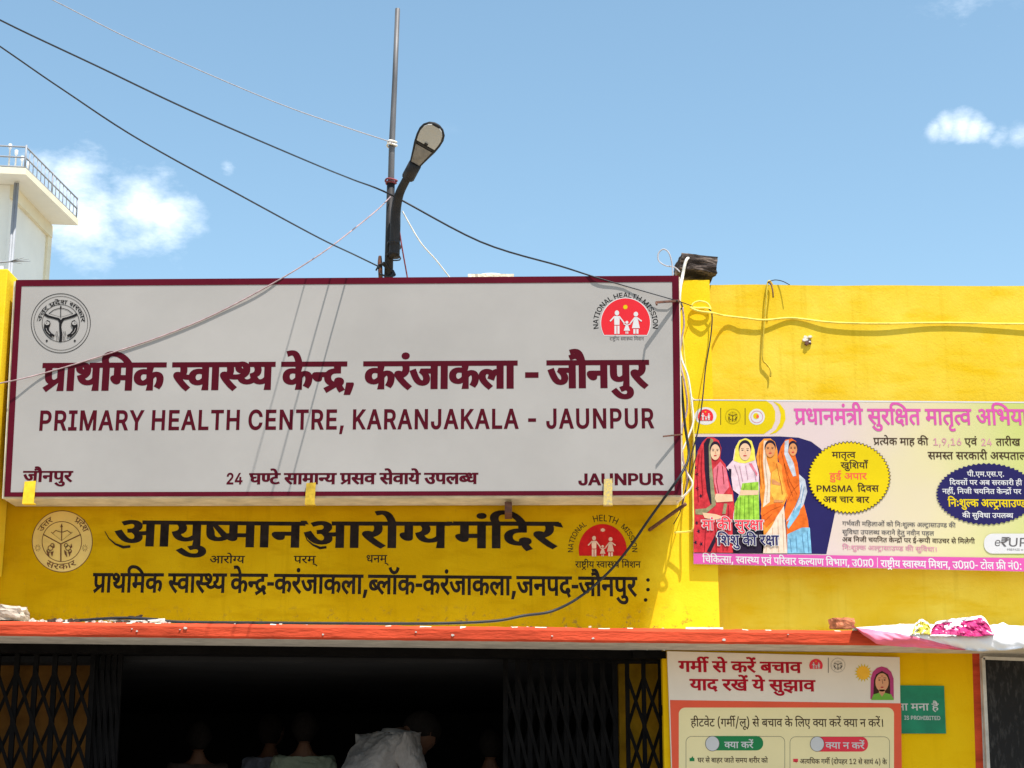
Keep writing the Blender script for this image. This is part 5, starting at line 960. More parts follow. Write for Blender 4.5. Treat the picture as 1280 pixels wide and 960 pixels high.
mb = MB()
for px, py in ((165, 786), (171, 789), (225, 787), (232, 785), (404, 793), (520, 790), (566, 794), (690, 795), (741, 798), (905, 800), (985, 793)):
    c = P(px, py, LEDGE_Y - 0.004); r_ = random.uniform(0.004, 0.011)
    mb.prism([(c.x + r_ * math.cos(t) * random.uniform(0.7, 1.5), c.z + r_ * 0.8 * math.sin(t) * random.uniform(0.6, 1.2)) for t in (0, 1.1, 2.2, 3.3, 4.4, 5.4)], LEDGE_Y - 0.006, LEDGE_Y + 0.002)
o = mb.build('paint_chip', M_white_under, bld); o['kind'] = 'stuff'

# ------------------------------------------------------------------ the main sign
xl = (P(20, 350, SIGN_Y).x + P(5, 625, SIGN_Y).x) / 2; xr = (P(848.5, 345, SIGN_Y).x + P(852, 620, SIGN_Y).x) / 2
skew = ((P(20, 350, SIGN_Y).x - P(5, 625, SIGN_Y).x) / 2, (P(848.5, 345, SIGN_Y).x - P(852, 620, SIGN_Y).x) / 2)
zt = (P(20, 350, SIGN_Y).z, P(848.5, 344.5, SIGN_Y).z); zb = (P(5, 621, SIGN_Y).z, P(852, 619, SIGN_Y).z)
sg = thing('sign_board', 'long white sign board with maroon border and large Hindi and English lettering', 'sign', ((xl + xr) / 2, SIGN_Y + 0.15, zb[0]))


def sgp(u, v):
    """sign face: u across, v down, both 0..1"""
    return (xl + (xr - xl) * u + (skew[0] * (1 - u) + skew[1] * u) * (1 - 2 * v), (zt[0] + (zt[1] - zt[0]) * u) * (1 - v) + (zb[0] + (zb[1] - zb[0]) * u) * v)


MB().prism([sgp(-0.004, 0.004), sgp(1.002, 0.004), sgp(1.002, 1.006), sgp(-0.004, 1.006)], SIGN_Y + 0.012, WALL_Y - 0.012).build('box_frame', M_cream, sg, 0.004)
MB().prism([sgp(0, 0), sgp(1, 0), sgp(1, 1), sgp(0, 1)], SIGN_Y, SIGN_Y + 0.012).build('face_panel', M_face, sg)
bt, bb, bl, br_ = 0.030, 0.020, 0.0092, 0.0102
o_, i_ = [sgp(0, 0), sgp(1, 0), sgp(1, 1), sgp(0, 1)], [sgp(bl, bt), sgp(1 - br_, bt), sgp(1 - br_, 1 - bb), sgp(bl, 1 - bb)]
mb = MB()
for k in range(4):
    a, b, c, d = o_[k], o_[(k + 1) % 4], i_[(k + 1) % 4], i_[k]
    mb.add([(a[0], SIGN_Y - 0.002, a[1]), (b[0], SIGN_Y - 0.002, b[1]), (c[0], SIGN_Y - 0.002, c[1]), (d[0], SIGN_Y - 0.002, d[1])], [(3, 2, 1, 0)])
mb.build('border', M_maroon, sg)
ROLL = (zb[1] - zb[0])
f = Flat(SIGN_Y)
f.text("प्राथमिक स्वास्थ्य केन्द्र, करंजाकला - जौनपुर", (51, 487.5), (812, 483.5), 32.5, M_maroon_ink, 0, (52, 26))
f.build('hindi_title', sg)
f = Flat(SIGN_Y)
f.text("PRIMARY HEALTH CENTRE, KARANJAKALA - JAUNPUR", (49, 537.5), (818, 534.5), 23.5, M_maroon_ink, 0, (33, 27), track=75)
f.build('english_title', sg)
f = Flat(SIGN_Y)
f.text("जौनपुर", (28, 602), (91, 602), 13, M_maroon_ink, 0, (40, 20))
f.build('district_name', sg); f = Flat(SIGN_Y)
f.text("24", (283, 605), (303, 605), 13.5, M_maroon_ink, 0, (30, 26))
f.text("घण्टे सामान्य प्रसव सेवाये उपलब्ध", (311, 605), (598, 604.5), 13.2, M_maroon_ink, 0, (44, 22))
f.build('service_line', sg); f = Flat(SIGN_Y)
f.text("JAUNPUR", (723, 606), (830, 605.5), 13.5, M_maroon_ink, 0, (44, 36))
f.build('district_name', sg)
f = Flat(SIGN_Y); emblem_print(f, 76, 404, 37, M_black_ink, None, 1); f.build('state_emblem', sg)
f = Flat(SIGN_Y)
mission_print(f, 782, 403.5, 30.6, M_logo_red, M_white_ink, 0, M_white_ink)
f.arc("NATIONAL HEALTH MISSION", 782, 404.5, 34.3, 191, -11, 6.2, M_black_ink, 0, (12, 12))
f.text("राष्ट्रीय स्वास्थ्य मिशन", (762, 425.5), (805, 425.5), 4.2, M_grey_ink, 0)
f.build('mission_logo', sg)
# straps that hold the lower edge
for x0, x1, y0, y1, m in ((31, 43, 602, 629, M_yellow_strap), (383, 394, 604, 631, M_ochre_strap), (755, 766, 599, 631, M_strap_worn)):
    mb = MB(); a = P(x0, y0, SIGN_Y - 0.012); b = P(x1, y1, SIGN_Y - 0.012)
    zb_ = min(b.z, zb[0] - 0.045)
    mb.add([], [])
    mb.prism([(a.x, a.z), (b.x, a.z + 0.004), (b.x - 0.004, zb_), (a.x - 0.006, zb_)], SIGN_Y - 0.016, SIGN_Y - 0.009)
    mb.box((a.x - 0.004, SIGN_Y - 0.009, zb_ - 0.001), (b.x, SIGN_Y + 0.03, zb_ + 0.006))
    mb.build('strap', m, sg, 0.001)
mb = MB()
mb.bar(P(820, 378, SIGN_Y - 0.09), P(849, 376, SIGN_Y + 0.0), 0.012, 0.012)
mb.bar(P(820, 378, SIGN_Y - 0.09), P(821, 381, SIGN_Y - 0.11), 0.01, 0.01)
mb.build('hook', M_rust, sg)
mb = MB(); mb.bar(P(829, 545.5, SIGN_Y - 0.06), P(853, 543, SIGN_Y + 0.0), 0.008, 0.008); mb.build('hook', M_rust, sg)
mb = MB(); mb.tube([P(857, 630, SIGN_Y + 0.0), P(836, 645, SIGN_Y + 0.12), P(811, 663, WALL_Y + 0.01)], 0.011, 8); mb.build('stay_rod', M_rust, sg)
MB().box((P(631, 636, 10.05).x, SIGN_Y + 0.06, zb[0] - 0.085), (P(640, 636, 10.05).x, WALL_Y, zb[0] - 0.02)).build('bracket', M_rust, sg)

# ------------------------------------------------------------------ mast with street lamp
MY = 10.75
mast = thing('mast_pole', 'tall thin steel pipe mast rising behind the middle of the sign', 'pole', P(486, 345, MY))
MB().tube([P(485, 372, MY), P(490, 178, MY), P(493.5, 100, MY), P(497, 11, MY)], [0.024, 0.021, 0.018, 0.017], 10, smooth_path=False).build('pipe', M_steel, mast)
for py, px, m_, s in ((178, 490.3, 0, 2.0), (182, 490.0, 0, 2.2), (226, 489, 1, 2.6), (229, 489, 1, 2.2)):
    mb = MB(); c = P(px, py, MY); mb.tube([c + Vector((0.030 * s / 2 * math.cos(t), 0.030 * s / 2 * math.sin(t), 0.004 * math.sin(2 * t))) for t in [2 * math.pi * k / 10 for k in range(11)]], 0.007, 5, m_, cap=False, steps=2)
    mb.build('binding', [M_cable_white, M_cable_red], mast)
LY = MY - 0.06
MB().tube([P(485, 374, MY), P(488.6, 230, MY)], [0.030, 0.027], 10, smooth_path=False).build('sleeve', M_dark_steel, mast)
lamp = thing('street_lamp', 'dark grey street lamp with frosted lens tied to the mast above the sign', 'lamp', P(491, 325, LY))
arm = [P(493, 322, LY), P(494, 285, LY), P(495, 262, LY - 0.02), P(499, 243, LY - 0.07), P(506, 228, LY - 0.13), P(513, 216, LY - 0.18)]
arm_o = MB().tube(arm, [0.036, 0.036, 0.034, 0.031, 0.029, 0.028], 12).build('arm', M_dark_steel, lamp)
MB().tube([P(510, 222, LY - 0.15), P(519, 205, LY - 0.24)], 0.044, 10, smooth_path=False).build('clamp', M_dark_steel, lamp)
# head: a paddle that leans towards the street, seen from below
hA = P(515, 212, LY - 0.2); hB = P(546.5, 155, LY - 0.46)
ax = (hB - hA); hl = ax.length; ax.normalize()
vw = (hA - cam.location).normalized() + Vector((0.12, 0, 0.25)); sd = ax.cross(vw).normalized(); nr = ax.cross(sd).normalized()
if nr.y > 0: nr = -nr          # underside faces the viewer
def headpt(u, w, h): return hA + ax * (u * hl) + sd * w + nr * h
prof = [(0, 0.030), (0.08, 0.036), (0.2, 0.047), (0.35, 0.062), (0.5, 0.078), (0.65, 0.088), (0.78, 0.090), (0.88, 0.080), (0.95, 0.058), (0.99, 0.028), (1.0, 0.006)]
vs = []; fs = []; N = 12
for u, w in prof:
    for k in range(N):
        t = 2 * math.pi * k / N
        c, s = math.cos(t), math.sin(t)
        vs.append(headpt(u, w * (abs(c) ** 0.7) * (1 if c > 0 else -1), 0.018 * min(1, w / 0.05) * s * (1.6 if s < 0 else 0.6)))
for i in range(len(prof) - 1):
    for k in range(N): fs.append((i * N + k, i * N + (k + 1) % N, (i + 1) * N + (k + 1) % N, (i + 1) * N + k))
fs += [tuple(range(N)), tuple(range((len(prof) - 1) * N, len(prof) * N))]
MB().add(vs, fs, 0, True).build('lamp_head', M_dark_steel, lamp)
mb = MB()
def plate(prof, h, mi):
    n = len(prof); vs = [headpt(u, -w, h) for u, w in prof] + [headpt(u, w, h) for u, w in prof] + [headpt(u, -w, h - 0.012) for u, w in prof] + [headpt(u, w, h - 0.012) for u, w in prof]
    fs = [(i, i + 1, i + 1 + n, i + n) for i in range(n - 1)] + [(i, i + 1, i + 1 + 2 * n, i + 2 * n) for i in range(n - 1)] + [(i + n, i + 1 + n, i + 1 + 3 * n, i + 3 * n) for i in range(n - 1)]
    mb.add(vs, fs, mi)
plate([(0.57, 0.066), (0.65, 0.072), (0.76, 0.076), (0.86, 0.068), (0.93, 0.050), (0.965, 0.028)], 0.021, 0); lens_o = mb.build('lens', M_lens, lamp)
mb = MB(); plate([(0.16, 0.030), (0.34, 0.045), (0.5, 0.060)], 0.020, 0)
mb.build('driver_cover', M_reflector, lamp)
mb = MB(); mb.add([headpt(u, w, 0.024) for u, w in ((0.52, -0.05), (0.52, 0.05), (0.555, 0.052), (0.555, -0.052))], [(0, 1, 2, 3)]); mb.add([headpt(u, w, 0.030) for u, w in ((0.58, -0.012), (0.58, 0.012), (0.62, 0.012), (0.62, -0.012))], [(0, 1, 2, 3)]); mb.build('led_module', M_dark_steel, lens_o)
mb = MB()
for py, px in ((305, 490.5), (319, 490)):
    a = P(px - 5.6, py, LY); b = P(px + 8.6, py, LY)
    mb.tube([a, a + Vector((0.01, -0.05, 0)), b + Vector((-0.01, -0.05, 0)), b, b + Vector((0, 0.1, 0)), a + Vector((0, 0.1, 0)), a], 0.005, 5, steps=3)
mb.build('tie_wire', M_cable_black, arm_o)
st = thing('stub_post', 'short rusty post stub with wire wound round it left of the mast', 'post', P(476, 345, MY))
MB().tube([P(476, 352, MY), P(475, 330, MY), P(475, 320, MY)], [0.014, 0.016, 0.010], 8).build('post', M_rust, st)
mb = MB()
for k in range(3): mb.tube([P(470 + 3 * k, 338 - 2 * k, MY - 0.03), P(476 + 2 * k, 330 - k, MY - 0.06), P(484 + k, 336, MY - 0.03), P(494 - k, 343 - 2 * k, MY - 0.02), P(486, 346, MY - 0.05), P(474, 342, MY - 0.04)], 0.006, 5)
mb.build('wound_wire', M_cable_black, st)
cap = thing('roof_dome', 'low pale rounded cap just showing over the top edge of the sign', 'roof cap', P(614, 346, 10.6))
vs = []; c0 = P(614, 351, 10.6)
for i in range(6):
    for k in range(20):
        t = 2 * math.pi * k / 20; e = math.pi / 2 * i / 5.5
        vs.append((c0.x + 0.14 * math.cos(t) * math.cos(e), 10.6 + 0.14 * math.sin(t) * math.cos(e), c0.z + 0.032 * math.sin(e)))
MB().add(vs, [(i * 20 + k, i * 20 + (k + 1) % 20, (i + 1) * 20 + (k + 1) % 20, (i + 1) * 20 + k) for i in range(5) for k in range(20)] + [tuple(range(100, 120))], 0, True).build('dome', M_chip_and_glare, cap)
MB().box((c0.x - 0.15, 10.45, z_top - 0.14), (c0.x + 0.15, 10.75, c0.z - 0.0)).build('plinth', M_chip_and_glare, cap)

# ------------------------------------------------------------------ cables
def cable(name, label, pts, r, m, group=None, n=6, cat='cable'):
    return tag(MB().tube(pts, r, n).build(name, m), label, cat, group)

G_IN = 'overhead wires running in from the street'
def overhead(p_end, w, xy):  # world polyline towards the street
    return [p_end] + w
e1 = P(490, 178, MY - 0.03)
cable('overhead_cable', 'thin pale wire from the highest tie of the mast to the upper left', [e1, P(426, 157, 9.6), P(350, 130, 7.1), P(200, 66, 4.67), P(66, 0, 3.58), P(-120, -95, 2.7)], [0.0042, 0.004, 0.0026, 0.0016, 0.0012, 0.0009], M_cable_grey, G_IN)
e2 = P(490, 244, LY - 0.06)
cable('overhead_cable', 'thick black cable crossing the mast and ending at the top right corner of the sign',
      [P(-130, -45, 2.5), P(0, 25, 3.02), P(120, 82, 3.7), P(260, 148, 5.08), P(400, 208, 8.05), P(441, 224.5, 9.7), e2, P(600, 302, 10.4), P(700, 332.5, 9.99), P(736, 344, 9.893), P(780, 357, 9.892), P(846, 376, 9.892), P(866, 383, 10.16)], [0.0015, 0.0018, 0.0022, 0.003, 0.0042, 0.005, 0.0066, 0.0062, 0.0055, 0.005, 0.0035, 0.003, 0.003], M_cable_black, G_IN)
e3 = P(475, 334, MY - 0.05)
cable('overhead_cable', 'black cable sagging from the left edge to the stub post behind the sign', [e3, P(443, 318.5, 9.95), P(400, 298, 8.29), P(300, 244, 5.85), P(180, 178, 4.33), P(80, 113, 3.55), P(0, 58, 3.11), P(-130, -30, 2.58)], [0.005, 0.005, 0.0042, 0.0032, 0.0023, 0.0018, 0.0016, 0.0014], M_cable_black, G_IN)
cable('pink_string', 'pinkish twisted string from the mast down across the sign to its left edge',
      [P(488, 246, MY - 0.04), P(472, 262, 10.5), P(440, 288, 10.2), P(400, 318, 9.95), P(345, 352, 9.893), P(270, 392, 9.893), P(200, 421, 9.893), P(130, 444, 9.893), P(60, 465, 9.893), P(0, 479, 9.84), P(-90, 492, 9.8)], 0.0042, M_cable_pink, cat='string')
cable('stay_string', 'pale blue white string slanting down right from the lamp to the roof', [P(503, 264, LY), P(525, 302, MY), P(545, 325, MY + 0.1), P(566, 352, MY + 0.2)], 0.0045, M_cable_white, cat='string')
cable('lamp_lead', 'dark lead hanging beside the lamp arm down to the roof', [P(498, 262, LY), P(499, 285, LY), P(503, 312, LY), P(508, 340, MY), P(510, 352, MY)], 0.005, M_cable_red, cat='cable')
# bundle at the right edge of the sign
G_B = 'cables hanging down the right edge of the sign'
B0 = SIGN_Y + 0.1
cable('hanging_cable', 'white cable winding down the right edge of the sign to below its corner', [P(849, 350, B0 - 0.06), P(848, 400, B0), P(851, 444, B0), P(860, 471, B0 - .02), P(865, 506, B0), P(866.5, 528, B0), P(858, 552, B0), P(851, 571, B0), P(858, 590, B0), P(865.5, 606, B0), P(853, 622, B0 + .02), P(846, 628, B0 + .06)], 0.006, M_cable_white, G_B)
cable('hanging_cable', 'pink and brown cable beside the white one on the right edge of the sign', [P(853, 384, B0), P(855, 405, B0), P(852, 425, B0), P(850, 450, B0), P(856, 480, B0 - 0.03), P(859, 510, B0), P(852, 540, B0), P(854, 575, B0), P(859, 598, B0), P(853, 630, B0 + .1)], 0.006, M_cable_pink, G_B)
cable('hanging_cable', 'yellow painted cable against the pier ending in a square bend beside the banner', [P(853, 420, 10.1), P(857, 460, 10.12), P(863, 500, 10.1), P(868, 560, 10.1), P(866, 610, 10.1), P(866.5, 650, 10.1), P(865.5, 662, 10.1), P(860, 664.5, 10.12), P(843, 665.5, 10.14)], 0.006, M_cable_yellow, G_B)
cable('hanging_cable', 'thin black cable hanging in front of the banner edge from the loop on the pier', [P(886, 386, 10.17), P(890, 394, 10.17), P(888.5, 420, 10.17), P(882, 460, 10.15), P(878, 500, 10.1), P(872, 540, 10.08), P(864, 570, 10.06), P(860, 600, 10.05), P(856, 618, 10.03)], 0.0042, M_cable_black, G_B)
cable('hanging_cable', 'thick black cable crossing the painted logo down to the ledge and running left along it',
      [P(851, 470, B0), P(856, 530, B0), P(861, 568, B0 - .02), P(853, 590, SIGN_Y - 0.03), P(838, 612, SIGN_Y - 0.03), P(812, 648, SIGN_Y + .08), P(787, 684, 10.06), P(760, 716, 10.1), P(725, 746, 10.1), P(690, 764, 10.08), P(655, 769.5, 10.0), P(620, 776, 9.95), P(560, 779, 9.9), P(480, 779.5, 9.88), P(330, 778.5, 9.86), P(225, 777.5, 9.85), P(190, 774, 9.84), P(150, 772.5, 9.84), P(105, 775, 9.85), P(75, 777, 9.86)], 0.0085, M_cable_black, G_B)
cable('hanging_cable', 'pale thin cable looping out above the top right corner of the sign', [P(841, 348, B0 - .05), P(840, 330, B0 - .05), P(836, 316, B0 - .05), P(829, 311.5, B0 - .05), P(823, 317, B0 - .05), P(823.5, 326, B0 - .05), P(832, 332, B0 - .05), P(843, 334, B0), P(850, 340, B0)], 0.0045, M_cable_grey, G_B)
cable('hanging_cable', 'white cable hooked over the dark block on top of the pier', [P(862, 334, 10.5), P(862, 324.5, 10.3), P(859, 323.5, 10.12), P(856, 331, 10.1), P(853, 346, 10.1), P(850, 362, 10.0), P(849, 380, B0)], 0.010, M_cable_white, G_B)
cable('hanging_cable', 'black lead bending round the top right corner of the sign', [P(846, 376, 9.86), P(850, 377, B0), P(853, 384, B0), P(850, 388, B0), P(849, 400, B0 + .02), P(850, 420, B0 + .03)], 0.006, M_cable_black, G_B)
cable('hanging_cable', 'pale cable hanging to the pier from the white loop below the sign corner', [P(872, 565, 10.1), P(858, 610, 10.08), P(850, 640, 10.08), P(842, 655, 10.15)], 0.003, M_cable_black, G_B)
# yellow wire run along the wall
cable('wall_cable', 'yellow painted cable loop tied round the pier and run along the right parapet',
      [P(863, 386, 10.185), P(867, 379, 10.18), P(875, 376.5, 10.18), P(884, 379, 10.18), P(888, 386, 10.18), P(882, 385, 10.17), P(872, 385, 10.17), P(864, 385, 10.175), P(874, 389, 10.16), P(890, 391, 10.17), P(905, 394.5, 10.315), P(930, 397.5, 10.322), P(955, 400, 10.325), P(985, 397.5, 10.34), P(1005, 399, 10.34), P(1040, 403, 10.332), P(1100, 404.5, 10.33), P(1180, 403.5, 10.338), P(1290, 405, 10.33), P(1500, 404, 10.3)], 0.0064, M_cable_yellow)
hw = thing('hanging_wire', 'yellow painted wire hanging over the top of the right parapet with dark loose ends', 'wire', P(960, 355, RECESS_Y))
MB().tube([P(966, 357, RECESS_Y + 0.1), P(962, 351, RECESS_Y + .02), P(959, 357, RECESS_Y - .02), P(957, 385, RECESS_Y - .025), P(954, 420, RECESS_Y - .02), P(953.5, 448, RECESS_Y - .02), P(958, 455, RECESS_Y - .02), P(963, 462, RECESS_Y - .02), P(963, 471, RECESS_Y - .02)], 0.0055, 6).build('strand', M_strand, hw)
MB().tube([P(959, 353, RECESS_Y - .01), P(968, 350, RECESS_Y), P(978, 351.5, RECESS_Y - .02), P(987, 356, RECESS_Y - .05)], 0.003, 5).build('loose_end', M_cable_black, hw)
MB().tube([P(960, 352, RECESS_Y - .02), P(964, 356, RECESS_Y - .02), P(966, 364, RECESS_Y - .05), P(966.5, 372, RECESS_Y - .05)], 0.005, 5).build('loose_end', M_rust, hw)

# dark block on the pier
def rough_block(name, label, cat, c, sx, sy, sz, rot, m, seed, amp=0.12, sub=3, edge=0.1):
    bm = bmesh.new(); bmesh.ops.create_cube(bm, size=1)
    bmesh.ops.subdivide_edges(bm, edges=bm.edges[:], cuts=sub * 2 + 1, use_grid_fill=True)
    for v in bm.verts:
        p = v.co.copy()
        r = 1 - edge * max(0, p.length - 0.62) * 2
        d = noise.noise_vector(Vector((p.x * 3 + seed, p.y * 3, p.z * 3))) * amp + noise.noise_vector(Vector((p.x * 9, p.y * 9 + seed, p.z * 14))) * amp * 0.4
        v.co = Vector((p.x * sx * r, p.y * sy * r, p.z * sz * r)) + Vector((d.x * sx, d.y * sy, d.z * sz)) * 0.5
    me = bpy.data.meshes.new(name); bm.to_mesh(me); bm.free()
    o = link(name, me, None, m); o.location = c; o.rotation_euler = rot
    return tag(o, label, cat)
rough_block('weathered_block', 'dark cracked weathered block lying tilted on top of the pier', 'block', P(869, 337, 10.33) , 0.235, 0.30, 0.105, (0, math.radians(6), math.radians(4)), M_block, 2.0, 0.10, 4, 0.03)
rough_block('stone', 'rounded pale dusty stone lying on the left end of the ledge', 'stone', P(6, 767, 9.95), 0.24, 0.2, 0.085, (0, math.radians(4), 0), M_stone, 5.0, 0.22)
rough_block('brick_piece', 'broken piece of red brick on the ledge left of the crumpled sheet', 'brick', P(1052, 779.5, 10.0), 0.125, 0.1, 0.06, (0, 0, 0.3), M_brick, 8.0, 0.2)

# rubble along the ledge
mb = MB(); rnd = random.Random(4)
for i in range(170):
    px = rnd.choice((rnd.uniform(38, 215), rnd.uniform(38, 215), rnd.uniform(38, 830)))
    Y = rnd.uniform(9.79, 9.95); c = P(px, 780, Y); c.z = ledge_top + 0.008 + FALL * c.x
    s = rnd.uniform(0.004, 0.016) if px < 215 else rnd.uniform(0.002, 0.007)
    pts = [(c.x + s * 1.5 * math.cos(t), c.z + s * 0.8 * (math.sin(t) + 0.8) * rnd.uniform(0.7, 1.2)) for t in (0.2, 1.4, 2.6, 3.8, 5.2)]
    mb.prism(pts, Y, Y + s * 1.5, 1 if rnd.random() < 0.4 else 0)
o = mb.build('rubble', [M_debris, M_debris_dark]); o['kind'] = 'stuff'; tag(o, 'crumbs of plaster and dark scraps strewn along the ledge', 'rubble')
cs = MB().tube([P(132, 774, 9.86), P(150, 776, 9.85), P(172, 777, 9.84), P(190, 776, 9.84), P(206, 775.5, 9.84)], [0.006, 0.008, 0.008, 0.010, 0.011], 6).build('white_strip', M_cable_white); tag(cs, 'pale plastic strip lying on the ledge beside the black cable', 'strip')
lf = MB(); lf.prism([P(158, 772, 9.88), P(163, 770, 9.88), P(170, 771, 9.88), P(178, 768.5, 9.88), P(175, 773, 9.88), P(160, 773.5, 9.88)], 9.86, 9.9)
tag(lf.build('dry_leaf', M_debris_dark), 'dark curled dry leaf on the ledge under the painted wall', 'leaf')

# ------------------------------------------------------------------ gates
x_gl = -5.1
gate_top = P(400, 822, 10.3).z
def gate(name, label, bays, y, depth=0.0):
    """collapsible gate: bays = list of x positions of the uprights"""
    t = thing(name, label, 'gate', ((bays[0] + bays[-1]) / 2, y, 0.52), 'collapsible steel gates across the entrance')
    zt_ = gate_top + 0.01 - 0.011 * (bays[0] + 1.2); zbm = 0.62
    first = None
    xm = (bays[0] + bays[-1]) / 2; pm = 640 + xm * 204; ztop = P(pm, 837 + 0.0125 * max(0, pm - 60), y).z; step = ztop - P(pm, 899 + 0.0125 * max(0, pm - 60), y).z
    for i, x in enumerate(bays):
        w = 0.030 if bays[-1] - bays[0] > 0.6 else 0.026
        a = MB().box((x - w / 2, y - 0.012, zbm), (x + w / 2, y + 0.012, zt_))
        a.build('upright', M_grille, t)
    for i in range(len(bays) - 1):
        xa, xb = bays[i], bays[i + 1]
        mb = MB(); z = ztop; k = 0
        while z - step > zbm:
            w = 0.020
            mb.bar((xa, y - 0.018, z), (xb, y - 0.018, z - step), w, 0.005)
            mb.bar((xb, y + 0.018, z), (xa, y + 0.018, z - step), w, 0.005)
            z -= step; k += 1
        mb.build('lattice', M_grille, t)
    return t
GY = 10.36
pxs = [-6 + 23.9 * i for i in range(-8, 6)] 
bays = [P(p, 880, GY).x for p in pxs]
gate('sliding_gate', 'black collapsible steel gate leaf stretched open at the left side of the entrance', bays, GY)
pxs = [118, 126, 133, 141, 148]
gate('sliding_gate', 'black collapsible gate section folded tight just right of the left leaf', [P(p, 880, GY + .03).x for p in pxs], GY + 0.03)
pxs = [632 + 15.2 * i for i in range(10)]
gate('sliding_gate', 'black half folded gate section with closely spaced uprights right of the people', [P(p, 880, GY + 0.04).x for p in pxs], GY + 0.04)
pxs = [784.5, 805, 826]
gate('sliding_gate', 'black collapsible steel gate leaf stretched open at the right jamb beside the heat advice poster', [P(p, 880, GY).x for p in pxs], GY)
rail = thing('gate_rail', 'black steel channel running along the top of the entrance above the gates', 'rail', (0, GY, gate_top))
mb = MB(); a = P(832, 813.5, LOWER_Y + 0.02)
yy = LOWER_Y + 0.02; mb.prism([P(-420, 799, yy), P(832, 812, yy), P(832, 823.5, yy), P(-420, 811, yy)], yy, GY + 0.07); mb.build('channel', M_grille, rail)
MB().box((a.x - 0.2, LOWER_Y - 0.01, gate_top - 0.01), (a.x, LOWER_Y + 0.02, P(830, 814, LOWER_Y).z)).build('end_plate', M_grille, rail)
MB().tube([P(808, 811.5, LOWER_Y - 0.02), P(816, 808, LOWER_Y - 0.04), P(824, 809, LOWER_Y - .04), P(831, 812, LOWER_Y - .02)], 0.008, 6).build('tie_rag', M_cable_white, rail)
MB().tube([P(826, 884, GY - .03), P(829, 888, GY - .04), P(830, 893, GY - .03)], 0.02, 8).build('lock', M_grille, rail)

# ------------------------------------------------------------------ banner on the right wall
bn = thing('banner', 'wide printed campaign banner with four women and yellow and blue badges on the wall', 'banner', P(1080, 705, BANNER_Y))
M_bannerbase = bpy.data.materials.new('banner_print_ground'); M_bannerbase.use_nodes = True
nn, ll = M_bannerbase.node_tree.nodes, M_bannerbase.node_tree.links
tc = nn.new('ShaderNodeTexCoord'); sx = nn.new('ShaderNodeSeparateXYZ'); ll.new(tc.outputs['Object'], sx.inputs[0])
mr = nn.new('ShaderNodeMapRange'); mr.inputs['From Min'].default_value = P(1020, 600, BANNER_Y).x; mr.inputs['From Max'].default_value = P(1290, 600, BANNER_Y).x
nz = nn.new('ShaderNodeTexNoise'); nz.inputs['Scale'].default_value = 1.5; ll.new(tc.outputs['Object'], nz.inputs['Vector'])
ad = nn.new('ShaderNodeMath'); ad.operation = 'ADD'; ll.new(sx.outputs['X'], ad.inputs[0])
sb = nn.new('ShaderNodeMath'); sb.operation = 'MULTIPLY_ADD'; ll.new(nz.outputs[0], sb.inputs[0]); sb.inputs[1].default_value = 0.8; sb.inputs[2].default_value = -0.4
ll.new(sb.outputs[0], ad.inputs[1]); ll.new(ad.outputs[0], mr.inputs['Value'])
cr = nn.new('ShaderNodeValToRGB'); el = cr.color_ramp.elements
el[0].position = 0; el[0].color = (*srgb(200, 180, 176), 1); el[1].position = 1; el[1].color = (*srgb(180, 186, 104), 1)
e = el.new(0.55); e.color = (*srgb(202, 190, 146), 1)
ll.new(mr.outputs[0], cr.inputs[0]); nn['Principled BSDF'].inputs['Specular IOR Level'].default_value = 0.15; ll.new(cr.outputs[0], nn['Principled BSDF'].inputs['Base Color']); nn['Principled BSDF'].inputs['Roughness'].default_value = 0.45
bq = [P(866, 499, BANNER_Y), P(1345, 503, BANNER_Y), P(1345, 716, BANNER_Y), P(867, 705, BANNER_Y)]
MB().prism(bq, BANNER_Y, BANNER_Y + 0.004).build('flex_sheet', M_bannerbase, bn)
f = Flat(BANNER_Y)
f.poly([(866.5, 500.5), (958, 501), (965, 506), (969, 514), (969, 526), (965, 535), (955, 542.5), (867, 542)], M_yellow_ink, 0)
f.poly([(966, 501.2), (975, 505), (981, 513), (982, 524), (978, 534), (970, 541), (962, 543), (970, 537), (975, 528), (976, 518), (973, 508)], M_yellow_ink, 0)
f.rect(900.5, 510, 901.3, 531, M_brown_ink, 1); f.rect(931, 510, 931.8, 531, M_brown_ink, 1)
f.disc(882, 520, 13.5, 11, M_white_ink, 1)
mission_print(f, 882, 521, 9.6, M_logo_red, M_white_ink, 2)
emblem_print(f, 916, 520.5, 9.5, M_brown_ink, M_yellow_ink, 2, False)
f.disc(946, 521, 10, 10, M_white_ink, 1); f.ring(946, 521, 7.4, 0.8, M_fadedpink, 2, 24); f.disc(945, 520, 3.6, 3.8, M_yellow_ink, 2, 16); f.disc(947, 520.5, 1.8, 2.4, M_orange, 3, 12)
f.build('logo_header', bn)
f = Flat(BANNER_Y); f.line([(866, 500), (1345, 503.5)], 1.8, M_white_ink, 0); f.build('top_hem', bn)
f = Flat(BANNER_Y)
f.poly([(867.5, 546), (975, 545.5), (998, 547), (1014, 552), (1026, 561), (1034, 572), (1041, 600), (1044, 640), (1033, 692.5), (868, 691)], M_navy_ink, 0)
f.build('navy_panel', bn)
f = Flat(BANNER_Y)
f.poly([(866.8, 691.5), (1345, 698.5), (1345, 715.8), (867.2, 704.6)], M_pink_ink, 3)
f.text("चिकित्सा, स्वास्थ्य एवं परिवार कल्याण विभाग, उ0प्र0", (878, 703), (1092, 708.5), 8.4, M_white_ink, 4, (22, 14))
f.rect(1096.4, 697, 1097.2, 709.5, M_white_ink, 4)
f.text("राष्ट्रीय स्वास्थ्य मिशन, उ0प्र0- टोल फ्री नं0:", (1101, 708.8), (1277, 712), 8.4, M_white_ink, 4, (22, 14))
f.build('footer_strip', bn)
f = Flat(BANNER_Y)
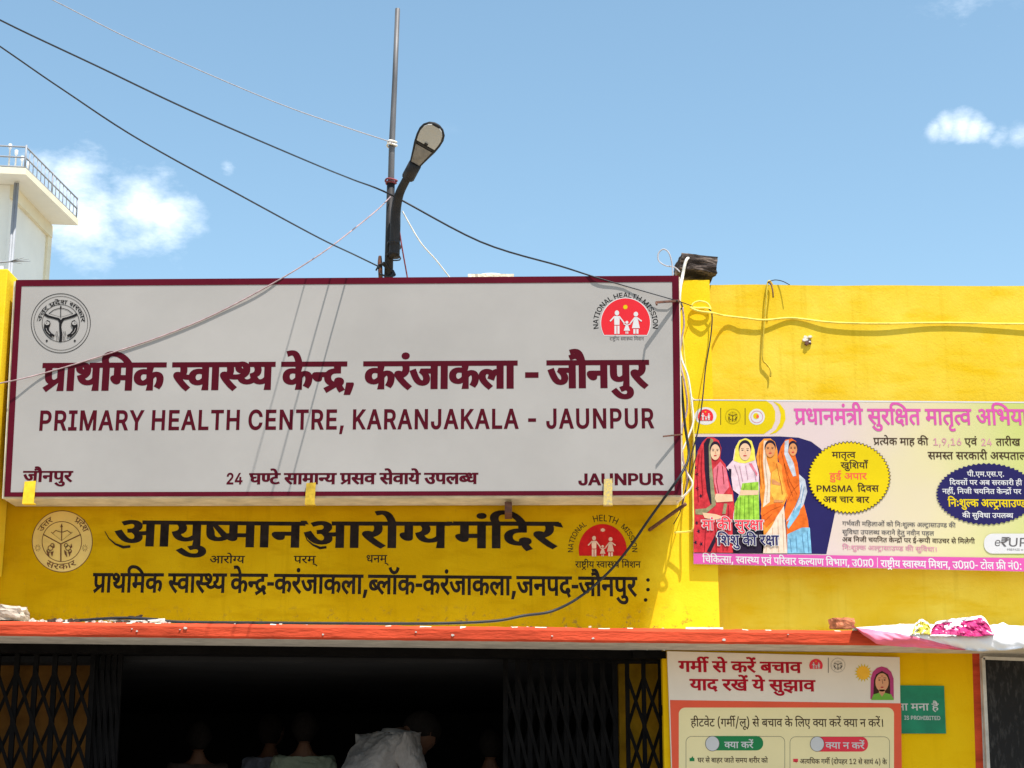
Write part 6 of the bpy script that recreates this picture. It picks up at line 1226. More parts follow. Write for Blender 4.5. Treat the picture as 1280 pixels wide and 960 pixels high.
f.text("प्रधानमंत्री सुरक्षित मातृत्व अभियान", (993, 530), (1300, 531), 19, M_pink_ink, 1, (22, 16))
f.build('title_lettering', bn)
f = Flat(BANNER_Y)
f.text("प्रत्येक माह की", (1092, 556), (1161, 556.5), 8.6, M_brown_ink, 1, (12, 10))
f.text("1,9,16", (1167, 556.5), (1202, 556.5), 8.6, M_palepink_ink, 1, (10, 10))
f.text("एवं", (1206, 556.5), (1222, 556.5), 8.6, M_brown_ink, 1, (12, 10))
f.text("24", (1227, 557), (1240, 557), 8.6, M_palepink_ink, 1, (10, 10))
f.text("तारीख", (1245, 557), (1276, 557), 8.6, M_brown_ink, 1, (12, 10))
f.text("समस्त सरकारी अस्पतालों", (1160, 574), (1288, 574.5), 9.0, M_brown_ink, 1, (12, 10))
f.build('date_lettering', bn)
f = Flat(BANNER_Y)
f.text("गर्भवती महिलाओं को निःशुल्क अल्ट्रासाउण्ड की", (1053, 657), (1195, 659.5), 5.2, M_grey_ink, 1, (8, 6))
f.text("सुविधा उपलब्ध कराने हेतु नवीन पहल", (1053, 667.5), (1168, 669.5), 5.2, M_grey_ink, 1, (8, 6))
f.text("अब निजी चयनित केन्द्रों पर ई-रूपी वाउचर से मिलेगी", (1053, 677), (1219, 679.5), 5.4, M_brown_ink, 1, (12, 8))
f.text("निःशुल्क अल्ट्रासाउण्ड की सुविधा।", (1053, 687), (1171, 689.5), 5.4, M_fadedpink, 1, (10, 8))
f.build('notice_lettering', bn)
f = Flat(BANNER_Y)
f.star(1061.5, 597, 52.5, 46, 64, 0.05, M_brown_ink, 4)
f.star(1061.5, 597, 51.5, 45, 64, 0.06, M_yellow_ink, 5)
f.text("मातृत्व", (1040, 572.5), (1070, 572.5), 7.5, M_brown_ink, 6, (18, 14))
f.text("खुशियाँ", (1051, 585.5), (1086, 585.5), 7.5, M_brown_ink, 6, (18, 14))
f.text("हुई अपार", (1037, 599), (1084, 599), 7.5, M_orange, 6, (20, 16))
f.text("PMSMA", (1021, 614.5), (1066, 614.5), 7.6, M_brown_ink, 6, (22, 20))
f.text("दिवस", (1072, 614.5), (1099, 614.5), 7.6, M_brown_ink, 6, (20, 16))
f.text("अब चार बार", (1029, 628), (1087, 628.5), 7.4, M_brown_ink, 6, (20, 16))
f.build('yellow_badge', bn)
f = Flat(BANNER_Y)
f.star(1233, 617.5, 63.5, 39, 60, 0.05, M_navy_ink, 4)
f.text("पी.एम.एस.ए.", (1209, 595.5), (1255, 595.5), 5.8, M_white_ink, 5, (16, 12))
f.text("दिवसों पर अब सरकारी ही", (1187, 606), (1278, 606.5), 5.8, M_white_ink, 5, (16, 12))
f.text("नहीं, निजी चयनित केन्द्रों पर", (1178, 617), (1277, 617.5), 5.8, M_white_ink, 5, (16, 12))
f.text("निःशुल्क अल्ट्रासाउण्ड", (1185, 633), (1284, 634), 9, M_yellow_ink, 5, (26, 18))
f.text("की सुविधा उपलब्ध", (1203, 647), (1267, 647.5), 5.8, M_white_ink, 5, (16, 12))
f.build('blue_badge', bn)
f = Flat(BANNER_Y)
f.rrect(1230, 667, 1340, 692, 11, M_white_ink, 4)
f.text("e", (1243, 682.5), (1250, 682.5), 10, M_grey_ink, 5, slant=0.2)
f.text("₹", (1250, 683), (1260, 683), 11.5, M_grey_ink, 6, (8, 8), slant=0.2)
f.text("UPI", (1261, 683), (1292, 683), 10.5, M_grey_ink, 5, (8, 8), slant=0.1)
f.text("PREPAID e-VOUCHER", (1259, 688.3), (1300, 688.5), 2.6, M_grey_ink, 5)
f.build('voucher_logo', bn)


def z7(pts): return [(860 + a / 5.333, 530 + b / 5.333) for a, b in pts]
pr = lambda nm, c, v=0.15: mat(nm, tuple(q * 0.8 for q in srgb(*c)), 0.5, v, 25, spec=0.06)
C_red = pr('print_red', (208, 58, 66), 0.3); C_dark = pr('print_dark', (44, 34, 52)); C_olive = pr('print_olive', (150, 146, 110), 0.35); C_skin = pr('print_skin', (238, 196, 160), 0.12)
C_tan = pr('print_tan', (222, 150, 96)); C_pink = pr('print_pink', (232, 120, 136), 0.2); C_rose = pr('print_rose', (236, 206, 214)); C_lemon = pr('print_lemon', (238, 222, 90)); C_green = pr('print_green', (160, 206, 70), 0.35)
C_org = pr('print_orange', (242, 150, 58), 0.25); C_org2 = pr('print_deep_orange', (238, 112, 40), 0.25); C_cream = pr('print_cream', (240, 214, 190)); C_gold = pr('print_gold', (246, 184, 74), 0.2); C_grey = pr('print_grey_blue', (196, 200, 208), 0.25); C_blue = pr('print_blue', (130, 186, 214), 0.3)
def folds(f, lines, m, L, w=0.5):
    for q in lines: f.line(z7(q), w, m, L)
C_redd = pr('print_dark_red', (150, 30, 44)); C_orgd = pr('print_rust', (206, 96, 36)); C_greend = pr('print_dark_green', (104, 156, 44)); C_rosed = pr('print_mauve', (204, 160, 176)); C_creamd = pr('print_sand', (204, 170, 136)); C_blued = pr('print_steel_blue', (92, 140, 176))
def face(f, cx, cy, rx, ry, skin, L):
    f.disc(cx - 2, cy - ry * 0.25, rx * 1.08, ry * 0.95, C_dark, L)if 0 else None
    q = lambda a, b: z7([(a, b)])[0]
    c = q(cx, cy); k = 1 / 5.333
    f.disc(c[0], c[1] - ry * k * 0.3, rx * k * 1.12, ry * k * 0.92, C_dark, L, 24)
    f.disc(c[0], c[1] + 1, rx * k, ry * k * 0.95, skin, L + 1, 24)
    for s in (-1, 1):
        f.disc(c[0] + s * rx * k * 0.45, c[1] - ry * k * 0.08, rx * k * 0.2, 0.5, C_dark, L + 2, 10)
        f.line([(c[0] + s * rx * k * 0.22, c[1] - ry * k * 0.25), (c[0] + s * rx * k * 0.7, c[1] - ry * k * 0.26)], 0.5, C_dark, L + 2)
    f.line([(c[0], c[1] - ry * k * 0.05), (c[0] + 0.5, c[1] + ry * k * 0.28)], 0.6, C_tan, L + 2)
    f.disc(c[0], c[1] + ry * k * 0.52, rx * k * 0.32, 0.8, C_red, L + 2, 12)
f = Flat(BANNER_Y)
f.poly(z7([(598, 220), (620, 150), (650, 105), (690, 96), (720, 115), (728, 170), (715, 210), (730, 260), (740, 335), (780, 370), (790, 440), (770, 520), (800, 640), (820, 862), (660, 862), (655, 650), (640, 600), (660, 500), (640, 420), (625, 320)]), C_org2, 1)
f.poly(z7([(645, 115), (672, 105), (668, 190), (705, 260), (722, 345), (700, 350), (668, 275), (642, 200)]), C_grey, 2)
f.poly(z7([(740, 335), (780, 370), (795, 450), (770, 540), (705, 625), (655, 650), (720, 540), (748, 480)]), C_grey, 2)
f.poly(z7([(662, 735), (760, 690), (812, 690), (824, 862), (662, 862)]), C_blue, 2)
f.poly(z7([(690, 600), (760, 520), (740, 600), (670, 700), (660, 680)]), C_blue, 3)
folds(f, [[(625, 180), (650, 300), (670, 400), (700, 480)], [(640, 260), (680, 380), (730, 470)], [(660, 520), (700, 440), (740, 400)]], C_orgd, 4, 0.7)
folds(f, [[(680, 760), (690, 855)], [(720, 745), (728, 855)], [(760, 730), (775, 855)], [(795, 715), (806, 855)], [(760, 400), (745, 480), (700, 590)], [(775, 420), (755, 520)]], C_blued, 4, 0.7)
face(f, 700, 165, 27, 44, C_tan, 3)
f.build('printed_woman', bn)
f = Flat(BANNER_Y)
f.poly(z7([(455, 220), (475, 130), (505, 98), (550, 96), (580, 120), (597, 180), (598, 250), (630, 280), (625, 320), (650, 420), (666, 480), (640, 540), (650, 700), (662, 862), (490, 862), (500, 640), (485, 600), (490, 540), (480, 460), (480, 330), (462, 270)]), C_org, 4)
f.poly(z7([(505, 110), (530, 112), (522, 230), (550, 330), (545, 520), (500, 555), (515, 420), (500, 250)]), C_cream, 5)
f.poly(z7([(560, 320), (600, 290), (632, 400), (656, 470), (640, 510), (575, 515), (548, 450)]), C_gold, 5)
f.poly(z7([(490, 560), (600, 520), (640, 540), (600, 620), (520, 690), (490, 640)]), C_org2, 5)
f.poly(z7([(590, 620), (640, 545), (662, 862), (500, 862), (515, 740), (560, 680)]), C_cream, 6)
f.poly(z7([(560, 365), (622, 398), (612, 410), (560, 400)]), C_tan, 6)
f.poly(z7([(575, 505), (640, 508), (632, 522), (570, 522)]), C_tan, 6)
folds(f, [[(480, 160), (475, 300), (490, 430)], [(495, 130), (492, 260), (505, 400)], [(590, 260), (620, 400), (630, 470)], [(500, 610), (560, 570), (620, 545)], [(505, 650), (560, 600)]], C_orgd, 7, 0.7)
folds(f, [[(520, 130), (515, 260), (532, 400), (525, 520)], [(530, 740), (520, 855)], [(565, 690), (560, 855)], [(600, 640), (605, 855)], [(630, 600), (640, 855)]], C_creamd, 7, 0.7)
face(f, 548, 168, 33, 50, C_tan, 8)
f.build('printed_woman', bn)
f = Flat(BANNER_Y)
f.poly(z7([(295, 630), (500, 640), (510, 862), (295, 862)]), C_dark, 4)
f.poly(z7([(255, 290), (300, 240), (310, 170), (340, 110), (380, 95), (420, 110), (440, 160), (452, 240), (472, 330), (476, 420), (470, 640), (300, 640), (305, 560), (340, 470), (300, 440), (285, 330)]), C_rose, 5)
f.poly(z7([(305, 245), (318, 150), (345, 108), (385, 94), (425, 113), (444, 175), (448, 240), (420, 250), (380, 262), (340, 258)]), C_lemon, 6)
f.poly(z7([(362, 395), (470, 385), (476, 640), (305, 640), (312, 530), (345, 470)]), C_green, 6)
f.poly(z7([(350, 440), (470, 442), (466, 472), (345, 476)]), C_skin, 7)
f.poly(z7([(405, 262), (425, 262), (462, 330), (460, 350)]), C_pink, 7)
f.poly(z7([(270, 298), (290, 300), (288, 362), (276, 345)]), C_dark, 6)
folds(f, [[(330, 490), (322, 635)], [(350, 485), (345, 635)], [(380, 480), (376, 635)], [(405, 480), (408, 635)], [(435, 480), (440, 635)], [(380, 395), (372, 438)], [(420, 392), (425, 438)]], C_greend, 8, 0.7)
folds(f, [[(310, 270), (335, 340), (352, 430)], [(345, 280), (365, 380)], [(440, 290), (455, 380)], [(385, 275), (400, 370)]], C_rosed, 8, 0.7)
face(f, 380, 180, 38, 60, C_skin, 8)
f.build('printed_woman', bn)
f = Flat(BANNER_Y)
f.poly(z7([(36, 262), (60, 190), (95, 120), (130, 88), (172, 90), (205, 110), (222, 160), (215, 230), (250, 270), (262, 330), (280, 400), (300, 450), (310, 560), (295, 640), (300, 858), (38, 856)]), C_red, 7)
f.poly(z7([(105, 130), (128, 95), (152, 95), (138, 150), (142, 330), (168, 520), (150, 538), (125, 450), (110, 300)]), C_dark, 8)
f.poly(z7([(150, 95), (170, 105), (152, 200), (164, 330), (186, 540), (110, 605), (50, 602), (48, 568), (120, 562), (158, 535), (142, 330), (138, 150)]), C_olive, 9)
f.poly(z7([(168, 300), (215, 250), (255, 300), (275, 420), (235, 470), (195, 470), (172, 380)]), C_pink, 9)
f.poly(z7([(185, 465), (295, 470), (300, 515), (190, 522), (178, 495)]), C_skin, 10)
f.poly(z7([(95, 590), (180, 600), (250, 622), (170, 640), (110, 625)]), C_skin, 10)
f.poly(z7([(240, 530), (262, 530), (250, 600), (228, 600)]), C_olive, 10)
for a, b in ((48, 290), (60, 335), (62, 430), (85, 480), (58, 660), (70, 715), (50, 790), (88, 800)):
    f.star(*z7([(a, b)])[0], 2.6, 3.4, 5, 0.6, C_dark, 8)
f.poly(z7([(125, 850), (200, 700), (215, 720), (150, 856)]), C_dark, 8)
folds(f, [[(75, 200), (60, 330), (70, 520)], [(95, 170), (88, 300), (100, 480)], [(200, 280), (190, 380), (205, 460)], [(230, 280), (240, 400)], [(120, 650), (110, 850)], [(180, 650), (190, 850)], [(230, 640), (235, 850)], [(270, 540), (262, 840)]], C_redd, 11, 0.8)
face(f, 182, 182, 32, 55, C_skin, 12)
f.build('printed_woman', bn)
f = Flat(BANNER_Y)
for m_, L_, w_ in ((M_white_ink, 14, (60, 52)), (M_redpill, 15, (18, 14))):
    f.text("मां की सुरक्षा", (877.5 - (1.2 if L_ == 14 else 0), 662), (954.5 + (1.2 if L_ == 14 else 0), 662), 11.5, m_, L_, w_)
for m_, L_, w_ in ((M_white_ink, 14, (60, 52)), (M_navy_ink, 15, (20, 14))):
    f.text("शिशु की रक्षा", (896.5 - (1.2 if L_ == 14 else 0), 681.5), (974 + (1.2 if L_ == 14 else 0), 681.5), 12, m_, L_, w_)
f.build('slogan_lettering', bn)
for a, b in (((868, 500), (862, 494)),):
    mb = MB(); mb.tube([P(*a, BANNER_Y - .002), P(*b, WALL_Y + 0.0)], 0.003, 5)
    mb.build('tie_string', M_cable_white, bn)

# ------------------------------------------------------------------ heat advice poster
po = thing('advice_poster', 'heat advice poster board with red Hindi heading and orange border beside the gate', 'poster', P(980, 960, POSTER_Y))
pq = [P(834, 814, POSTER_Y), P(1124.5, 821.5, POSTER_Y), P(1130, 1150, POSTER_Y), P(846, 1150, POSTER_Y)]
MB().prism(pq, POSTER_Y, POSTER_Y + 0.03).build('board', M_posterwhite, po, 0.002)
f = Flat(POSTER_Y)
f.poly([(837.5, 875), (1126.3, 879.2), (1129.6, 1149), (846, 1149)], M_orange, 0)
f.rrect(848.5, 884.5, 1117.5, 1145, 8, M_creamprint, 1)
f.build('orange_border', po)
f = Flat(POSTER_Y)
f.text("गर्मी से करें बचाव", (848, 839.5), (1003, 841), 13, M_redtitle, 1, (34, 22))
f.text("याद रखें ये सुझाव", (862, 862.5), (1020, 864), 13.4, M_redtitle, 1, (34, 22))
f.build('heading_lettering', po)
f = Flat(POSTER_Y)
mission_print(f, 1020, 832, 8.4, M_redpill, M_white_ink, 1)
f.rect(1035, 822, 1035.8, 841, M_grey_ink, 1)
emblem_print(f, 1047.5, 831.5, 9, M_black_ink, M_posterwhite, 2, False)
f.build('logo_row', po)
f = Flat(POSTER_Y)
f.star(1079, 841, 11.5, 12, 16, 0.4, M_yellow_ink, 1); f.disc(1079, 841, 8.2, 8.4, mat('sun_gold', srgb(236, 176, 40), 0.5), 2)
f.poly([(1088, 874), (1088.5, 848), (1091, 840), (1096, 835), (1102, 833), (1109, 835), (1114, 840), (1117, 848), (1117.3, 874)], mat('veil_magenta', srgb(176, 50, 110), 0.5), 2)
f.poly([(1091.5, 874), (1092.5, 850), (1095, 843), (1102.5, 838.5), (1110, 843), (1112.5, 850), (1113, 874)], M_brown_ink, 3)
f.disc(1102.5, 853, 8.3, 11.5, mat('lady_skin', srgb(214, 150, 110), 0.5), 4, 24)
f.poly([(1099, 862), (1106, 862), (1107, 872), (1098, 872)], mat('lady_neck', srgb(206, 142, 102), 0.5), 4)
f.poly([(1089, 875), (1092, 868), (1099, 866), (1102.5, 871), (1106, 866), (1114, 868), (1117.5, 875)], mat('blouse_green', srgb(110, 170, 50), 0.5), 5)
for s in (-1, 1): f.disc(1102.5 + 3.3 * s, 850, 1.3, 0.8, M_brown_ink, 5, 10); f.line([(1102.5 + 1.8 * s, 847.3), (1102.5 + 5.2 * s, 847.5)], 0.6, M_brown_ink, 5)
f.line([(1102.5, 849), (1103.5, 855)], 0.5, M_brown_ink, 5); f.disc(1102.6, 859, 2, 0.8, M_redtitle, 5, 10); f.disc(1102.5, 845, 0.7, 0.7, M_redtitle, 5, 8)
f.build('printed_lady', po)
f = Flat(POSTER_Y)
f.text("हीटवेट (गर्मी/लू) से बचाव के लिए क्या करें क्या न करें।", (863.5, 908), (1104, 908.5), 9.4, M_brown_ink, 2, (10, 8))
f.build('question_lettering', po)
f = Flat(POSTER_Y)
f.rrect(857.5, 920.5, 981, 1120, 7, M_grey_ink, 2, 0.5); f.rrect(987.5, 921, 1112, 1120, 7, M_grey_ink, 2, 0.5)
f.rrect(884, 920, 954, 938, 8.5, M_greenpill, 3); f.disc(890.5, 929.5, 9, 9.6, M_grey_ink, 4, 28); f.disc(890.5, 929.5, 8.4, 9, M_white_ink, 5, 28)
f.text("क्या करें", (905.5, 935), (942, 935), 7.6, M_white_ink, 4, (18, 14))
f.rrect(1015, 921, 1085, 939.5, 8.5, M_redpill, 3); f.disc(1021.5, 930, 9, 9.6, M_grey_ink, 4, 28); f.disc(1021.5, 930, 8.4, 9, M_white_ink, 5, 28)
f.text("क्या न करें", (1032, 935.5), (1081, 936), 7.6, M_white_ink, 4, (18, 14))
for tx, ty, mm, s in ((865, 949, M_greenpill, 1), (994.5, 950, M_redpill, -1)):
    f.rect(tx - 3, ty - 1.5, tx + 3, ty + 2.5, mm, 3); f.poly([(tx - 1, ty - 1.5 * s), (tx + 1.5, ty - 1.5 * s), (tx + 1, ty - 4 * s)], mm, 3)
f.text("घर से बाहर जाते समय शरीर को", (872, 953), (960, 953.5), 5.6, M_brown_ink, 3, (12, 10))
f.text("अत्यधिक गर्मी (दोपहर 12 से सायं 4) के", (1000, 954.5), (1109, 955.5), 5.6, M_brown_ink, 3, (12, 10))
f.build('advice_tabs', po)

gn = thing('green_notice', 'small green notice plate with white prohibition lettering half hidden behind the poster', 'notice', P(1150, 918, LOWER_Y))
MB().prism([P(1100, 856.5, LOWER_Y), P(1179.5, 857.5, LOWER_Y), P(1182, 917, LOWER_Y), P(1102, 917, LOWER_Y)], LOWER_Y - 0.012, LOWER_Y - 0.002).build('plate', M_greenboard, gn)
f = Flat(LOWER_Y - 0.012)
f.text("ना मना है", (1122, 888), (1174, 888), 8.4, M_white_ink, 0, (14, 10))
f.text("IS PROHIBITED", (1130.5, 899.5), (1175.5, 900), 4.8, M_white_ink, 0, (16, 16))
f.build('notice_lettering', gn)

# ------------------------------------------------------------------ crumpled sheet over the right end of the ledge
dr = thing('crumpled_sheet', 'crumpled white and pink printed sheet draped over the right end of the ledge', 'sheet', P(1190, 800, 9.75))
mb = MB(); nx, ny = 150, 40
x0 = P(1066, 790, 9.72).x; x1 = P(1420, 790, 9.72).x
def hem(px):  # pixel height of the hanging edge
    pts = [(1066, 782), (1080, 795), (1095, 806), (1130, 809.5), (1180, 812), (1225, 815), (1255, 814), (1290, 811), (1420, 812)]
    for (a, b), (c, d) in zip(pts, pts[1:]):
        if px <= c: return b + (d - b) * (px - a) / (c - a)
    return 812
for i in range(nx + 1):
    u = i / nx; px = 1066 + (1420 - 1066) * u
    zh = P(px, hem(px) + 1.2 * noise.noise(Vector((px * 0.06, 0, 0))), 9.72).z
    for j in range(ny + 1):
        v = j / ny; nzv = noise.noise(Vector((u * 11 + v * 3, v * 6, 2))) + 0.55 * noise.noise(Vector((u * 30 - v * 8, v * 9, 9))) + 0.3 * abs(noise.noise(Vector((u * 60 + v * 20, v * 16, 4))))
        if v < 0.5:
            t = v / 0.5; Y = 10.22 - t * 0.48; z = ledge_top + 0.022 + 0.030 * max(0, nzv + 0.35) * math.sin(math.pi * min(1, t * 1.05)) * min(1, u * 8) + 0.02 * min(1, u * 6)
        else:
            t = (v - 0.5) / 0.5; tb = min(0.97, max(0.12, 0.16 + 0.84 * (px - 1085) / 125.0))
            t = t / 0.45 * tb if t < 0.45 else tb + (t - 0.45) / 0.55 * (1 - tb)
            Y = 9.725 - 0.03 * nzv * t - 0.07 * math.sin(math.pi * min(1, t * 0.8)); top = ledge_top + 0.022 + 0.02 * min(1, u * 6) - 0.008
            z = top * (1 - t) + zh * t
        mb.v.append((P(px, 790, Y).x, Y, z + (FALL * P(px, 790, Y).x if v < 0.5 else FALL * P(px, 790, Y).x * (1 - t))))
for i in range(nx):
    for j in range(ny):
        a = i * (ny + 1) + j; u = (i + 0.5) / nx; px = 1066 + 354 * u; v = (j + 0.5) / ny
        pink = v > 0.5 + 0.225 and px < 1205
        mb.f.append([a, a + ny + 1, a + ny + 2, a + 1]); mb.mi.append(1 if pink else 0); mb.smooth.append(True)
mb.build('sheet', [M_cloth_white, M_cloth_pink], dr)
def crumple(name, label, cat, top, base, Y, mats, seed, fold):
    """creased wrapper: fine grid between a top and a base outline, pushed out and folded by noise"""
    mb = MB(); nu, nv = 34, 12
    def at(line, u):
        x = line[0][0] + (line[-1][0] - line[0][0]) * u
        for (a, b), (c, d) in zip(line, line[1:]):
            if x <= c + 1e-6: return x, b + (d - b) * (x - a) / (c - a)
        return line[-1]
    for i in range(nu + 1):
        for j in range(nv + 1):
            u, v = i / nu, j / nv
            (xa, ya), (xb, yb) = at(top, u), at(base, u)
            cr_ = abs(noise.noise(Vector((u * fold + v * 2.2, v * 3 + seed, seed)))) * 0.06 + abs(noise.noise(Vector((u * fold * 2.3 - v * 3, v * 5, seed * 2)))) * 0.025
            env = math.sin(math.pi * min(1, max(0, 0.04 + u * 0.92))) ** 0.4
            mb.v.append(tuple(P(xa + (xb - xa) * v, ya + (yb - ya) * v + 1.0 * noise.noise(Vector((u * 14, v * 4, seed))), Y + 0.09 * (1 - v) - cr_ * env)))
    for i in range(nu):
        for j in range(nv):
            a = i * (nv + 1) + j; u, v = (i + .5) / nu, (j + .5) / nv
            k = noise.noise(Vector((u * 5 + v * 2, v * 2.2, seed + 3)))
            lettering = 0.36 < v < 0.5 and 0.2 < u < 0.72 and noise.noise(Vector((u * 60, v * 6, 1))) > 0.0
            mb.f.append([a, a + 1, a + nv + 2, a + nv + 1]); mb.mi.append(1 if (v < 0.2 - 0.1 * u or k > 0.42 or (v > 0.9 and u < 0.4) or (lettering and u < 0.55)) else 0); mb.smooth.append(False)
    n0 = len(mb.v); W_ = nv + 1
    back = [Vector(mb.v[i * W_ + nv]) + Vector((0, 0.16, -0.004)) for i in range(nu + 1)]
    mb.v += [tuple(p) for p in back]
    for i in range(nu): mb.f.append([i * W_, (i + 1) * W_, n0 + i + 1, n0 + i]); mb.mi.append(1); mb.smooth.append(False)
    return tag(mb.build(name, mats), label, cat)
crumple('wrapper', 'crushed magenta and white printed wrapper lying on the crumpled sheet', 'wrapper', [(1165, 784), (1170, 777), (1190, 773.5), (1226, 769.5), (1232, 773), (1242, 791)], [(1163, 795), (1200, 795), (1222, 795.5), (1243, 794)], 9.63, [M_magenta, M_cloth_white], 3, 6)
crumple('wrapper', 'small crumpled yellow packet left of the magenta wrapper', 'wrapper', [(1138, 789), (1144, 779), (1152, 773), (1160, 778), (1166, 788)], [(1138, 793), (1166, 793)], 9.65, [mat('yellow_packet', (0.80, 0.62, 0.10), 0.45, 0.5, 50), M_cloth_white], 5, 5)

# ------------------------------------------------------------------ tower of the building behind, far left
HZ = 10.5
tw = thing('neighbour_tower', 'tall cream building with flat overhanging roof slab and railing behind the left end', 'building', PZ(30, 300, HZ) * 1.0)
A = PZ(32, 218, HZ); Bc = PZ(98, 282, HZ); C1 = PZ(0, 216.5, HZ)
th = (PZ(32, 209, HZ).z); dA = math.hypot(A.x, A.y); slab_t = dA * (218 - 209.5) / FPX * 1.0
uAB = (Bc - A); dirC = (C1 - A).normalized(); C = A + dirC * 7.0; D = Bc + dirC * 7.0
def extr(mb, pts, z0, z1, mi=0):
    n = len(pts); q = [(p.x, p.y) for p in pts]
    ar = sum(q[i][0] * q[(i + 1) % n][1] - q[(i + 1) % n][0] * q[i][1] for i in range(n))
    if ar < 0: q = q[::-1]
    mb.add([(a, b, z0) for a, b in q] + [(a, b, z1) for a, b in q], [tuple(reversed(range(n))), tuple(range(n, 2 * n))] + [(i, (i + 1) % n, (i + 1) % n + n, i + n) for i in range(n)], mi)
mb = MB(); extr(mb, [A, Bc, D, C], HZ, HZ + slab_t); mb.mi[0] = 1; mb.build('roof_slab', [M_tower_edge, M_tower], tw)
uab = uAB.normalized()
wB = PZ(62, 283, HZ); wA = PZ(13, 231, HZ)
wl_ = (wB - wA); W0 = wA; W1 = wB; W2 = wB + dirC * 6.0; W3 = wA + dirC * 6.0
mb = MB(); extr(mb, [W0, W1, W2, W3], 0, HZ - 0.004); mb.build('wall', M_tower, tw)
# cornice band under the slab and corner band
mb = MB(); off = Vector((uab.y, -uab.x, 0)) * 0.0
nrm_ = Vector((uab.y, -uab.x, 0)); nrm_ = nrm_ if nrm_.y < 0 else -nrm_
mb.bar(W0 + nrm_ * 0.03 + Vector((0, 0, -0.10)), W1 + nrm_ * 0.03 + Vector((0, 0, -0.10)), 0.2, 0.06, up=nrm_)
mb.bar(W1 + nrm_ * 0.02 - uab * 0.06 + Vector((0, 0, -0.2)), Vector((W1.x, W1.y, 0)) + nrm_ * 0.02 - uab * 0.06, 0.16, 0.05, up=nrm_)
mb.build('cornice', M_tower_edge, tw)
for k, px in enumerate((9.5, 12.5)):
    a = PZ(px, 229, HZ - 0.02) + nrm_ * 0.12
    MB().tube([a, Vector((a.x, a.y, 0))], 0.022, 8, smooth_path=False).build('downpipe', M_rail, tw)
rl = 0.34
zr = HZ + slab_t
ra, rb, rc = A + dirC * .03 + uab * .03, Bc - uab * .03 + dirC * .03, A + dirC * 6 + uab * .03
up = lambda p, h: Vector((p.x, p.y, zr + h))
for h in (rl, rl * 0.52, rl * 0.08):
    mb = MB(); mb.tube([up(ra, h), up(rb, h)], 0.013, 6, smooth_path=False); mb.tube([up(ra, h), up(rc, h)], 0.013, 6, smooth_path=False); mb.build('rail', M_rail, tw)
for k in range(15):
    p = ra.lerp(rb, k / 14); mb = MB(); mb.tube([up(p, -0.02), up(p, rl + (0.03 if k % 7 == 0 else 0))], 0.016 if k % 7 == 0 else 0.008, 6, smooth_path=False); mb.build('baluster', M_rail, tw)
for k in range(1, 14):
    p = ra.lerp(rc, k / 13); mb = MB(); mb.tube([up(p, -0.02), up(p, rl)], 0.008, 6, smooth_path=False); mb.build('baluster', M_rail, tw)
for k in range(4):
    p = ra.lerp(rb, 0.08 + 0.11 * k) + dirC * 0.3
    MB().tube([up(p, 0), up(p, 0.36), up(p, 0.39), up(p, 0.44)], [0.014, 0.014, 0.03, 0.026], 6, smooth_path=False).build('finial', M_cloth_white, tw)
mb = MB(); p = ra + dirC * 1.75 + uab * 1.5; vs = []
for i in range(6):
    for k in range(24):
        t = 2 * math.pi * k / 24; e = math.pi / 2 * i / 5.4
        vs.append((p.x + 1.4 * math.cos(t) * math.cos(e), p.y + 1.4 * math.sin(t) * math.cos(e), zr + 0.02 + 0.52 * math.sin(e)))
mb.add(vs, [(i * 24 + k, i * 24 + (k + 1) % 24, (i + 1) * 24 + (k + 1) % 24, (i + 1) * 24 + k) for i in range(5) for k in range(24)] + [tuple(range(120, 144))], 0, True)
mb.build('tank_dome', M_tower_edge, tw)
an = thing('tv_aerial', 'thin twiggy aerial in front of the cream building at the left end of the sign', 'aerial', P(10, 330, 11.2))
mb = MB(); a0 = P(4, 326, 11.2)
mb.tube([P(-20, 330, 11.2), P(12, 327, 11.2), P(38, 326.5, 11.2)], [0.006, 0.006, 0.002], 5)
for dx, dy in ((30, 322), (28, 330), (36, 324), (22, 323)): mb.tube([P(13, 327, 11.2), P(dx, dy, 11.15)], [0.004, 0.0015], 4, smooth_path=False)
mb.tube([P(-18, 300, 11.2), P(-18, 420, 11.2)], 0.012, 6, smooth_path=False)
mb.build('rods', M_rail, an)
MB().box((P(-95, 400, 9.86).x, 9.86, ledge_top + 0.35), (P(3.5, 420, 9.86).x, WALL_Y - 0.004, P(2, 336, 9.86).z)).build('left_pier', M_yellow_pier, bld, 0.006)

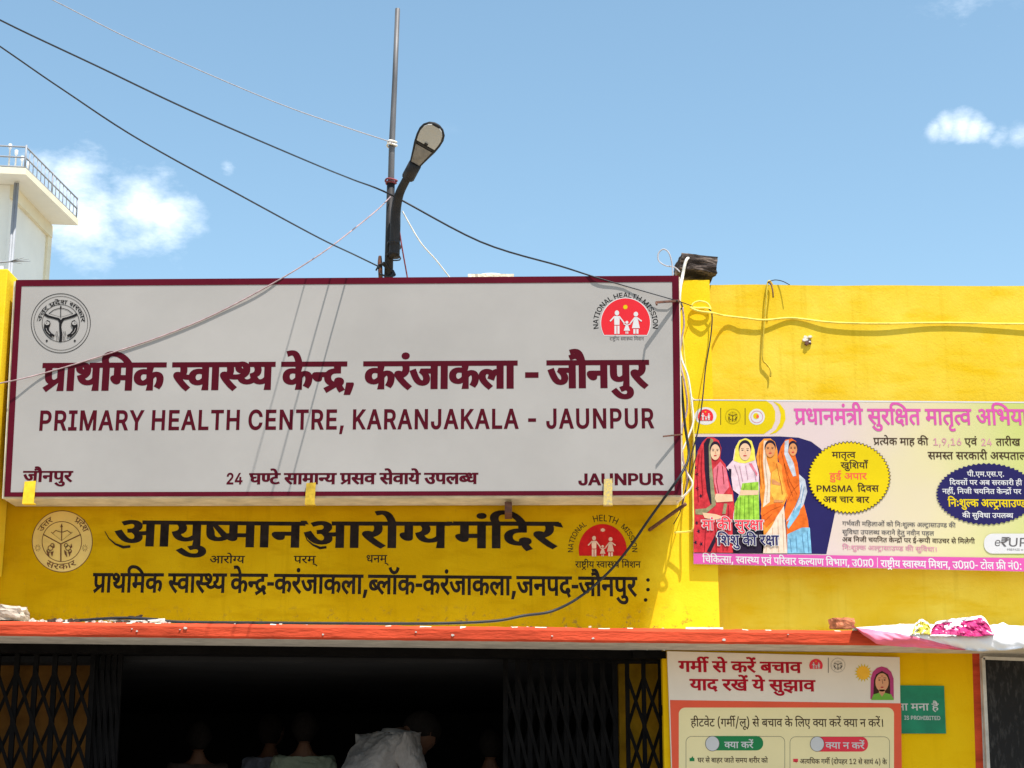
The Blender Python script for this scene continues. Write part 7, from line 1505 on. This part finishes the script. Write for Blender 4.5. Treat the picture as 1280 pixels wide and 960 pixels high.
# ------------------------------------------------------------------ people in the dark doorway
def person(label, loc, H, yaw, lean, shirt, arms, head_yaw=0.0, head_drop=0.0, sleeves=0.55, collar=False):
    """standing figure, feet at loc; local frame: faces -y before yaw"""
    t = thing('person', label, 'person', loc)
    t.rotation_euler = (0, 0, yaw)
    h = H
    pel = Vector((0, 0, 0.52 * h)); ch = pel + Vector((0, -math.sin(lean) * 0.22 * h, math.cos(lean) * 0.22 * h))
    nk = pel + Vector((0, -math.sin(lean) * 0.31 * h, math.cos(lean) * 0.31 * h))
    l2 = lean + head_drop
    hc = nk + Vector((0, -math.sin(l2) * 0.11 * h - 0.01, math.cos(l2) * 0.11 * h))
    V, E, R = [], [], []
    def add(p, r, par=None):
        V.append(tuple(p)); R.append(r); i = len(V) - 1
        if par is not None: E.append((par, i))
        return i
    p0 = add(pel, (0.095 * h, 0.07 * h)); p1 = add(pel.lerp(ch, 0.5), (0.082 * h, 0.06 * h), p0); p2 = add(ch, (0.095 * h, 0.068 * h), p1); p3 = add(nk, (0.034 * h, 0.034 * h), p2)
    for s in (-1, 1):
        a = add(pel + Vector((s * 0.05 * h, 0, -0.05 * h)), (0.05 * h,) * 2, p0); k = add((s * 0.055 * h, -0.01, 0.28 * h), (0.033 * h,) * 2, a)
        an_ = add((s * 0.058 * h, 0.01, 0.045 * h), (0.022 * h,) * 2, k); add((s * 0.065 * h, -0.1 * h, 0.018 * h), (0.02 * h, 0.016 * h), an_)
    add(nk.lerp(hc, 0.55), (0.034 * h,) * 2, p3)
    shl = []
    for s in (-1, 1):
        sh = ch.lerp(nk, 0.55) + Vector((s * 0.11 * h, 0, -0.01 * h)); el_, wr = arms[0 if s < 0 else 1]
        el_ = sh + Vector(el_) * h; wr_ = el_ + Vector(wr) * h
        a = add(sh, (0.036 * h,) * 2, p2); b = add(el_, (0.026 * h,) * 2, a); c = add(wr_, (0.017 * h,) * 2, b)
        d = (wr_ - el_).normalized(); pm = add(wr_ + d * 0.03 * h, (0.02 * h, 0.013 * h), c)
        q = d.orthogonal().normalized()
        for k in range(4): 
            base = wr_ + d * 0.05 * h + q * (k - 1.5) * 0.012 * h
            e_ = add(base, (0.0052 * h,) * 2, pm); add(base + d * (0.03 - 0.004 * abs(k - 1.3)) * h + Vector((0, -0.008 * h, -0.004 * h)), (0.0045 * h,) * 2, e_)
        e_ = add(wr_ + d * 0.025 * h + q * 0.022 * h, (0.006 * h,) * 2, pm); add(wr_ + d * 0.045 * h + q * 0.032 * h, (0.005 * h,) * 2, e_)
        shl.append((sh, el_, wr_))
    me = bpy.data.meshes.new('body'); me.from_pydata(V, E, []); me.update()
    body = bpy.data.objects.new('body', me); COL.objects.link(body); body.parent = t; me.materials.append(M_skin)
    sk = body.modifiers.new('skin', 'SKIN'); 
    for i, r in enumerate(R): me.skin_vertices[0].data[i].radius = r
    me.skin_vertices[0].data[0].use_root = True
    ss = body.modifiers.new('sub', 'SUBSURF'); ss.levels = 1; ss.render_levels = 2
    # head with face, joined onto the neck
    Rm = Matrix.Rotation(head_yaw, 3, 'Z') @ Matrix.Rotation(-l2 * 0.9, 3, 'X').inverted()
    def blob(name, rad, m, fn, seg=28, rg=20):
        bm = bmesh.new(); bmesh.ops.create_uvsphere(bm, u_segments=seg, v_segments=rg, radius=1)
        for v in bm.verts: v.co = hc + Rm @ fn(v.co.copy(), rad)
        for f_ in bm.faces: f_.smooth = True
        m2 = bpy.data.meshes.new(name); bm.to_mesh(m2); bm.free(); o = bpy.data.objects.new(name, m2); COL.objects.link(o); o.parent = t; m2.materials.append(m); return o
    R0 = 0.066 * h
    def hd(p, r):
        x, y, z = p
        w = 0.74 - 0.16 * max(0, -z) ; yy = y * 0.92
        q = Vector((x * w, yy, z * 1.0))
        g = math.exp(-((x / 0.16) ** 2 + ((z + 0.12) / 0.24) ** 2))
        if y < 0: q.y -= 0.2 * g; q.y += 0.09 * math.exp(-(((abs(x) - 0.33) / 0.15) ** 2 + ((z - 0.08) / 0.12) ** 2)); q.y -= 0.05 * math.exp(-((x / 0.28) ** 2 + ((z + 0.5) / 0.1) ** 2))
        q.x += (0.12 if x > 0 else -0.12) * math.exp(-((y - 0.05) / 0.16) ** 2 - ((z + 0.05) / 0.2) ** 2) * (abs(x) > 0.8)
        return q * r * 1.12
    blob('head', R0, M_skin, hd)
    def hr(p, r):
        q = hd(Vector((p.x, p.y, max(p.z, -0.8 if p.y > -0.3 else 0.28))), r * 1.06)
        n_ = noise.noise(p * 7) * 0.03 * r; return q + Vector((0, 0.012, 0.006)) + q.normalized() * n_
    blob('hair', R0, M_hair, hr)
    # shirt
    V, E, R = [], [], []
    s0 = add(pel + Vector((0, 0, -0.03 * h)), (0.118 * h, 0.095 * h)); s1 = add(pel.lerp(ch, 0.5), (0.104 * h, 0.088 * h), s0); s2 = add(ch, (0.108 * h, 0.09 * h), s1); s3 = add(ch.lerp(nk, 0.72), (0.062 * h, 0.06 * h), s2)
    for (sh, el_, wr_) in shl:
        a = add(sh, (0.058 * h,) * 2, s2); b = add(el_, (0.044 * h,) * 2, a); 
        if sleeves > 0.9: add(wr_, (0.030 * h,) * 2, b)
    me = bpy.data.meshes.new('shirt'); me.from_pydata(V, E, []); me.update()
    so = bpy.data.objects.new('shirt', me); COL.objects.link(so); so.parent = t; me.materials.append(shirt)
    so.modifiers.new('skin', 'SKIN')
    for i, r in enumerate(R): me.skin_vertices[0].data[i].radius = r
    me.skin_vertices[0].data[0].use_root = True
    ss = so.modifiers.new('sub', 'SUBSURF'); ss.levels = 2; ss.render_levels = 4
    tx = bpy.data.textures.new('folds', 'CLOUDS'); tx.noise_scale = 0.07; tx.noise_depth = 3
    dm = so.modifiers.new('folds', 'DISPLACE'); dm.texture = tx; dm.strength = 0.035; dm.mid_level = 0.5
    if collar:
        mb = MB(); vs = []; n = 20
        for i in range(n + 1):
            tt = -math.pi * 0.5 + 2 * math.pi * i / n
            for rr, dz in ((0.040, 0.030), (0.050, 0.034), (0.070, -0.004), (0.060, -0.008)):
                vs.append(nk + Vector((math.cos(tt) * rr * h, math.sin(tt) * rr * h * 0.9 , (dz - 0.014) * h + 0.012 * math.sin(tt))))
        mb.add(vs, [(i * 4 + k, i * 4 + k + 1, i * 4 + k + 5, i * 4 + k + 4) for i in range(n) for k in range(3)], 0, True)
        o = mb.build('collar', shirt); o.parent = so; o.matrix_parent_inverse = Matrix.Identity(4)
    # trousers
    V, E, R = [], [], []
    a0_ = add(pel, (0.105 * h, 0.08 * h))
    for s in (-1, 1):
        a = add(pel + Vector((s * 0.055 * h, 0, -0.08 * h)), (0.06 * h,) * 2, a0_); k = add((s * 0.06 * h, -0.01, 0.28 * h), (0.046 * h,) * 2, a); add((s * 0.062 * h, 0.01, 0.06 * h), (0.040 * h,) * 2, k)
    me = bpy.data.meshes.new('trousers'); me.from_pydata(V, E, []); me.update()
    so = bpy.data.objects.new('trousers', me); COL.objects.link(so); so.parent = t; me.materials.append(M_trouser); so.modifiers.new('skin', 'SKIN')
    for i, r in enumerate(R): me.skin_vertices[0].data[i].radius = r
    me.skin_vertices[0].data[0].use_root = True
    ss = so.modifiers.new('sub', 'SUBSURF'); ss.levels = 1; ss.render_levels = 2
    return t

FL = 0.6
dn = ((-0.03, 0.0, -0.17), (0.0, -0.05, -0.14))
dnR = ((0.03, 0.0, -0.17), (0.0, -0.05, -0.14))
def stand(px, py, Y): v = P(px, py, Y); return Vector((v.x, Y, FL)), v.z - FL
# px,py = top of the head
v = P(503, 907, 11.5); hm = 1.88; ln = 0.7
person('man in a pale crumpled shirt bending forward in the middle of the doorway', Vector((v.x - 0.31 * hm * math.sin(ln) * 0.94, 11.5 - 0.1, FL)), hm, math.radians(128), ln, M_shirt, (((-0.03, -0.05, -0.17), (0.0, -0.10, -0.12)), ((0.03, -0.05, -0.17), (0.0, -0.10, -0.12))), 0, 0.75, 0.95, True)
l, hh = stand(612, 916, 12.4); person('person in a dull grey shirt far inside beside the half folded gate', l, hh, math.radians(170), 0.05, M_shirt, (dn, dnR))
l, hh = stand(381, 894, 12.6); person('person in a pale green shirt with back turned left of the bending man', l, hh, math.radians(185), 0.05, M_shirt_green, (dn, dnR))
l, hh = stand(336, 898, 13.4); person('person in a grey blue shirt behind the green shirted one', l, hh, math.radians(150), 0.05, M_shirt_blue, (dn, dnR))
l, hh = stand(250, 906, 12.8); person('person in dark clothes standing deepest left in the hall', l, hh, math.radians(200), 0.05, M_shirt_dark, (dn, dnR))
